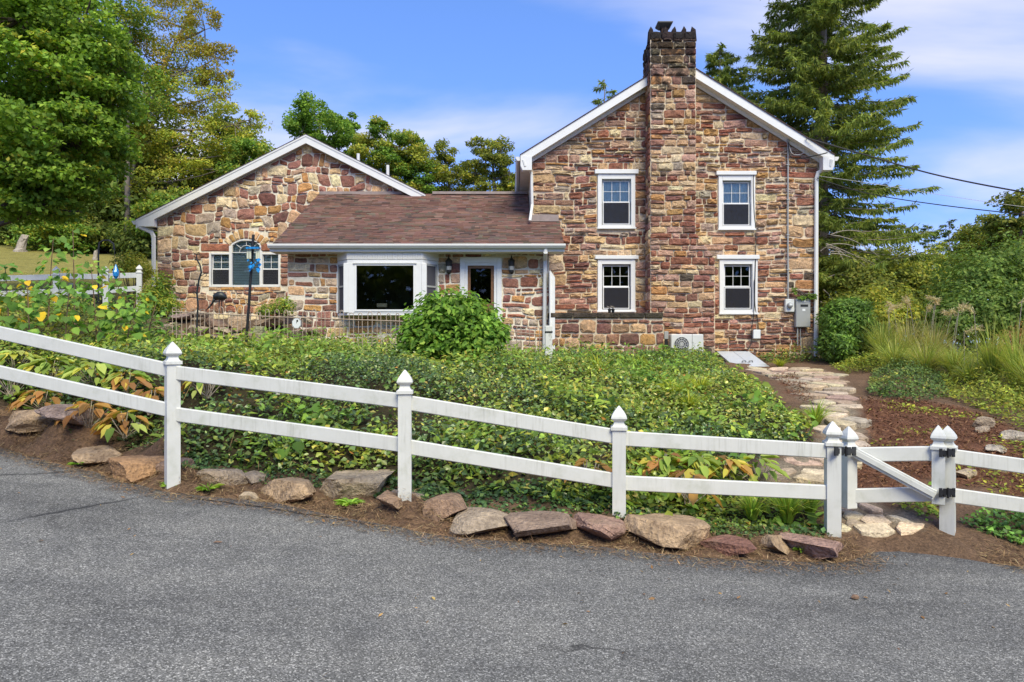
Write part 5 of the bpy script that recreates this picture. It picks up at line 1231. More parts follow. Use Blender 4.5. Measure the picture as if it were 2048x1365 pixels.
for k in range(16):
    q = at(random.uniform(494, 520), random.uniform(519, 543), 14.1 + random.uniform(-.05, .05)); mb = MB(); s_ = random.uniform(.02, .05); an = random.uniform(0, 3)
    mb.add([(q[0] - s_, q[1], q[2]), (q[0], q[1] - s_ * .4, q[2] - s_ * 1.2), (q[0] + s_, q[1], q[2] + s_ * .3), (q[0], q[1] + s_ * .4, q[2] + s_)], [(0, 1, 2), (0, 2, 3), (0, 3, 1), (1, 3, 2)]); t.part('glass_piece', mb, 'blue_glass')
c = at(394, 690, 14.0); t = Thing('iron_scroll_stake', (c[0], c[1], hz(c[0], c[1])), 'wavy dark iron garden stake with curled tendrils', 'garden stake')
mb = MB(); P = [(393, 695), (394, 650), (396, 610), (394, 585), (398, 560), (403, 545), (400, 530), (394, 520), (393, 510), (398, 505), (400, 512)]
mb.tube([at(x, y, 14.0) for x, y in P], [.02] * 6 + [.016, .014, .012, .01, .006], 6); t.part('stem', mb, 'bronze')
for P in ([(401, 553), (407, 549), (412, 547), (413, 552), (409, 554)], [(394, 590), (388, 582), (386, 586), (389, 589)]):
    mb = MB(); mb.tube([at(x, y, 14.0) for x, y in P], .008, 5); t.part('tendril', mb, 'bronze')
c = at(594, 647, 14.55); t = Thing('garden_thermometer', tuple(c), 'octagonal white dial thermometer hung on the wire fence', 'thermometer')
mb = MB(); mb.prism([(c[0] + .105 * math.cos(a), c[2] + .125 * math.sin(a)) for a in np.linspace(R(22.5), R(382.5), 8, False)], c[1] - .03, 'y', c[1] + .02); t.part('case', mb, 'grey_metal')
mb = MB(); mb.prism([(c[0] + .092 * math.cos(a), c[2] + .11 * math.sin(a)) for a in np.linspace(R(22.5), R(382.5), 8, False)], c[1] - .034, 'y', c[1] - .031); dl = t.part('dial', mb, 'dial')
mb = MB(); mb.tube([(c[0], c[1] - .036, c[2]), (c[0] + .01, c[1] - .036, c[2] + .07)], .005, 4); mb.add([(c[0] + .018 + .02 * math.cos(a), c[1] - .0365, c[2] + .05 + .025 * math.sin(a)) for a in np.linspace(0, 6.28, 8, False)], [tuple(range(7, -1, -1))]); t.part('hand', mb, 'black_iron', dl)
c = at(540, 684, 14.9); t = Thing('planter', (c[0], c[1], hz(c[0], c[1])), 'glazed blue planter half hidden behind the wire fence', 'planter')
mb = MB(); zz = hz(c[0], c[1]); top_ = PZ(677, 14.9) - zz; mb.lathe((c[0], c[1], zz), [(.14, -.05), (.2, top_ * .5), (.22, top_ - .04), (.24, top_ - .03), (.24, top_), (.2, top_), (.18, top_ - .06)], 16); t.part('pot', mb, 'blue_glaze', smooth=True)
c = at(513, 676, 14.1); zz = hz(c[0], c[1]); t = Thing('stone_block', (c[0], c[1], zz), 'mossy squared stone block beside the black pole behind the wire', 'stone'); mb = MB(); mb.box(c[0] - .1, c[0] + .12, c[1], c[1] + .2, zz - .1, PZ(653, 14.1), .02); t.part('block', mb, 'rock', col=np.array((.33, .33, .2)))
# shepherd's hook with a blue glass drop
c = at(197, 560, 15.5); t = Thing('shepherd_hook', (c[0], c[1], hz(c[0], c[1])), 'thin black shepherd hook rising among the tall plants', 'garden hook')
mb = MB(); mb.tube([(c[0], c[1], hz(c[0], c[1]) - .2), at(197, 500, 15.5), at(199, 486, 15.5), at(207, 481, 15.5), at(218, 481, 15.5), at(227, 488, 15.5), at(229, 500, 15.5)], .02, 6); t.part('hook', mb, 'black_iron')
t = Thing('glass_drop', tuple(at(232, 545, 15.5)), 'blue glass ornament hanging from the shepherd hook', 'ornament'); mb = MB(); mb.tube([at(229, 500, 15.5), at(231, 530, 15.5)], .005, 4); t.part('string', mb, 'black_iron')
mb = MB(); mb.lathe(at(232, 552, 15.5), [(.01, -.08), (.06, 0), (.07, .08), (.03, .2), (.01, .26)], 8); t.part('drop', mb, 'blue_glass')

# ------------------------------------------------------------------ rocks
def rock_mesh(c, sx, sy, sz, seed, cuts=15, rz=0.0, tilt=0.0):
    import bmesh
    rr = random.Random(seed); bm = bmesh.new(); bmesh.ops.create_icosphere(bm, subdivisions=3, radius=1.0)
    V = np.array([v.co[:] for v in bm.verts]); F = [tuple(v.index for v in f.verts) for f in bm.faces]; bm.free()
    for k in range(cuts):
        n = np.array((rr.gauss(0, 1), rr.gauss(0, 1), rr.gauss(0, .8))); n /= np.linalg.norm(n); d = rr.uniform(.36, .72)
        s = V @ n; over = s > d; V[over] -= np.outer((s[over] - d) * 1.0, n)
    top_n = np.array((rr.gauss(0, .18), rr.gauss(0, .18), 1)); top_n /= np.linalg.norm(top_n); s = V @ top_n; o = s > .42; V[o] -= np.outer((s[o] - .42) * .97, top_n)
    for i in range(len(V)):
        p = Vector(V[i]) * 1.7 + Vector((seed * 3.1, 0, 0)); V[i] *= 1 + .06 * mnoise.noise(p) + .05 * mnoise.noise(p * 3.1) + .04 * mnoise.noise(p * 7)
    V /= np.abs(V).max(0); V *= (sx, sy, sz)
    ct, st_ = math.cos(tilt), math.sin(tilt); V = V @ np.array([[ct, 0, -st_], [0, 1, 0], [st_, 0, ct]])
    cr_, sr = math.cos(rz), math.sin(rz); V = V @ np.array([[cr_, sr, 0], [-sr, cr_, 0], [0, 0, 1]])
    return V + np.array(c), F
for i, (x0, x1, y0, y1, c, lab) in enumerate(ROCKS):
    q = road_hit((x0 + x1) / 2, y1); D = q[1] + .05; w = (x1 - x0) / FPX * D; hh = (y1 - y0) / FPX * D; zb = float(road_z(q[0])) - .06
    dep = min(w * .9, hh * 1.5 + .08); cen = (PX((x0 + x1) / 2, D), D + dep * .36, zb + hh * .48)
    hc = hz(cen[0], cen[1]); cen = (cen[0], cen[1], max(cen[2], hc + hh * (.2 if i < 10 else .12)))
    kk = 1.22 if i < 10 else 1.0; V, F = rock_mesh(cen, w / 2 * 1.2 * kk, dep * .7 * kk, hh * (.55 if i < 10 else .48) * kk, 100 + i, rz=random.uniform(-.25, .25), tilt=0.05 if i in (16, 9, 3) else random.uniform(-.06, .1))
    single('edging_rock', (cen[0], cen[1], zb), V, F, 'rock', lab, 'rock', 'rocks edging the road', col=np.array(c))
for i, (x0, x1, y0, y1, lab) in enumerate([(1964, 2012, 834, 864, 'grey angular rock on the mulch slope beyond the gate'), (1968, 1998, 852, 873, 'pale flat rock leaning below the grey one on the mulch'), (2018, 2075, 852, 892, 'large pale rock at the right edge of the mulch bed'), (1984, 2042, 890, 916, 'low whitish rock above the right-hand rails'), (1925, 1992, 938, 968, 'brown flat rock behind the right-hand rails'), (2010, 2046, 940, 956, 'small pinkish rock behind the right-hand top rail'),
                                   (1775, 1812, 738, 750, 'pale stone half buried in the groundcover below the tall grass'), (1870, 1886, 750, 758, 'small stone in the weeds below the plumed grass')]):
    q = ground_at((x0 + x1) / 2, y1); D = q[1] + .1; w = (x1 - x0) / FPX * D; hh = (y1 - y0) / FPX * D
    V, F = rock_mesh((q[0], D + .1, q[2] + hh * .35), w / 2, w * .35, hh * .62, 300 + i, rz=random.uniform(-.3, .3)); single('garden_rock', (q[0], D, q[2]), V, F, 'rock', lab, 'rock', 'rocks in the mulch bed', col=np.array(random.choice([CRM, GREYT, (.45, .4, .34)])))
# rockery behind the wire: stacked slabs, each its own stone
rk = 0; seen_ = {}; ORD = ['first', 'second', 'third', 'fourth', 'fifth', 'sixth', 'seventh', 'eighth']
for (px, py, w, hgt, D, c) in sorted([(360, 634, 55, 14, 16.2, PURG), (398, 628, 50, 12, 16.4, GREYT), (352, 650, 26, 12, 15.6, CRM), (352, 668, 40, 14, 15.2, PURG), (385, 655, 34, 12, 15.4, GREYT), (372, 672, 36, 14, 15.1, BRN), (408, 660, 40, 18, 15.4, CRM), (432, 645, 60, 20, 16.0, BRN), (450, 662, 40, 12, 15.3, CRM), (425, 678, 50, 14, 15.0, PURG), (475, 648, 48, 26, 15.6, TANR), (470, 672, 44, 14, 15.1, CRM), (530, 645, 80, 22, 16.0, (.3, .22, .15)), (560, 640, 60, 20, 16.2, PURG), (545, 668, 60, 12, 15.6, BRN), (600, 668, 50, 26, 15.8, GREYT), (612, 640, 30, 14, 15.7, CRM), (628, 662, 36, 18, 15.6, TANR), (500, 668, 36, 20, 15.4, BRN), (330, 655, 36, 20, 15.5, GREYT), (320, 678, 44, 16, 15.0, BRN), (395, 640, 30, 10, 15.9, CRM)], key=lambda q: q[0]):
    w_, h_ = w / FPX * D, hgt / FPX * D; cc = at(px, py, D); V, F = rock_mesh(cc, w_ / 2, w_ * .4, h_ * .6, 500 + rk, rz=random.uniform(-.4, .4), tilt=random.uniform(-.25, .25)); rk += 1
    cw = {CRM: 'pale cream', PURG: 'purple-grey', GREYT: 'grey-tan', BRN: 'brown', TANR: 'tan'}.get(c, 'dark tan'); seen_[cw] = seen_.get(cw, 0) + 1
    single('rockery_stone', tuple(cc), V, F, 'rock', '%s rockery slab behind the wire fence, %s of its colour from the left' % (cw, ORD[seen_[cw] - 1]), 'rock', 'rockery slabs behind the wire fence', col=np.array(c))
# solid heap of soil under the rockery
xs2 = np.linspace(-11.5, -4.3, 30); V = []; F = []
for i, x in enumerate(xs2):
    for j, (y, zt) in enumerate(((15.2, 1.5), (15.7, 2.05), (16.3, 2.35), (17.0, 2.4), (17.6, 2.3), (18.5, 1.4))):
        ed = min(1, (i) / 4, (len(xs2) - 1 - i) / 6); V.append((x, y, 1.3 + (zt - 1.3) * ed + .1 * float(vnoise(x, y, 2.2))))
for i in range(len(xs2) - 1):
    for j in range(5): F.append((i * 6 + j, (i + 1) * 6 + j, (i + 1) * 6 + j + 1, i * 6 + j + 1))
tag(link('rockery_mound', np_mesh('rockery_mound', np.array(V), F, np.array((.13, .09, .06)), True), 'ground'), 'dark soil mound under the rockery slabs', 'mound', kind='structure')

# ------------------------------------------------------------------ flagstone path
xs_, ys_ = [p[0] for p in path_poly], [p[1] for p in path_poly]
def path_size(y): return .15 if y < 8 else .16 if y < 12 else .2
seeds = []
for k in range(6000):
    x = random.uniform(min(xs_) - .2, max(xs_) + .2); y = random.uniform(min(ys_) - .2, max(ys_) + .2)
    rr_ = path_size(y)
    if all(abs(y - s[1]) > 2 * rr_ or math.hypot((x - s[0]) * .8, (y - s[1]) * (1.1 if y < 9 else .85)) > 2 * rr_ * .82 for s in seeds): seeds.append((x, y))
cells = voronoi(seeds, [0.02 * random.random() for _ in seeds], lambda s: [(s[0] - .9, s[1] - .9), (s[0] + .9, s[1] - .9), (s[0] + .9, s[1] + .9), (s[0] - .9, s[1] + .9)])
pth = bpy.data.objects.new('garden_path', None); COL.objects.link(pth); tag(pth, 'flagstone garden path climbing from the gate to the cellar door', 'path', kind='structure')
FLAT = [[(258, 935), (370, 930), (330, 975), (258, 975)], [(290, 978), (400, 972), (470, 1005), (420, 1035), (320, 1040), (275, 1012)], [(258, 1018), (300, 1042), (300, 1072), (258, 1085)], [(310, 1062), (360, 1050), (480, 1078), (470, 1095), (330, 1105), (302, 1088)],
        [(450, 1042), (510, 1005), (650, 1010), (735, 1060), (700, 1083), (520, 1090)], [(700, 1022), (790, 1012), (900, 1050), (965, 1076), (880, 1084), (760, 1045)], [(390, 1112), (690, 1087), (770, 1165), (700, 1185), (470, 1177)], [(800, 1130), (820, 1087), (1060, 1082), (1040, 1120), (950, 1180), (840, 1180)],
        [(258, 1108), (300, 1112), (352, 1140), (310, 1160), (258, 1155)], [(420, 885), (480, 890), (650, 945), (650, 965), (560, 965), (440, 915)]]
flags = [[tuple(ground_at(1630 + x * .2052, 830 + y * .2052)[:2]) for x, y in f] for f in FLAT]
flags = [(f if area(f) > 0 else f[::-1], True) for f in flags] + [(c, False) for c in cells]
for c, fixed in flags:
    if len(c) < 3: continue
    cx_ = sum(q[0] for q in c) / len(c); cy_ = sum(q[1] for q in c) / len(c)
    if not fixed and (cy_ < 7.45 and cx_ > 2.9 or not in_poly(np.array([cx_]), np.array([cy_]), path_poly)[0]): continue
    p = c if fixed else dedupe(inset(c, random.uniform(.018, .035)), .04)
    if len(p) < 3 or abs(area(p)) < .006: continue
    if fixed: p = [(cx_ + (q[0] - cx_) * 1.1, cy_ + (q[1] - cy_) * 1.1) for q in p]
    p = dedupe(chaikin(p, .05 if fixed else .12), .012); z = hz(cx_, cy_); n = len(p); e = .15
    gx_ = float(np.clip((hz(cx_ + e, cy_) - hz(cx_ - e, cy_)) / (2 * e) * .6, -.2, .2)) + random.uniform(-.03, .03); gy_ = float(np.clip((hz(cx_, cy_ + e) - hz(cx_, cy_ - e)) / (2 * e) * .55, -.1, .22)) + random.uniform(-.04, .03)
    if fixed: gx_, gy_ = -.02, .25; z = max(hz(q[0], q[1]) - gx_ * (q[0] - cx_) - gy_ * (q[1] - cy_) for q in p) - .012
    up = random.uniform(.03, .04) if fixed else random.uniform(.02, .055); zz = lambda q, o: z + o + gx_ * (q[0] - cx_) + gy_ * (q[1] - cy_)
    V = [(q[0], q[1], zz(q, -.1)) for q in p] + [(q[0], q[1], zz(q, up - .012 + random.uniform(-.005, .004))) for q in p] + [(cx_ + (q[0] - cx_) * .88, cy_ + (q[1] - cy_) * .88, zz(q, up + random.uniform(-.006, .006))) for q in p] + [(cx_, cy_, z + up)]
    F = []
    for i in range(n): j = (i + 1) % n; F += [(i, j, n + j, n + i), (n + i, n + j, 2 * n + j, 2 * n + i), (2 * n + i, 2 * n + j, 3 * n)]
    link('flagstone', np_mesh('flagstone', np.array(V), F, np.array(pick([(3, (.38, .33, .255)), (2, (.34, .29, .235))] if fixed else [(4, (.36, .31, .24)), (3, (.31, .26, .21)), (2, (.41, .36, .29)), (2, (.30, .235, .195)), (1, (.27, .235, .20))]))), 'flag', pth)
# old stumps on the lawn and small litter on the road
for px, y0, y1, w, D, lean, lab in ((40, 452, 492, 18, 36, .3, 'tilted grey tree stump at the top of the lawn'), (190, 478, 500, 8, 34, .1, 'thin broken stump at the wood edge'), (143, 518, 545, 14, 22, 0, 'pale short stump behind the back fence')):
    X_ = PX(px, D); b = np.array((X_, D, hz(X_, D))); k = D / FPX; H_ = (y1 - y0) * k * .8; r_ = w * k * .5; mb = MB(); V = []; F = []; n = 11
    for a_i, (f, rr_) in enumerate(((-.3, 1.5), (.06, 1.35), (.2, 1.0), (.6, .85), (1.0, .8))):
        for q in range(n):
            th = 2 * math.pi * q / n; jag = random.uniform(-.22, .2) * H_ if a_i == 4 else 0; rad_ = r_ * rr_ * random.uniform(.85, 1.15); V.append((b[0] + rad_ * math.cos(th) + lean * H_ * max(f, 0), b[1] + rad_ * math.sin(th), b[2] + f * H_ + jag))
    F = [(a_i * n + q, a_i * n + (q + 1) % n, (a_i + 1) * n + (q + 1) % n, (a_i + 1) * n + q) for a_i in range(4) for q in range(n)] + [tuple(range(4 * n, 5 * n))]
    single('tree_stump', tuple(b), V, F, 'dead_wood', lab, 'stump')
for px, py, lab in ((1710, 1201, 'dark pine cone lying alone on the asphalt'), (435, 1090, 'small black twig bit on the asphalt')):
    q = road_hit(px, py); z = float(road_z(q[0])) + .02; mb = MB(); mb.tube([(q[0] - .03, q[1], z), (q[0] - .01, q[1], z + .005), (q[0] + .02, q[1] + .01, z), (q[0] + .035, q[1] + .01, z)], [.004, .02, .018, .004] if px > 1000 else [.003, .007, .006, .002], 7); single('pine_cone' if px > 1000 else 'twig', (q[0], q[1], z), mb.v, mb.f, 'twig', lab, 'pine cone' if px > 1000 else 'twig')
# ------------------------------------------------------------------ plants
def unit(a): return a / np.maximum(np.linalg.norm(a, axis=-1, keepdims=True), 1e-9)
def leaf_arrays(P, Nrm, L, Wd, col, D=None, fold=.18, shape='kite', curl=.0):
    """one folded leaf per point. P base, Nrm leaf normal, D long axis"""
    n = len(P); Nrm = unit(np.asarray(Nrm, float))
    if D is None: D = rng.normal(size=(n, 3))
    D = unit(D - Nrm * (D * Nrm).sum(1, keepdims=True)); Sd = np.cross(Nrm, D); L = np.asarray(L)[:, None]; Wd = np.asarray(Wd)[:, None]
    if shape == 'kite':
        prof = [(0, 0, 0), (.42, .5, fold), (1.0, 0, -curl), (.42, -.5, fold)]; tris = [(0, 3, 2), (0, 2, 1)]
    else:
        prof = [(0, 0, 0), (.22, .42, fold), (.6, .42, fold - curl * .4), (1.0, 0, -curl), (.6, -.42, fold - curl * .4), (.22, -.42, fold)]; tris = [(0, 5, 4), (0, 4, 3), (0, 3, 2), (0, 2, 1)]
    k = len(prof); V = np.empty((n, k, 3))
    for i, (a, b, c) in enumerate(prof): V[:, i] = P + D * L * a + Sd * Wd * b + Nrm * (Wd * c if c >= 0 and shape == 'kite' else L * c if c < 0 else Wd * c)
    T = np.array(tris); F = (np.arange(n)[:, None, None] * k + T[None]).reshape(-1, 3)
    return V.reshape(-1, 3), F, np.repeat(np.asarray(col), k, axis=0)
class Leaves:
    def __init__(s): s.V = []; s.F = []; s.C = []; s.n = 0
    def add(s, V, F, C): s.V.append(V); s.F.append(F + s.n); s.C.append(C); s.n += len(V)
    def get(s): return np.concatenate(s.V), np.concatenate(s.F), np.concatenate(s.C)
def tint(pal, n, k=None, var=.22):
    pal = np.array([c for _, c in pal]), np.array([w for w, _ in pal], float); idx = rng.choice(len(pal[0]), n, p=pal[1] / pal[1].sum())
    return np.array((2.1, 2.1, 1.7)) * pal[0][idx] * rng.uniform(1 - var, 1 + var, (n, 1)) * rng.uniform(.93, 1.07, (n, 3))
def bez(a, b, c, n=6):
    t = np.linspace(0, 1, n)[:, None]; return (1 - t) ** 2 * a + 2 * t * (1 - t) * b + t * t * c

def tree(name, label, cat, lobes, trunk, pal, nleaf, lsize, group=None, bark='bark', clusters=16, spread=.32, trunk_r=.2, asp=.55, mat='leaf', limbs=True, pal2=None):
    """lobes: (px,py,rx,ry,D,rd in m); trunk: polyline of world points"""
    trunk = [np.array(p, float) for p in trunk]; t = Thing(name, tuple(trunk[0]), label, cat, group)
    n = len(trunk); mb = MB(); mb.tube(trunk, [trunk_r * (1 - .65 * i / max(1, n - 1)) * (1.25 if i == 0 else 1) for i in range(n)], 9)
    LV = Leaves(); tot = sum(l[2] * l[3] for l in lobes)
    TP = np.array([trunk[i] + (trunk[i + 1] - trunk[i]) * f for i in range(n - 1) for f in (0, .25, .5, .75)] + [trunk[-1]])
    for li, lb in enumerate(lobes):
        px, py, rx, ry, D, rd = lb[:6]; k = D / FPX; c = at(px, py, D); rad = np.array((rx * k, rd, ry * k))
        d = np.linalg.norm(TP - c, axis=1) + np.maximum(0, TP[:, 2] - c[2] + .3) * 3; a = TP[d.argmin()]
        if limbs:
            m = (a + c) / 2 + np.array((0, 0, -.12 * np.linalg.norm(c - a))) ; r0 = trunk_r * .38
            mb.tube(bez(a, m, c, 6), np.linspace(r0, r0 * .35, 6), 6, False)
        nc = max(5, int(clusters * (lb[6] if len(lb) > 6 else 1))); nl = int(nleaf * rx * ry / tot / nc)
        for j in range(nc):
            v = rng.normal(size=3); v /= np.linalg.norm(v); cc = c + v * rad * rng.uniform(.35, 1.0) ** .6
            if limbs and j % 2 == 0: mb.tube(bez(c, (c + cc) / 2 + (0, 0, -.1), cc, 4), np.linspace(trunk_r * .13, trunk_r * .04, 4), 4, False)
            sp = rad * spread * rng.uniform(.6, 1.35); sp[2] *= .6
            q = rng.normal(size=(nl, 3)); q *= (rng.uniform(0, 1, (nl, 1)) ** .4) / np.maximum(np.linalg.norm(q, axis=1, keepdims=True), .3) * 1.5
            P = cc + q * sp; nr = rng.normal(size=(nl, 3)) * .7 + np.array((0, -.15, .75)) + unit(q) * .4
            L = lsize * rng.uniform(.65, 1.3, nl); pl = pal2 if (pal2 is not None and rng.random() < (lb[7] if len(lb) > 7 else .3)) else pal
            col = tint(pl, nl) * rng.uniform(.8, 1.2)
            LV.add(*leaf_arrays(P, nr, L, L * asp, col))
    t.part('trunk', mb, bark, smooth=True); V, F, C = LV.get(); t.np('crown', V, F, mat, C); return t
def bush(name, label, cat, lobes, pal, nleaf, lsize, base=None, group=None, asp=.5, mat='leaf', shell=.5, shape='kite', curl=.1, up=.6, stems=True, droop=0.0, zmin=None, rough=.22):
    D0 = lobes[0][4]; b = base if base is not None else at(lobes[0][0], lobes[0][1] + lobes[0][3], D0); b = np.array(b, float)
    t = Thing(name, tuple(b), label, cat, group); LV = Leaves(); tot = sum(l[2] * l[3] for l in lobes); mb = MB()
    for px, py, rx, ry, D, rd in lobes:
        k = D / FPX; c = at(px, py, D); rad = np.array((rx * k, rd, ry * k)); nl = int(nleaf * rx * ry / tot)
        v = unit(rng.normal(size=(nl, 3))); az = np.arctan2(v[:, 1], v[:, 0]); r = rng.uniform(0, 1, nl) ** shell
        lump = 1 - rough + 2 * rough * vnoise(az * 2.2 + px, v[:, 2] * 3.0 + py, 1.3); P = c + v * rad * (r * lump)[:, None]
        if zmin is not None: P[:, 2] = np.maximum(P[:, 2], zmin + rng.uniform(0, .15, nl))
        nr = v * .8 + rng.normal(size=(nl, 3)) * .45 + np.array((0, -.1, up)); L = lsize * rng.uniform(.6, 1.3, nl)
        dirn = v + rng.normal(size=(nl, 3)) * .6 + np.array((0, 0, -droop)); col = tint(pal, nl) * (.75 + .5 * vnoise(P[:, 0] * 3, P[:, 2] * 3 + px, 1.0))[:, None]
        LV.add(*leaf_arrays(P, nr, L, L * asp, col, dirn, shape=shape, curl=curl))
        if stems:
            for j in range(7):
                v_ = rng.normal(size=3); v_ /= np.linalg.norm(v_); q = c + v_ * rad * .7; mb.tube(bez(b + (rng.uniform(-.15, .15), 0, 0), (b + q) / 2 + (0, 0, .1), q, 5), np.linspace(.02, .006, 5), 4, False)
    if stems: t.part('stems', mb, 'bark')
    V, F, C = LV.get(); t.np('foliage', V, F, mat, C); return t

GRN_D = [(4, (.065, .115, .02)), (3, (.10, .165, .026)), (2, (.15, .215, .034))]
GRN_M = [(3, (.055, .105, .022)), (3, (.085, .145, .028)), (2, (.13, .19, .035))]
YEL_G = [(3, (.15, .17, .032)), (3, (.20, .20, .035)), (2, (.11, .14, .03)), (1, (.27, .22, .04))]
RUST = [(3, (.17, .145, .035)), (1, (.22, .135, .035)), (3, (.165, .16, .035)), (1, (.24, .19, .04))]
OLIVE = [(3, (.085, .10, .025)), (3, (.12, .13, .03)), (2, (.06, .08, .02)), (1, (.17, .16, .035))]
DARKW = [(3, (.045, .065, .018)), (2, (.07, .095, .024)), (1, (.11, .13, .03))]

# left: big maple leaning into the picture, its trunk beyond the frame
mb_ = [(-230, 520, 19), (-215, 300, 19), (-170, 150, 19), (-120, 20, 19)]
tree('maple_tree', 'large dark green maple overhanging the upper left corner', 'tree', [(40, 40, 130, 90, 18, 2.2), (165, 50, 75, 75, 18, 1.8), (110, 150, 110, 80, 17.4, 2), (190, 190, 62, 60, 17.6, 1.6), (30, 220, 120, 90, 17.6, 2.2), (140, 280, 100, 66, 17, 1.8), (200, 265, 50, 40, 17.2, 1.2), (40, 330, 110, 60, 17, 2), (120, 360, 80, 44, 16.8, 1.5), (20, 405, 75, 38, 17, 1.5), (95, 410, 50, 26, 16.8, 1.1), (-60, 120, 120, 160, 18.5, 2.5), (215, 110, 45, 60, 18, 1.3)],
     [at(*p) for p in mb_], GRN_D, 80000, .125, clusters=34, spread=.27, trunk_r=.3, asp=.75, mat='leaf', pal2=[(5, (.10, .16, .03)), (3, (.15, .21, .035)), (2, (.22, .22, .04))])
# yellowing tree with forked limbs behind it
D = 34; base = ground_at(222, 503, 20, 60); D = float(base[1])
tree('locust_tree', 'tall yellow-green tree with forked limbs behind the wing', 'tree', [(330, 40, 75, 60, D, 2.2, 1, .75), (410, 60, 52, 62, D - .5, 1.6, .9, .8), (290, 110, 70, 60, D, 2, 1, .6), (370, 140, 70, 48, D, 2, 1, .35), (420, 195, 62, 42, D, 1.8, 1, .1), (330, 210, 70, 50, D, 2, 1, .2), (470, 250, 55, 40, D - .4, 1.6, 1, .05), (400, 280, 75, 44, D, 2, 1, 0), (320, 300, 70, 50, D, 2, 1, .05), (495, 300, 40, 36, D, 1.4, .9, 0), (440, 340, 75, 40, D, 2, 1, 0), (350, 370, 80, 44, D, 2, 1, .05), (260, 360, 50, 50, D, 1.6, .8, .1), (430, 118, 34, 60, D - .5, 1.2, .8, .9), (500, 240, 30, 22, D, 1, .7, 0)],
     [base - (0, 0, .5), at(240, 420, D), at(262, 345, D), at(285, 300, D), at(292, 240, D), at(330, 130, D), at(380, 30, D)], [(k_, tuple(q_ * 1.3 for q_ in c_)) for k_, c_ in YEL_G], 36000, .19, clusters=20, spread=.27, trunk_r=.2, bark='bark_grey', asp=.42, pal2=RUST)
mb = MB()
b2 = ground_at(236, 505, 20, 60)
tree('slender_tree', 'second slender trunk leaning beside the yellowing tree', 'tree', [(300, 285, 45, 30, D - 1, 1.4), (250, 250, 45, 35, D - 1, 1.4), (225, 330, 36, 30, D - 1, 1.2)], [b2 - (0, 0, .5), at(252, 420, b2[1]), at(268, 330, D - 1), at(272, 280, D - 1)], YEL_G, 5200, .2, clusters=12, trunk_r=.16, bark='bark_grey')
# the dark wood behind them
for px, py, rx, ry, D, lab in [(255, 120, 70, 110, 39, 'airy yellow-green tree filling the gap between maple and locust'), (345, 430, 60, 50, 37, 'light green tree low behind the wing gutter'), (500, 330, 50, 50, 41, 'light green tree at the foot of the wing roof slope'), (120, 470, 70, 40, 38, 'light green sapling clump behind the stump')]:
    X = PX(px, D); g_ = np.array((X, D, hz(X, D))); tree('woodland_tree', lab, 'tree', [(px, py, rx, ry, D, 2.2), (px - rx * .5, py + ry * .5, rx * .7, ry * .6, D, 1.8), (px + rx * .5, py + ry * .6, rx * .7, ry * .6, D, 1.8), (px, py - ry * .6, rx * .6, ry * .5, D, 1.6)], [g_ - (0, 0, .4), at(px, py + ry, D), at(px + 5, py - ry * .5, D)], YEL_G[:3] + GRN_M, 9000, .19, 'light trees at the wood edge', clusters=16, spread=.28, trunk_r=.15, bark='bark_grey', pal2=GRN_M)
k = 0
for px, py, rx, ry, D, lab in [(30, 300, 130, 150, 46, 'dark wood tree filling the gap behind the maple'), (160, 330, 120, 130, 44, 'dark tree in the wood left of the locust trunk'), (300, 390, 110, 90, 43, 'dark tree in the wood directly behind the wing gutter'), (250, 250, 110, 120, 48, 'tall dim tree deep in the wood behind the locust'), (440, 330, 90, 80, 46, 'dense tree behind the wing roof slope'), (-60, 330, 120, 150, 44, 'dim tree of the wood at the very left edge')]:
    g_ = np.array((PX(px, D), D, hz(PX(px, D), D))); tree('wood_tree', lab, 'tree', [(px, py, rx, ry, D, 4), (px - rx * .4, py + ry * .5, rx * .6, ry * .5, D - 1, 3), (px + rx * .4, py + ry * .45, rx * .6, ry * .5, D - 1, 3)], [g_ - (0, 0, .5), at(px, py + ry * .6, D), at(px, py - ry * .3, D)], DARKW, 6500, .42, 'trees of the dark wood', clusters=26, spread=.34, trunk_r=.3, pal2=OLIVE); k += 1
for px, py, rx, ry, D, lab in [(60, 440, 70, 40, 40, 'dark bush at the top of the lawn near the tilted stump'), (150, 455, 60, 36, 39, 'dark bush at the lawn top between stump and locust trunks'), (285, 478, 60, 40, 38, 'dark bush right of the locust trunks'), (-20, 450, 60, 45, 40, 'dark bush at the lawn top on the left edge'), (205, 460, 40, 34, 40, 'dark bush tucked behind the locust trunk'), (345, 450, 60, 50, 39, 'dark bush behind the wing corner')]:
    bush('wood_shrub', lab, 'bush', [(px, py, rx, ry, D, 1.8), (px + 20, py + ry * .5, rx * .8, ry * .7, D - .5, 1.5)], DARKW if px != 150 else OLIVE, 5200, .2, np.array((PX(px, D), D, hz(PX(px, D), D))), 'bushes at the wood edge', asp=.6)
bush('yellow_shrub', 'yellow-green shrub behind the back fence beside the wing', 'bush', [(262, 528, 30, 26, 20.5, .6), (285, 545, 22, 18, 20.2, .5)], YEL_G, 2600, .085, np.array((PX(265, 20.4), 20.4, hz(PX(265, 20.4), 20.4))))

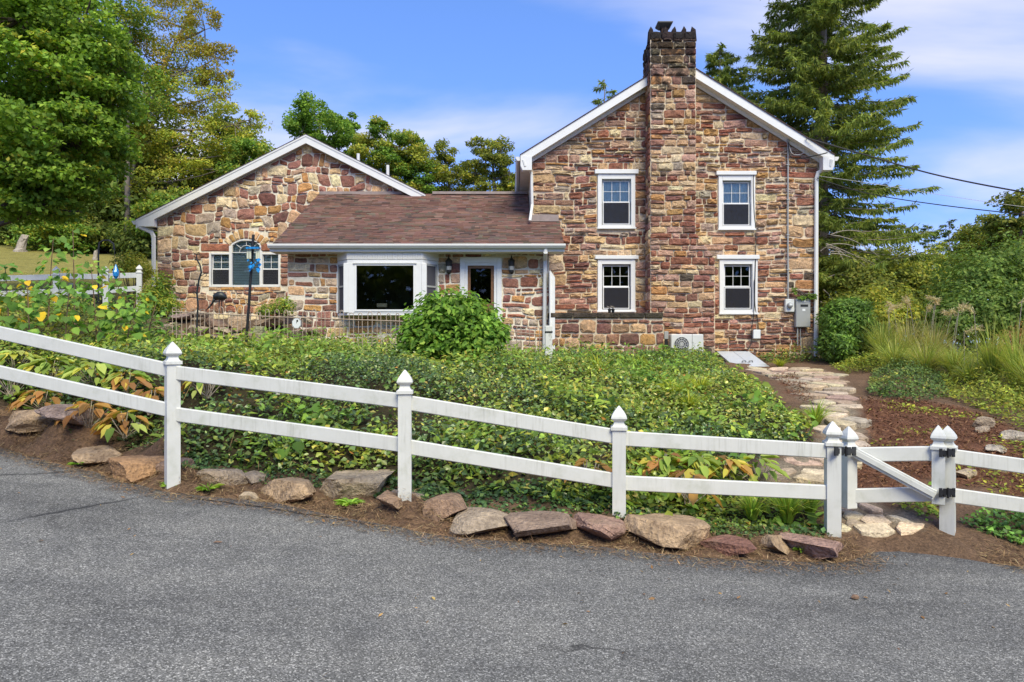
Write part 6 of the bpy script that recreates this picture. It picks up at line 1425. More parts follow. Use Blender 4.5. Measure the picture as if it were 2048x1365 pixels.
# trees beyond the roofs
def skytree(label, lobes, pal, n, ls, D, px, pal2=None, spread=.3, tr=.22, cl=14):
    X = PX(px, D); g_ = np.array((X, D, hz(X, D))); ty = min(l[1] for l in lobes)
    return tree('roofline_tree', label, 'tree', lobes, [g_, at(px, 470, D), at(px + 6, 400, D), at(px, ty + 30, D)], pal, n, ls, 'trees beyond the roofs', clusters=cl, spread=spread, trunk_r=tr, pal2=pal2, bark='bark_grey')
skytree('dark rounded oak above the wing gable peak', [(625, 222, 34, 28, 50, 2), (605, 268, 36, 40, 50, 2), (660, 262, 42, 44, 50, 2.2), (690, 250, 26, 30, 50, 1.6), (640, 310, 60, 44, 50, 2.5), (705, 300, 34, 34, 50, 1.8), (590, 330, 36, 36, 50, 1.6)], [(k_, tuple(q_ * 1.15 for q_ in c_)) for k_, c_ in GRN_D], 24000, .22, 50, 640, GRN_M)
skytree('yellow-green tree above the wing vent pipes', [(765, 265, 28, 24, 46, 1.6), (745, 310, 44, 40, 46, 2), (800, 305, 48, 40, 46, 2.2), (780, 350, 60, 40, 46, 2.2), (835, 340, 44, 40, 46, 2), (825, 285, 22, 24, 46, 1.2), (860, 370, 44, 26, 46, 1.8)], GRN_M, 27000, .19, 46, 790, YEL_G)
skytree('thin tree right of the wing rake with open branches', [(885, 305, 24, 22, 47, 1.2), (865, 345, 30, 28, 47, 1.4), (905, 335, 30, 26, 47, 1.4), (930, 350, 26, 24, 47, 1.2), (890, 378, 44, 18, 47, 1.5)], OLIVE, 9500, .17, 47, 895, YEL_G, cl=12)
skytree('airy tree with spreading limbs behind the entry ridge', [(965, 292, 26, 18, 45, 1.2), (1003, 300, 28, 20, 45, 1.3), (985, 330, 40, 26, 45, 1.6), (950, 345, 28, 26, 45, 1.3), (1020, 345, 28, 26, 45, 1.3), (1030, 378, 26, 18, 45, 1), (965, 378, 40, 16, 45, 1.4)], OLIVE, 12500, .17, 45, 985, YEL_G, cl=13)
skytree('green tree low against the left eave of the gable', [(1035, 372, 22, 26, 52, 1.4), (1010, 385, 30, 16, 52, 1.4), (1050, 395, 20, 18, 52, 1.2)], YEL_G, 2600, .25, 52, 1030)

# spruces
def spruce(label, px, D, ytop, zb, half, nb, pal, dens=1.0, xoff=0.0, group='spruces beyond the house', lean=0.0):
    X = PX(px, D); zt = PZ(ytop, D); b = np.array((X + xoff, D, zb)); tp = np.array((X + lean, D, zt)); t = Thing('spruce_tree', tuple(b), label, 'tree', group)
    mb = MB(); H = zt - zb; mb.tube([b, b + (tp - b) * .3, b + (tp - b) * .6, b + (tp - b) * .85, tp], [.34 * H / 22, .26 * H / 22, .17 * H / 22, .07 * H / 22, .01], 9); LV = Leaves()
    for i in range(nb):
        f = (i + rng.uniform(0, 1)) / nb; z = f ** .9; az = rng.uniform(0, 2 * math.pi); ln = half * (1 - z) ** .6 * rng.uniform(.62, 1.12) + .25; p0 = b + (tp - b) * (.06 + .94 * z)
        o = np.array((math.cos(az), math.sin(az), 0)); s = np.linspace(0, 1, 9)[:, None]; sag = -.30 * ln * s ** 1.3 + .22 * ln * s ** 2.6 + .10 * ln * (z - .35)* s
        br = p0 + o * ln * s + np.concatenate([np.zeros((9, 2)), sag], 1); mb.tube(br, np.linspace(.04 * (1.1 - z), .008, 9), 4, False)
        m = int((40 + 62 * ln) * dens); u = rng.uniform(.12, 1.0, m) ** .8; P = np.stack([np.interp(u, s[:, 0], br[:, j]) for j in range(3)], 1)
        side = np.cross(o, (0, 0, 1.0)); w = rng.normal(0, .14 * ln * .6, m) * (1.15 - u); P = P + side * w[:, None] + np.array((0, 0, -1.0)) * (np.abs(w) * .35)[:, None]
        dirn = np.array((0, 0, -1.0)) * rng.uniform(.25, 1.1, (m, 1)) + o * rng.uniform(.1, .8, (m, 1)) + side * (np.sign(w) * rng.uniform(.0, .7, m))[:, None] + rng.normal(size=(m, 3)) * .15
        L = rng.uniform(.13, .34, m); LV.add(*leaf_arrays(P, rng.normal(size=(m, 3)) + np.array((0, -.4, .4)), L, L * .2 + .008, tint(pal, m) * rng.uniform(.75, 1.25), dirn, fold=.3))
    t.part('trunk', mb, 'bark_grey'); V, F, C = LV.get(); t.np('crown', V, F, 'needle', C); return t
NEED = [(3, (.09, .118, .036)), (3, (.125, .155, .042)), (2, (.165, .185, .05)), (1, (.06, .08, .028))]
spruce('towering spruce rising behind the right slope of the gable', 1640, 30, -420, 0.8, 4.5, 640, NEED, 1.35, lean=.15)
spruce('narrower spruce top showing beside the chimney', 1440, 33, 92, 1.0, 4.2, 200, NEED, 1.3)
spruce('spruce tip peeping over the left rake of the gable', 1200, 36, 160, 1.0, 2.4, 70, NEED, .8, lean=.25)
spruce('small dark spruce in the distance right of the gable', 1856, 55, 448, 0, 2.2, 60, DARKW, .8)
spruce('broader dark spruce in the distance right of the gable', 1898, 58, 438, 0, 2.8, 70, DARKW, .8)
mb = MB()
bt = at(1655, 640, 27)
t = Thing('fallen_branches', tuple(bt), 'bare grey dead branches hanging low beside the house corner', 'branches')
for i in range(16):
    y0 = random.uniform(470, 640); a = at(random.uniform(1640, 1665), y0, 26.5); e = at(random.uniform(1685, 1760), y0 + random.uniform(-10, 60), 26); m = (a + e) / 2 + (0, 0, random.uniform(.1, .5)); mb = MB(); mb.tube(bez(a, m, e, 7), np.linspace(.022, .006, 7), 4, False); t.part('branch', mb, 'dead_wood')

# right-hand thicket
def thick(name, label, lobes, pal, n, ls, mat='leaf', asp=.55, **k):
    D = lobes[0][4]; X = PX(lobes[0][0], D); return bush(name, label, 'bush' if name != 'thicket_tree' else 'tree', lobes, pal, n, ls, np.array((X, D, hz(X, D))), 'thicket right of the house', asp=asp, mat=mat, **k)
thick('thicket_shrub', 'big rounded dark green shrub at the right edge', [(1965, 565, 90, 75, 22, 2.0), (2030, 530, 70, 70, 22.5, 2), (1930, 620, 75, 55, 21, 1.6), (2010, 630, 80, 60, 20.5, 1.6), (2080, 590, 60, 80, 22, 2), (1890, 650, 45, 40, 20.5, 1.2)], [(3, (.05, .085, .024)), (3, (.075, .115, .03)), (2, (.11, .15, .04))], 27000, .125, rough=.48)
thick('thicket_shrub', 'olive shrub just right of the house corner', [(1690, 560, 50, 55, 27, 1.6), (1740, 590, 56, 50, 26, 1.6), (1700, 620, 50, 40, 25, 1.4)], OLIVE, 9000, .15, rough=.35)
thick('thicket_shrub', 'yellow-olive shrub below the small distant spruces', [(1800, 560, 60, 50, 28, 1.8), (1850, 580, 50, 50, 27, 1.6), (1790, 620, 60, 40, 25, 1.5), (1840, 640, 46, 30, 23, 1.2)], YEL_G[:3] + OLIVE, 13000, .15, rough=.35)
thick('thicket_shrub', 'yellow-tipped sapling clump in front of the olive shrub', [(1770, 640, 40, 34, 22, 1), (1815, 625, 26, 26, 22, .8), (1750, 610, 26, 36, 23, .8)], YEL_G, 4200, .12, rough=.4)
for px, py, rx, ry, D, lab in [(1985, 480, 50, 34, 42, 'feathery tree behind the big dark shrub'), (2045, 450, 40, 44, 40, 'taller tree cut by the right edge'), (1930, 500, 44, 36, 44, 'pale green tree right of the distant spruces'), (2040, 425, 40, 40, 36, 'tallest tree of the thicket against the right edge'), (1965, 455, 36, 30, 46, 'open-crowned tree right behind the broader distant spruce'), (1780, 520, 50, 40, 46, 'dim tree between the spruce and the distant pair'), (1710, 505, 50, 60, 44, 'dim tree behind the lower spruce boughs'), (1850, 540, 60, 36, 40, 'soft green tree below the distant spruces')]:
    X = PX(px, D); tree('thicket_tree', lab, 'tree', [(px, py, rx, ry, D, 1.8), (px - rx * .5, py + ry * .7, rx * .7, ry * .7, D, 1.5), (px + rx * .5, py + ry * .6, rx * .7, ry * .7, D, 1.5), (px, py + ry * 1.6, rx * .9, ry * .9, D - 1, 1.6)], [np.array((X, D, hz(X, D))), at(px, py + ry, D), at(px, py - ry * .6, D)], OLIVE if px not in (1930, 1850) else YEL_G[:3] + OLIVE, 5200, .22, 'trees right of the house', clusters=12, spread=.32, trunk_r=.14)
c = ground_at(1695, 722); bush('rhododendron', 'dense glossy rhododendron against the right corner of the house', 'bush', [(1692, 645, 52, 46, 18.3, .75), (1675, 690, 36, 34, 17.9, .6), (1722, 680, 40, 42, 18.3, .7), (1700, 615, 44, 20, 18.4, .6)], [(4, (.04, .075, .018)), (3, (.07, .125, .026)), (2, (.11, .175, .035))], 9500, .13, c, asp=.32, mat='leaf_gloss', shell=.35, up=.35, rough=.15)
bush('rusty_shrub', 'rust-brown seeding shrub at the right edge above the mulch', 'bush', [(2030, 690, 40, 30, 16, .6), (2000, 705, 26, 20, 15.8, .5), (2060, 680, 30, 40, 16, .6)], [(3, (.22, .12, .06)), (2, (.28, .17, .09)), (1, (.12, .11, .04))], 5200, .06, ground_at(2030, 740), asp=.5)

# ornamental grasses
def grass_clump(label, px, py, D, hgt, spreadm, nbl, pal, plumes=0, name='ornamental_grass', width=.016):
    b = ground_at(px, py) if D is None else np.array((PX(px, D), D, hz(PX(px, D), D))); t = Thing(name, tuple(b), label, 'grass', 'ornamental grasses on the right bank' if name == 'ornamental_grass' else 'strap-leaved clumps')
    V = np.empty((nbl, 8, 3)); az = rng.uniform(0, 2 * math.pi, nbl); o = np.stack([np.cos(az), np.sin(az), np.zeros(nbl)], 1); sd = np.stack([-np.sin(az), np.cos(az), np.zeros(nbl)], 1); H = hgt * rng.uniform(.55, 1.1, nbl); S_ = spreadm * rng.uniform(.3, 1.2, nbl); P0 = b + o * rng.uniform(0, .14, (nbl, 1)) * spreadm
    for i, s in enumerate((0, .35, .7, 1.0)):
        zc = H * (s * 1.25 - .55 * s ** 2.6 * (S_ / spreadm)); q = P0 + o * (S_ * s ** 1.7)[:, None] + np.stack([np.zeros(nbl), np.zeros(nbl), zc], 1); w = width * (1 - s * .85) * rng.uniform(.7, 1.3, nbl)
        V[:, i * 2] = q - sd * w[:, None] / 2; V[:, i * 2 + 1] = q + sd * w[:, None] / 2
    F = (np.arange(nbl)[:, None, None] * 8 + np.array([(0, 1, 3, 2), (2, 3, 5, 4), (4, 5, 7, 6)])[None]).reshape(-1, 4); C = np.repeat(tint(pal, nbl), 8, 0); t.np('blades', V.reshape(-1, 3), F, 'leaf', C)
    for k in range(plumes):
        a = rng.uniform(0, 6.28); q = b + (math.cos(a) * spreadm * .6 * rng.uniform(.1, 1), math.sin(a) * spreadm * .4, 0); tp = q + (math.cos(a) * .25, 0, hgt * rng.uniform(1.1, 1.35)); mb = MB(); mb.tube(bez(q, (q + tp) / 2 + (0, 0, .15), tp, 6), .006, 4, False); st_ = t.part('plume_stalk', mb, 'dead_wood')
        n = 90; u = rng.uniform(0, 1, n); dv = np.array((rng.uniform(-.3, .5), 0, .25)); P = tp + dv * u[:, None] * .9 - (0, 0, .05) + np.array((0, 0, -1)) * (u ** 2 * .12)[:, None] + rng.normal(size=(n, 3)) * .018
        t.np('plume', *leaf_arrays(P, rng.normal(size=(n, 3)), rng.uniform(.06, .13, n), rng.uniform(.012, .02, n), tint([(2, (.50, .42, .31)), (1, (.60, .52, .42)), (1, (.42, .33, .22))], n), dv + rng.normal(size=(n, 3)) * .25 + (.1, 0, -.2))[:2], 'leaf', np.repeat(tint([(2, (.27, .22, .16)), (1, (.33, .29, .23))], n), 4, 0), st_)
    return t
GR1 = [(3, (.15, .19, .05)), (3, (.20, .225, .06)), (2, (.25, .24, .09)), (1, (.10, .145, .035))]
GR2 = [(3, (.24, .215, .11)), (2, (.27, .23, .14)), (3, (.18, .20, .065))]
for px, py, D, hh, sp, nb, pal, pl, lab in [(1765, 735, 17.2, 1.25, .75, 420, GR1, 1, 'green grass clump right of the rhododendron'), (1815, 740, 17.4, 1.25, .8, 420, GR2, 6, 'tan plumed grass clump at the top of the bank'), (1868, 742, 17.0, 1.15, .8, 420, GR2, 4, 'plumed grass clump next to the dark thicket'), (1790, 755, 15.6, .85, .8, 380, GR1, 0, 'low arching grass below the plumed clumps'), (1850, 765, 14.8, .8, .9, 380, GR1 + GR2, 0, 'flattened pale grass sweeping down the bank'), (1910, 770, 14.6, .75, .8, 300, GR1, 1, 'thin grass at the shoulder of the bank'),
                                       (1985, 800, 13.2, 1.25, .6, 280, GR1, 1, 'upright striped grass left of the right edge clump'), (2035, 805, 12.8, 1.35, .8, 360, GR1, 1, 'tall arching grass at the right edge'), (2070, 830, 12.0, 1.1, .7, 240, GR1, 0, 'yellowing grass cut by the right edge'), (1940, 790, 13.4, .6, .6, 220, GR1, 0, 'short grass tuft between bank and tall grasses')]:
    grass_clump(lab, px, py, D, hh, sp, nb, pal, pl)
LILY = [(3, (.12, .19, .035)), (3, (.17, .24, .04)), (1, (.26, .27, .05))]
for px, py, hh, sp, nb, lab in [(1575, 1045, .36, .33, 150, 'bright strap-leaved daylily left of the gate hinge post'), (1505, 1040, .3, .28, 90, 'small strap-leaved daylily among yellow hostas'), (1620, 1030, .3, .26, 90, 'daylily tuft touching the gate hinge post'), (1632, 850, .35, .4, 110, 'grassy tuft spilling over the path edge')]:
    grass_clump(lab, px, py, None, hh, sp, nb, LILY, 0, 'daylily', .022)

# ------------------------------------------------------------------ the ivy bank and other ground cover (nobody could count it)
def scatter(poly, dens, box=None):
    xs_ = [p[0] for p in poly]; ys_ = [p[1] for p in poly]; A = (max(xs_) - min(xs_)) * (max(ys_) - min(ys_)); n = int(A * dens)
    X = rng.uniform(min(xs_), max(xs_), n); Y = rng.uniform(min(ys_), max(ys_), n); m = in_poly(X, Y, poly); return X[m], Y[m]
IVY = [(3, (.030, .052, .020)), (3, (.046, .078, .026)), (2, (.070, .108, .032)), (1, (.11, .14, .045))]
IVYY = [(3, (.105, .142, .028)), (3, (.15, .178, .034)), (2, (.075, .11, .026)), (1, (.21, .18, .045))]
def edge_dist(X, Y, poly):
    d = np.full(len(X), 9.0); n = len(poly)
    for i in range(n):
        ax, ay = poly[i]; bx, by = poly[(i + 1) % n]; L2 = (bx - ax) ** 2 + (by - ay) ** 2 + 1e-9; t = np.clip(((X - ax) * (bx - ax) + (Y - ay) * (by - ay)) / L2, 0, 1); d = np.minimum(d, np.hypot(X - ax - t * (bx - ax), Y - ay - t * (by - ay)))
    return d
def cover(name, label, poly, dens, lsize, hmax, pal_a, pal_b, noise_s=.6, bias=.5, asp=.7, zoff=0.0, mat='leaf_gloss', thin=None, shape='kite'):
    X, Y = scatter(poly, dens)
    if thin is not None: m = rng.uniform(0, 1, len(X)) < thin(X, Y); X, Y = X[m], Y[m]
    keep = rng.uniform(0, 1, len(X)) < np.clip((13.0 / np.maximum(Y, 6)) ** .7, .5, 1.2); X, Y = X[keep], Y[keep]; n = len(X)
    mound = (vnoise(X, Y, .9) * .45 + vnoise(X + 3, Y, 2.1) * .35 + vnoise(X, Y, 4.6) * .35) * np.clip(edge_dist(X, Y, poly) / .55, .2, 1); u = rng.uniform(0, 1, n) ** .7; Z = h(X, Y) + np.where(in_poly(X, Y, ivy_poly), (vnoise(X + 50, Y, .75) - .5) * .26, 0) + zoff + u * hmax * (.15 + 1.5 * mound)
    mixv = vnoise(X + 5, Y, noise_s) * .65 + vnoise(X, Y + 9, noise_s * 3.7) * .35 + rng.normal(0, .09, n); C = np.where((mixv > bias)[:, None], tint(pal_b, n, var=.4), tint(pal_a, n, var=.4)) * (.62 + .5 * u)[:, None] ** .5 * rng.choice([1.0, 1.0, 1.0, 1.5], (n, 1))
    nr = rng.normal(size=(n, 3)) * .5 + np.array((0, -.25, 1)); L = lsize * rng.uniform(.4, 1.2, n) * (.75 + .6 * vnoise(X + 40, Y, 1.3)); V, F, C = leaf_arrays(np.stack([X, Y, Z], 1), nr, L, L * asp, C, shape=shape); o = link(name, np_mesh(name, V, F, C), mat); tag(o, label, 'ground cover', kind='stuff'); return o
gaps = lambda X, Y: np.clip((vnoise(X + 17, Y, 1.15) * .6 + vnoise(X, Y + 23, 3.3) * .4 - .28) * 5, .2, 1)
cover('ground_cover', 'dense green and yellowing ivy covering the bank behind the fence', ivy_poly, 1080, .070, .28, IVY, IVYY, .6, .53, zoff=-.05, thin=gaps, mat='leaf_ivy')
cover('bank_tangle', 'taller green and yellow shoots standing out of the ivy bank', ivy_poly, 400, .10, .44, [(3, (.075, .125, .03)), (2, (.11, .17, .035))], IVYY,   .8, .48, .38, zoff=-.08, thin=lambda X, Y: np.clip((vnoise(X + 7, Y + 2, 1.0) * .55 + vnoise(X, Y, 2.7) * .45 - .46) * 7, 0, 1), mat='leaf')
cover('broadleaf_seedlings', 'patches of broad rounded leaves among the ivy on the bank', ivy_poly, 120, .13, .3, [(2, (.06, .11, .028)), (2, (.09, .15, .034))], [(2, (.13, .19, .04)), (1, (.17, .20, .04))], .9, .5, .8, zoff=-.02, mat='leaf', shape='oval', thin=lambda X, Y: np.clip((vnoise(X + 70, Y + 11, .9) * .5 + vnoise(X + 9, Y, 2.3) * .5 - .56) * 9, 0, 1))
X, Y = scatter(ivy_poly, 5); n = len(X); L = rng.uniform(.15, .42, n); V, F, C = leaf_arrays(np.stack([X, Y, h(X, Y) + .02], 1), rng.normal(size=(n, 3)), L, np.full(n, .007), tint([(2, (.17, .12, .07)), (1, (.10, .07, .045))], n), rng.normal(size=(n, 3)) * .45 + (0, 0, 1), fold=0)
tag(link('dry_stems', np_mesh('dry_stems', V, F, C), 'litter'), 'dry brown stems poking out of the ivy bank', 'stems', kind='stuff')
cover('dark_ivy', 'small dark ivy creeping between hostas and the leftmost rocks', gpoly([(120, 830), (330, 900), (330, 930), (250, 905), (90, 862), (60, 835)]), 1200, .05, .1, [(3, (.03, .055, .028)), (2, (.045, .085, .035))], IVY, .8, .7, .8, thin=lambda X, Y: np.clip((vnoise(X, Y, 2.2) - .38) * 6, 0, 1))
cover('bank_litter', 'dry brown and orange leaves caught in the ivy bank', ivy_poly, 10, .08, .26, RUST, [(2, (.25, .12, .04)), (1, (.16, .10, .06))], .8, .5, .5, zoff=.0, mat='leaf')
edge_poly = gpoly([(330, 900), (345, 950), (480, 968), (640, 985), (760, 1000), (900, 1022), (1100, 1040), (1300, 1058), (1500, 1078), (1600, 1078), (1660, 1078), (1668, 1040), (1400, 1005), (1200, 985), (1000, 975), (800, 945), (600, 925), (400, 890)])
cover('dark_ivy', 'small dark ivy creeping under the lower rail', edge_poly, 1700, .045, .1, [(3, (.03, .055, .028)), (3, (.045, .085, .035)), (1, (.08, .13, .04))], IVY, .8, .72, .8, 0.0)
crest = gpoly([(-80, 702), (345, 706), (800, 708), (1100, 716), (1420, 722), (1420, 700), (1250, 698), (1100, 699), (760, 696), (520, 694), (345, 695), (120, 693), (-80, 702)])
cr_poly = [(-3.2, 12.6), (-2.0, 12.8), (2.0, 13.6), (4.6, 14.4), (4.9, 16.6), (3.6, 17.2), (0.2, 15.0), (-3.0, 14.2)]
cover('crest_weeds', 'taller leafy weeds along the head of the bank', cr_poly, 330, .085, .26, IVY, IVYY, .9, .45, .45, zoff=-.1)
bedR = gpoly([(1735, 790), (1745, 748), (1800, 742), (1880, 752), (1900, 800), (1840, 808), (1780, 800)])
cover('low_shrubbery', 'low dark ground cover between path and mulch', bedR, 1100, .05, .42, IVY, OLIVE, 1.2, .55)
cover('bank_weeds', 'loose yellow-green weeds on the right-hand bank', gpoly([(1660, 735), (1760, 722), (1900, 720), (2060, 735), (2300, 790), (2300, 900), (2060, 870), (1990, 838), (1900, 800), (1880, 755), (1800, 742), (1740, 745), (1690, 748)]), 800, .075, .34, OLIVE, YEL_G[:3] + IVYY, 1.1, .4, .4, mat='leaf')
cover('mulch_weeds', 'small weeds sprouting through the mulch bed', gpoly([(1745, 880), (1725, 800), (1990, 840), (2100, 890), (2100, 1020), (1850, 1000), (1760, 1000)]), 420, .055, .12, YEL_G[:3], IVYY, 1.4, .5, .45, mat='leaf', thin=lambda X, Y: np.clip((vnoise(X, Y, 1.5) - .58) * 6, 0, 1))
cover('gate_weeds', 'bright green creeping weeds behind the gate', gpoly([(1790, 1010), (1850, 975), (1895, 960), (1890, 1050), (1850, 1045)]), 900, .055, .12, [(2, (.10, .17, .03)), (2, (.15, .21, .035))], IVYY, 1.4, .6, .6, mat='leaf')
cover('roadside_ivy', 'glossy green ivy below the right-hand rails', gpoly([(1920, 1050), (1960, 1030), (2060, 1020), (2300, 1030), (2300, 1110), (2060, 1100), (1980, 1075)]), 1300, .06, .2, [(2, (.05, .10, .028)), (2, (.08, .15, .035))], IVYY, 1.4, .75, .75)
cover('house_weeds', 'low shrubs and weeds along the foot of the gable', [(6.75, 18.2), (8.9, 18.4), (9.2, 19.05), (6.85, 19.05)], 900, .06, .5, IVY, OLIVE, 1.4, .6)
cover('house_weeds', 'green and rusty weeds in front of the air conditioner', [(4.0, 17.0), (5.0, 16.7), (5.4, 17.6), (4.4, 17.9)], 500, .07, .3, IVYY, RUST, 1.2, .6, .4)
cover('lawn_edge', 'rough yellowing grass behind the back fence', [(-22, 20), (-11.9, 20), (-11.9, 26), (-25, 27)], 110, .1, .2, [(2, (.22, .19, .06)), (1, (.15, .16, .04))], RUST, .5, .6, .2, mat='leaf')
cover('left_thicket', 'tangled green weeds in front of the back fence', [(-12, 10.2), (-6.4, 11.2), (-7.2, 15.5), (-13, 17)], 420, .09, .55, IVY, OLIVE, .9, .45, .5)
# needles, straw and dead leaves along the road edge
X = rng.uniform(-8, 6.5, 30000); e_ = edge_y(X); Y = e_ + rng.normal(.16, .26, len(X)); m = (Y > e_ - .35) & (Y < e_ + 1.6) & ~((X > 3.2) & (X < 4.1) & (Y > 6.55)) & ~((X > 3.3) & (X < 4.3) & (Y < 6.6)); X, Y = X[m], Y[m]; e_ = edge_y(X); n = len(X)
Z = np.where(Y < e_ + .02, road_z(X) + .008, h(X, Y) + .012) + rng.uniform(0, .012, n); L = rng.uniform(.05, .12, n)
V, F, C = leaf_arrays(np.stack([X, Y, Z], 1), rng.normal(size=(n, 3)) * .25 + (0, 0, 1), L, rng.uniform(.003, .007, n), tint([(3, (.13, .082, .055)), (2, (.085, .055, .038)), (1, (.20, .145, .095))], n), fold=.0)
tag(link('pine_straw', np_mesh('pine_straw', V, F, C), 'litter'), 'brown pine straw strewn along the road edge', 'pine straw', kind='stuff')
# a few fallen leaves blown over the asphalt
n = 170; X = rng.uniform(-6, 6, n); Y = edge_y(X) - rng.exponential(.9, n) - .03; L = rng.uniform(.02, .055, n); m = Y > 2.2; X, Y, L = X[m], Y[m], L[m]; n = len(X)
V, F, C = leaf_arrays(np.stack([X, Y, road_z(X) + .016], 1), rng.normal(size=(n, 3)) * .3 + (0, 0, 1), L, L * rng.uniform(.2, .6, n), tint([(3, (.12, .07, .04)), (2, (.20, .13, .06)), (1, (.07, .04, .03))], n), fold=.1)
tag(link('fallen_leaves', np_mesh('fallen_leaves', V, F, C), 'litter'), 'stray brown leaves scattered over the asphalt', 'leaves', kind='stuff')
# shredded bark on the mulch
Vs = []
LVm = Leaves()
for mp_ in mulch_polys:
    X, Y = scatter(mp_, 650); n = len(X); L = rng.uniform(.03, .09, n); LVm.add(*leaf_arrays(np.stack([X, Y, h(X, Y) + .015 + rng.uniform(0, .03, n)], 1), rng.normal(size=(n, 3)) * .4 + (0, 0, 1), L, L * .25, tint([(3, (.085, .042, .028)), (2, (.12, .065, .045)), (1, (.05, .027, .018))], n)))
V, F, C = LVm.get(); tag(link('bark_mulch', np_mesh('bark_mulch', V, F, C), 'litter'), 'shredded red-brown bark mulch on the bed', 'mulch', kind='stuff')

FERN = [(3, (.19, .22, .035)), (2, (.25, .26, .04)), (1, (.12, .16, .03))]
for px, py, hh, sp, nb, lab in [(1345, 800, .34, .38, 110, 'yellow-green ferny tuft on the right part of the bank'), (1400, 790, .36, .4, 120, 'bright ferny tuft below the air conditioner'), (1380, 825, .3, .36, 100, 'lower ferny tuft on the right part of the bank'), (1195, 755, .5, .55, 60, 'long arching grass blades on the bank below the terrace wall'), (1280, 740, .34, .4, 90, 'small grassy tuft under the terrace wall'), (1560, 735, .25, .4, 90, 'low grass tuft beside the cellar door')]:
    grass_clump(lab, px, py, None, hh, sp, nb, FERN, 0, 'grass_tuft', .03)
# ------------------------------------------------------------------ single plants
HY = [(3, (.07, .135, .026)), (3, (.10, .18, .032)), (2, (.15, .23, .045)), (1, (.045, .085, .02))]
g0 = ground_at(905, 728); Dh = 13.0
bush('hydrangea', 'large bright green hydrangea bush in front of the door', 'bush', [(880, 640, 62, 50, Dh, .75), (940, 640, 58, 46, Dh, .75), (905, 615, 60, 34, Dh, .65), (870, 685, 66, 44, Dh - .1, .7), (950, 685, 58, 44, Dh - .1, .7), (985, 665, 32, 36, Dh, .5), (825, 665, 28, 36, Dh, .5)], HY, 9600, .112, np.array((PX(905, Dh), Dh, hz(PX(905, Dh), Dh))), asp=.55, mat='leaf', shell=.5, shape='oval', curl=.12, up=.75, rough=.42)
bush('rockery_shrub', 'small yellow-green shrub growing on the rockery', 'bush', [(568, 612, 22, 18, 16.0, .3), (535, 622, 22, 14, 15.9, .3)], YEL_G[:3] + GRN_M, 1500, .06, at(565, 632, 16))
bush('wing_shrub', 'grassy green shrub at the foot of the wing downspout', 'bush', [(322, 575, 22, 34, 18.5, .45), (300, 600, 26, 26, 18.2, .5), (335, 610, 26, 22, 18.3, .5)], GRN_M + YEL_G[:2], 2600, .14, np.array((PX(318, 18.4), 18.4, hz(PX(318, 18.4), 18.4))), asp=.22, shell=.6)
bush('meter_vine', 'small vine creeping round the top of the breaker panel', 'vine', [(1622, 593, 13, 6, 19.0, .07), (1604, 596, 10, 4, 19.0, .06), (1588, 582, 4, 9, 19.02, .05)], GRN_M, 260, .07, at(1615, 600, 19.05), asp=.6)

def heart_leaves(P, nr, L, col, dirn): return leaf_arrays(P, nr, L, L * .95, col, dirn, shape='oval', curl=.15)
def stalk(label, px, pyt, D, lean, nl, ls, ybase=None):
    X = PX(px, D); b = np.array((X, D, hz(X, D) - .05)); tp = at(px + lean, pyt, D); t = Thing('leafy_stalk', tuple(b), label, 'plant', 'tall leafy stalks by the back fence'); m = (b + tp) / 2 + (lean * D / FPX * -.2, 0, .1)
    C_ = bez(b, m, tp, 12); mb = MB(); mb.tube(C_, np.linspace(.014, .005, 12), 5); t.part('stem', mb, 'twig')
    u = rng.uniform(.18, 1.0, nl) ** .8; P = np.stack([np.interp(u, np.linspace(0, 1, 12), C_[:, j]) for j in range(3)], 1); az = rng.uniform(0, 6.28, nl); o = np.stack([np.cos(az), np.sin(az) * .8, rng.uniform(-.1, .35, nl)], 1)
    P2 = P + o * rng.uniform(.03, .2, (nl, 1)); nr = o * .35 + np.array((0, -.45, .75)) + rng.normal(size=(nl, 3)) * .3; L = ls * rng.uniform(.5, 1.25, nl) * (1.15 - .5 * u)
    col = tint([(4, (.07, .135, .035)), (3, (.10, .18, .04)), (2, (.15, .23, .05)), (.35, (.45, .30, .03))], nl); V, F, C = heart_leaves(P2, nr, L, col, o + np.array((0, 0, -.55))); t.np('leaves', V, F, 'leaf', C)
for px, pyt, D, ln, nl, ls, lab in [(95, 478, 11.4, 12, 70, .17, 'tallest leafy stalk with a yellow leaf left of the back fence post'), (150, 460, 11.8, -4, 46, .15, 'leafy stalk with pale tip above the stump'), (20, 530, 10.6, -10, 60, .17, 'leafy stalk at the left edge above the top rail'), (195, 525, 11.2, -14, 66, .16, 'broad leafy stalk before the middle back fence post'), (230, 540, 11.0, 10, 60, .16, 'leafy stalk bending toward the wing'), (60, 560, 10.4, -6, 50, .15, 'short leafy stalk between the left edge and the tallest one'), (250, 590, 10.8, 26, 60, .15, 'leafy stalk leaning over the rockery end'), (130, 570, 10.7, 10, 50, .16, 'short leafy stalk in the middle of the left clump'), (290, 610, 11.2, 22, 46, .14, 'low leafy stalk nearest the iron scroll stake')]:
    stalk(lab, px, pyt, D, ln, nl, ls)
HG = [(3, (.16, .21, .055)), (2, (.22, .255, .08)), (2, (.11, .16, .04)), (1, (.30, .27, .06))]
HO = [(3, (.22, .115, .045)), (2, (.28, .16, .06)), (2, (.16, .085, .04)), (1, (.27, .22, .05))]
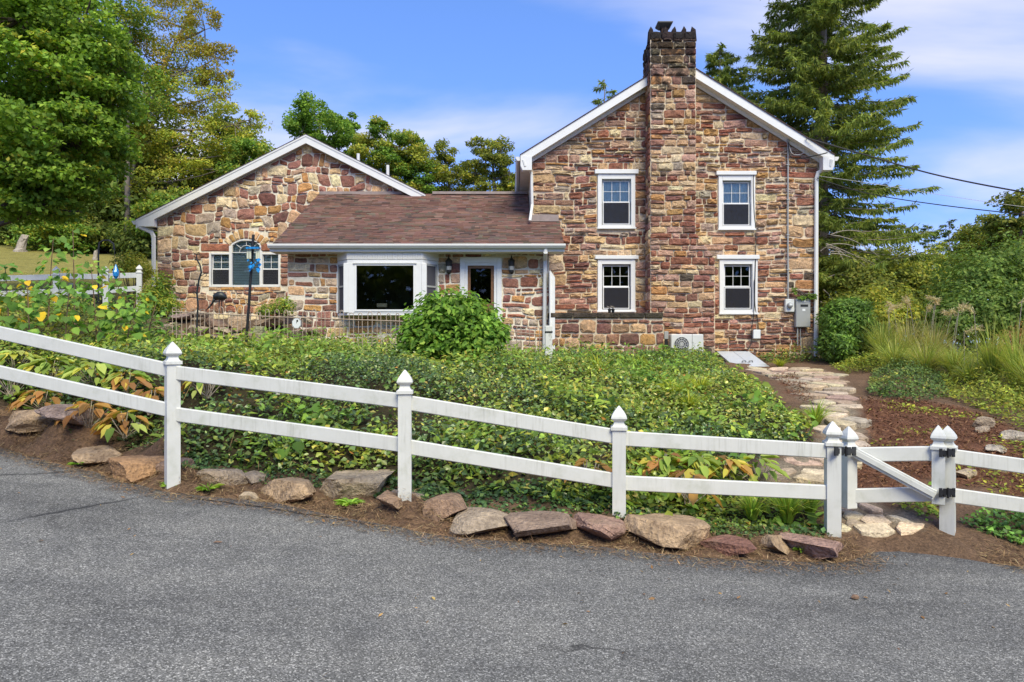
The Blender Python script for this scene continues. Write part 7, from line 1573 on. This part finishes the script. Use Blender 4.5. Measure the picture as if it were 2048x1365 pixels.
def hosta(label, px, py, r, nl, pal, D=None, ls=.2):
    b = ground_at(px, py) if D is None else np.array((PX(px, D), D, hz(PX(px, D), D))); t = Thing('hosta', tuple(b), label, 'plant', 'hostas along the fence'); az = rng.uniform(0, 6.28, nl); o = np.stack([np.cos(az), np.sin(az), np.zeros(nl)], 1); rr = rng.uniform(.1, 1, nl)
    P = b + o * (r * rr * .75)[:, None] + np.stack([np.zeros(nl), np.zeros(nl), .1 + .2 * (1 - rr ** 2) + rng.uniform(0, .05, nl)], 1); L = ls * rng.uniform(.6, 1.2, nl)
    V, F, C = leaf_arrays(P, o * .55 * rr[:, None] + np.array((0, -.1, 1)) + rng.normal(size=(nl, 3)) * .15, L, L * rng.uniform(.4, .62, nl), tint(pal, nl), o + np.array((0, 0, -.25)) + rng.normal(size=(nl, 3)) * .2, fold=.14, shape='oval', curl=.22); t.np('leaves', V, F, 'leaf', C)
    mb = MB()
    for k in range(min(14, nl)): mb.tube([b + rng.normal(size=3) * (.02, .02, 0), P[k]], .005, 4, False)
    t.part('stalks', mb, 'dead_wood')
for px, py, r, nl, pal, lab in [(30, 752, .45, 46, HG, 'pale green hosta at the left edge between the rails'), (105, 765, .5, 56, HG, 'large yellow-green hosta second from the left edge'), (185, 780, .45, 50, HG, 'yellow-green hosta in the middle of the left rail gap'), (255, 800, .4, 40, HG + HO, 'fading hosta left of the tallest fence post'), (300, 830, .36, 34, HO, 'orange dying hosta touching the tallest post'), (90, 828, .42, 34, HO, 'withered orange hosta under the left lower rail'), (180, 862, .42, 36, HO, 'brown collapsed hosta above the purple-grey rock'), (250, 880, .36, 30, HO + HG, 'orange and green hosta above the two-toned boulder'), (20, 800, .4, 26, HG, 'broad green hosta leaves at the left edge under the lower rail'),
                                (415, 800, .36, 26, HO + HG, 'fading hosta just right of the tallest post'), (1330, 970, .34, 30, HG + HO, 'yellowing hosta right of the third post'), (1395, 975, .36, 36, HG, 'yellow hosta in the middle of the right rail gap'), (1455, 980, .36, 38, HG + HO, 'golden hosta left of the small daylily'), (1515, 975, .32, 30, HG, 'yellow hosta nearest the gate'), (1375, 1010, .3, 26, HO, 'orange withered hosta under the right lower rail'), (1180, 985, .3, 20, HO, 'rusty hosta leaves left of the third post')]:
    hosta(lab, px, py, r, nl, pal)
# weeds rooted in the gaps of the edging
for px, py, r, lab in [(415, 985, .14, 'leafy weed at the asphalt edge beside the mossy rock'), (340, 978, .1, 'flat green weed right of the orange boulder'), (700, 1015, .14, 'grassy weed below the pale angular rock'), (1000, 1025, .1, 'weed between grey-brown rocks'), (1610, 1108, .12, 'pale green rosette in front of the pink boulder'), (1375, 1078, .1, 'two-leaved weed on the long slab'), (1465, 1106, .08, 'little weed under the red-brown rock'), (960, 1068, .07, 'tiny weed at the foot of the grey-brown rock'), (150, 935, .09, 'small weed left of the orange boulder')]:
    q = road_hit(px, py); b = np.array((q[0], q[1] + .02, float(road_z(q[0])) + .02)); t = Thing('roadside_weed', tuple(b), lab, 'weed', 'weeds in the road edging'); nl = 34; az = rng.uniform(0, 6.28, nl); o = np.stack([np.cos(az), np.sin(az), rng.uniform(.2, 1.0, nl)], 1); L = r * rng.uniform(.5, 1.1, nl)
    V, F, C = leaf_arrays(b + o * .02, -o * .3 + (0, 0, 1), L, L * .35, tint([(2, (.12, .21, .035)), (2, (.17, .26, .05)), (1, (.08, .15, .03))], nl), o, shape='oval', curl=.2); t.np('leaves', V, F, 'leaf', C)
# woods across the road, seen only in the window panes
Vn = 16000; P = np.stack([rng.uniform(-45, 45, Vn), rng.uniform(-34, -24, Vn), np.zeros(Vn)], 1); P[:, 2] = rng.uniform(0, 1, Vn) ** .8 * (9 + 6 * vnoise(P[:, 0], 0 * P[:, 0], .25)) - 1
L = rng.uniform(.7, 1.4, Vn); V, F, C = leaf_arrays(P, rng.normal(size=(Vn, 3)), L, L * .7, tint(DARKW + OLIVE[:1], Vn)); tag(link('treeline', np_mesh('treeline', V, F, C), 'leaf'), 'dark wood across the road mirrored in the panes', 'wood', kind='stuff')
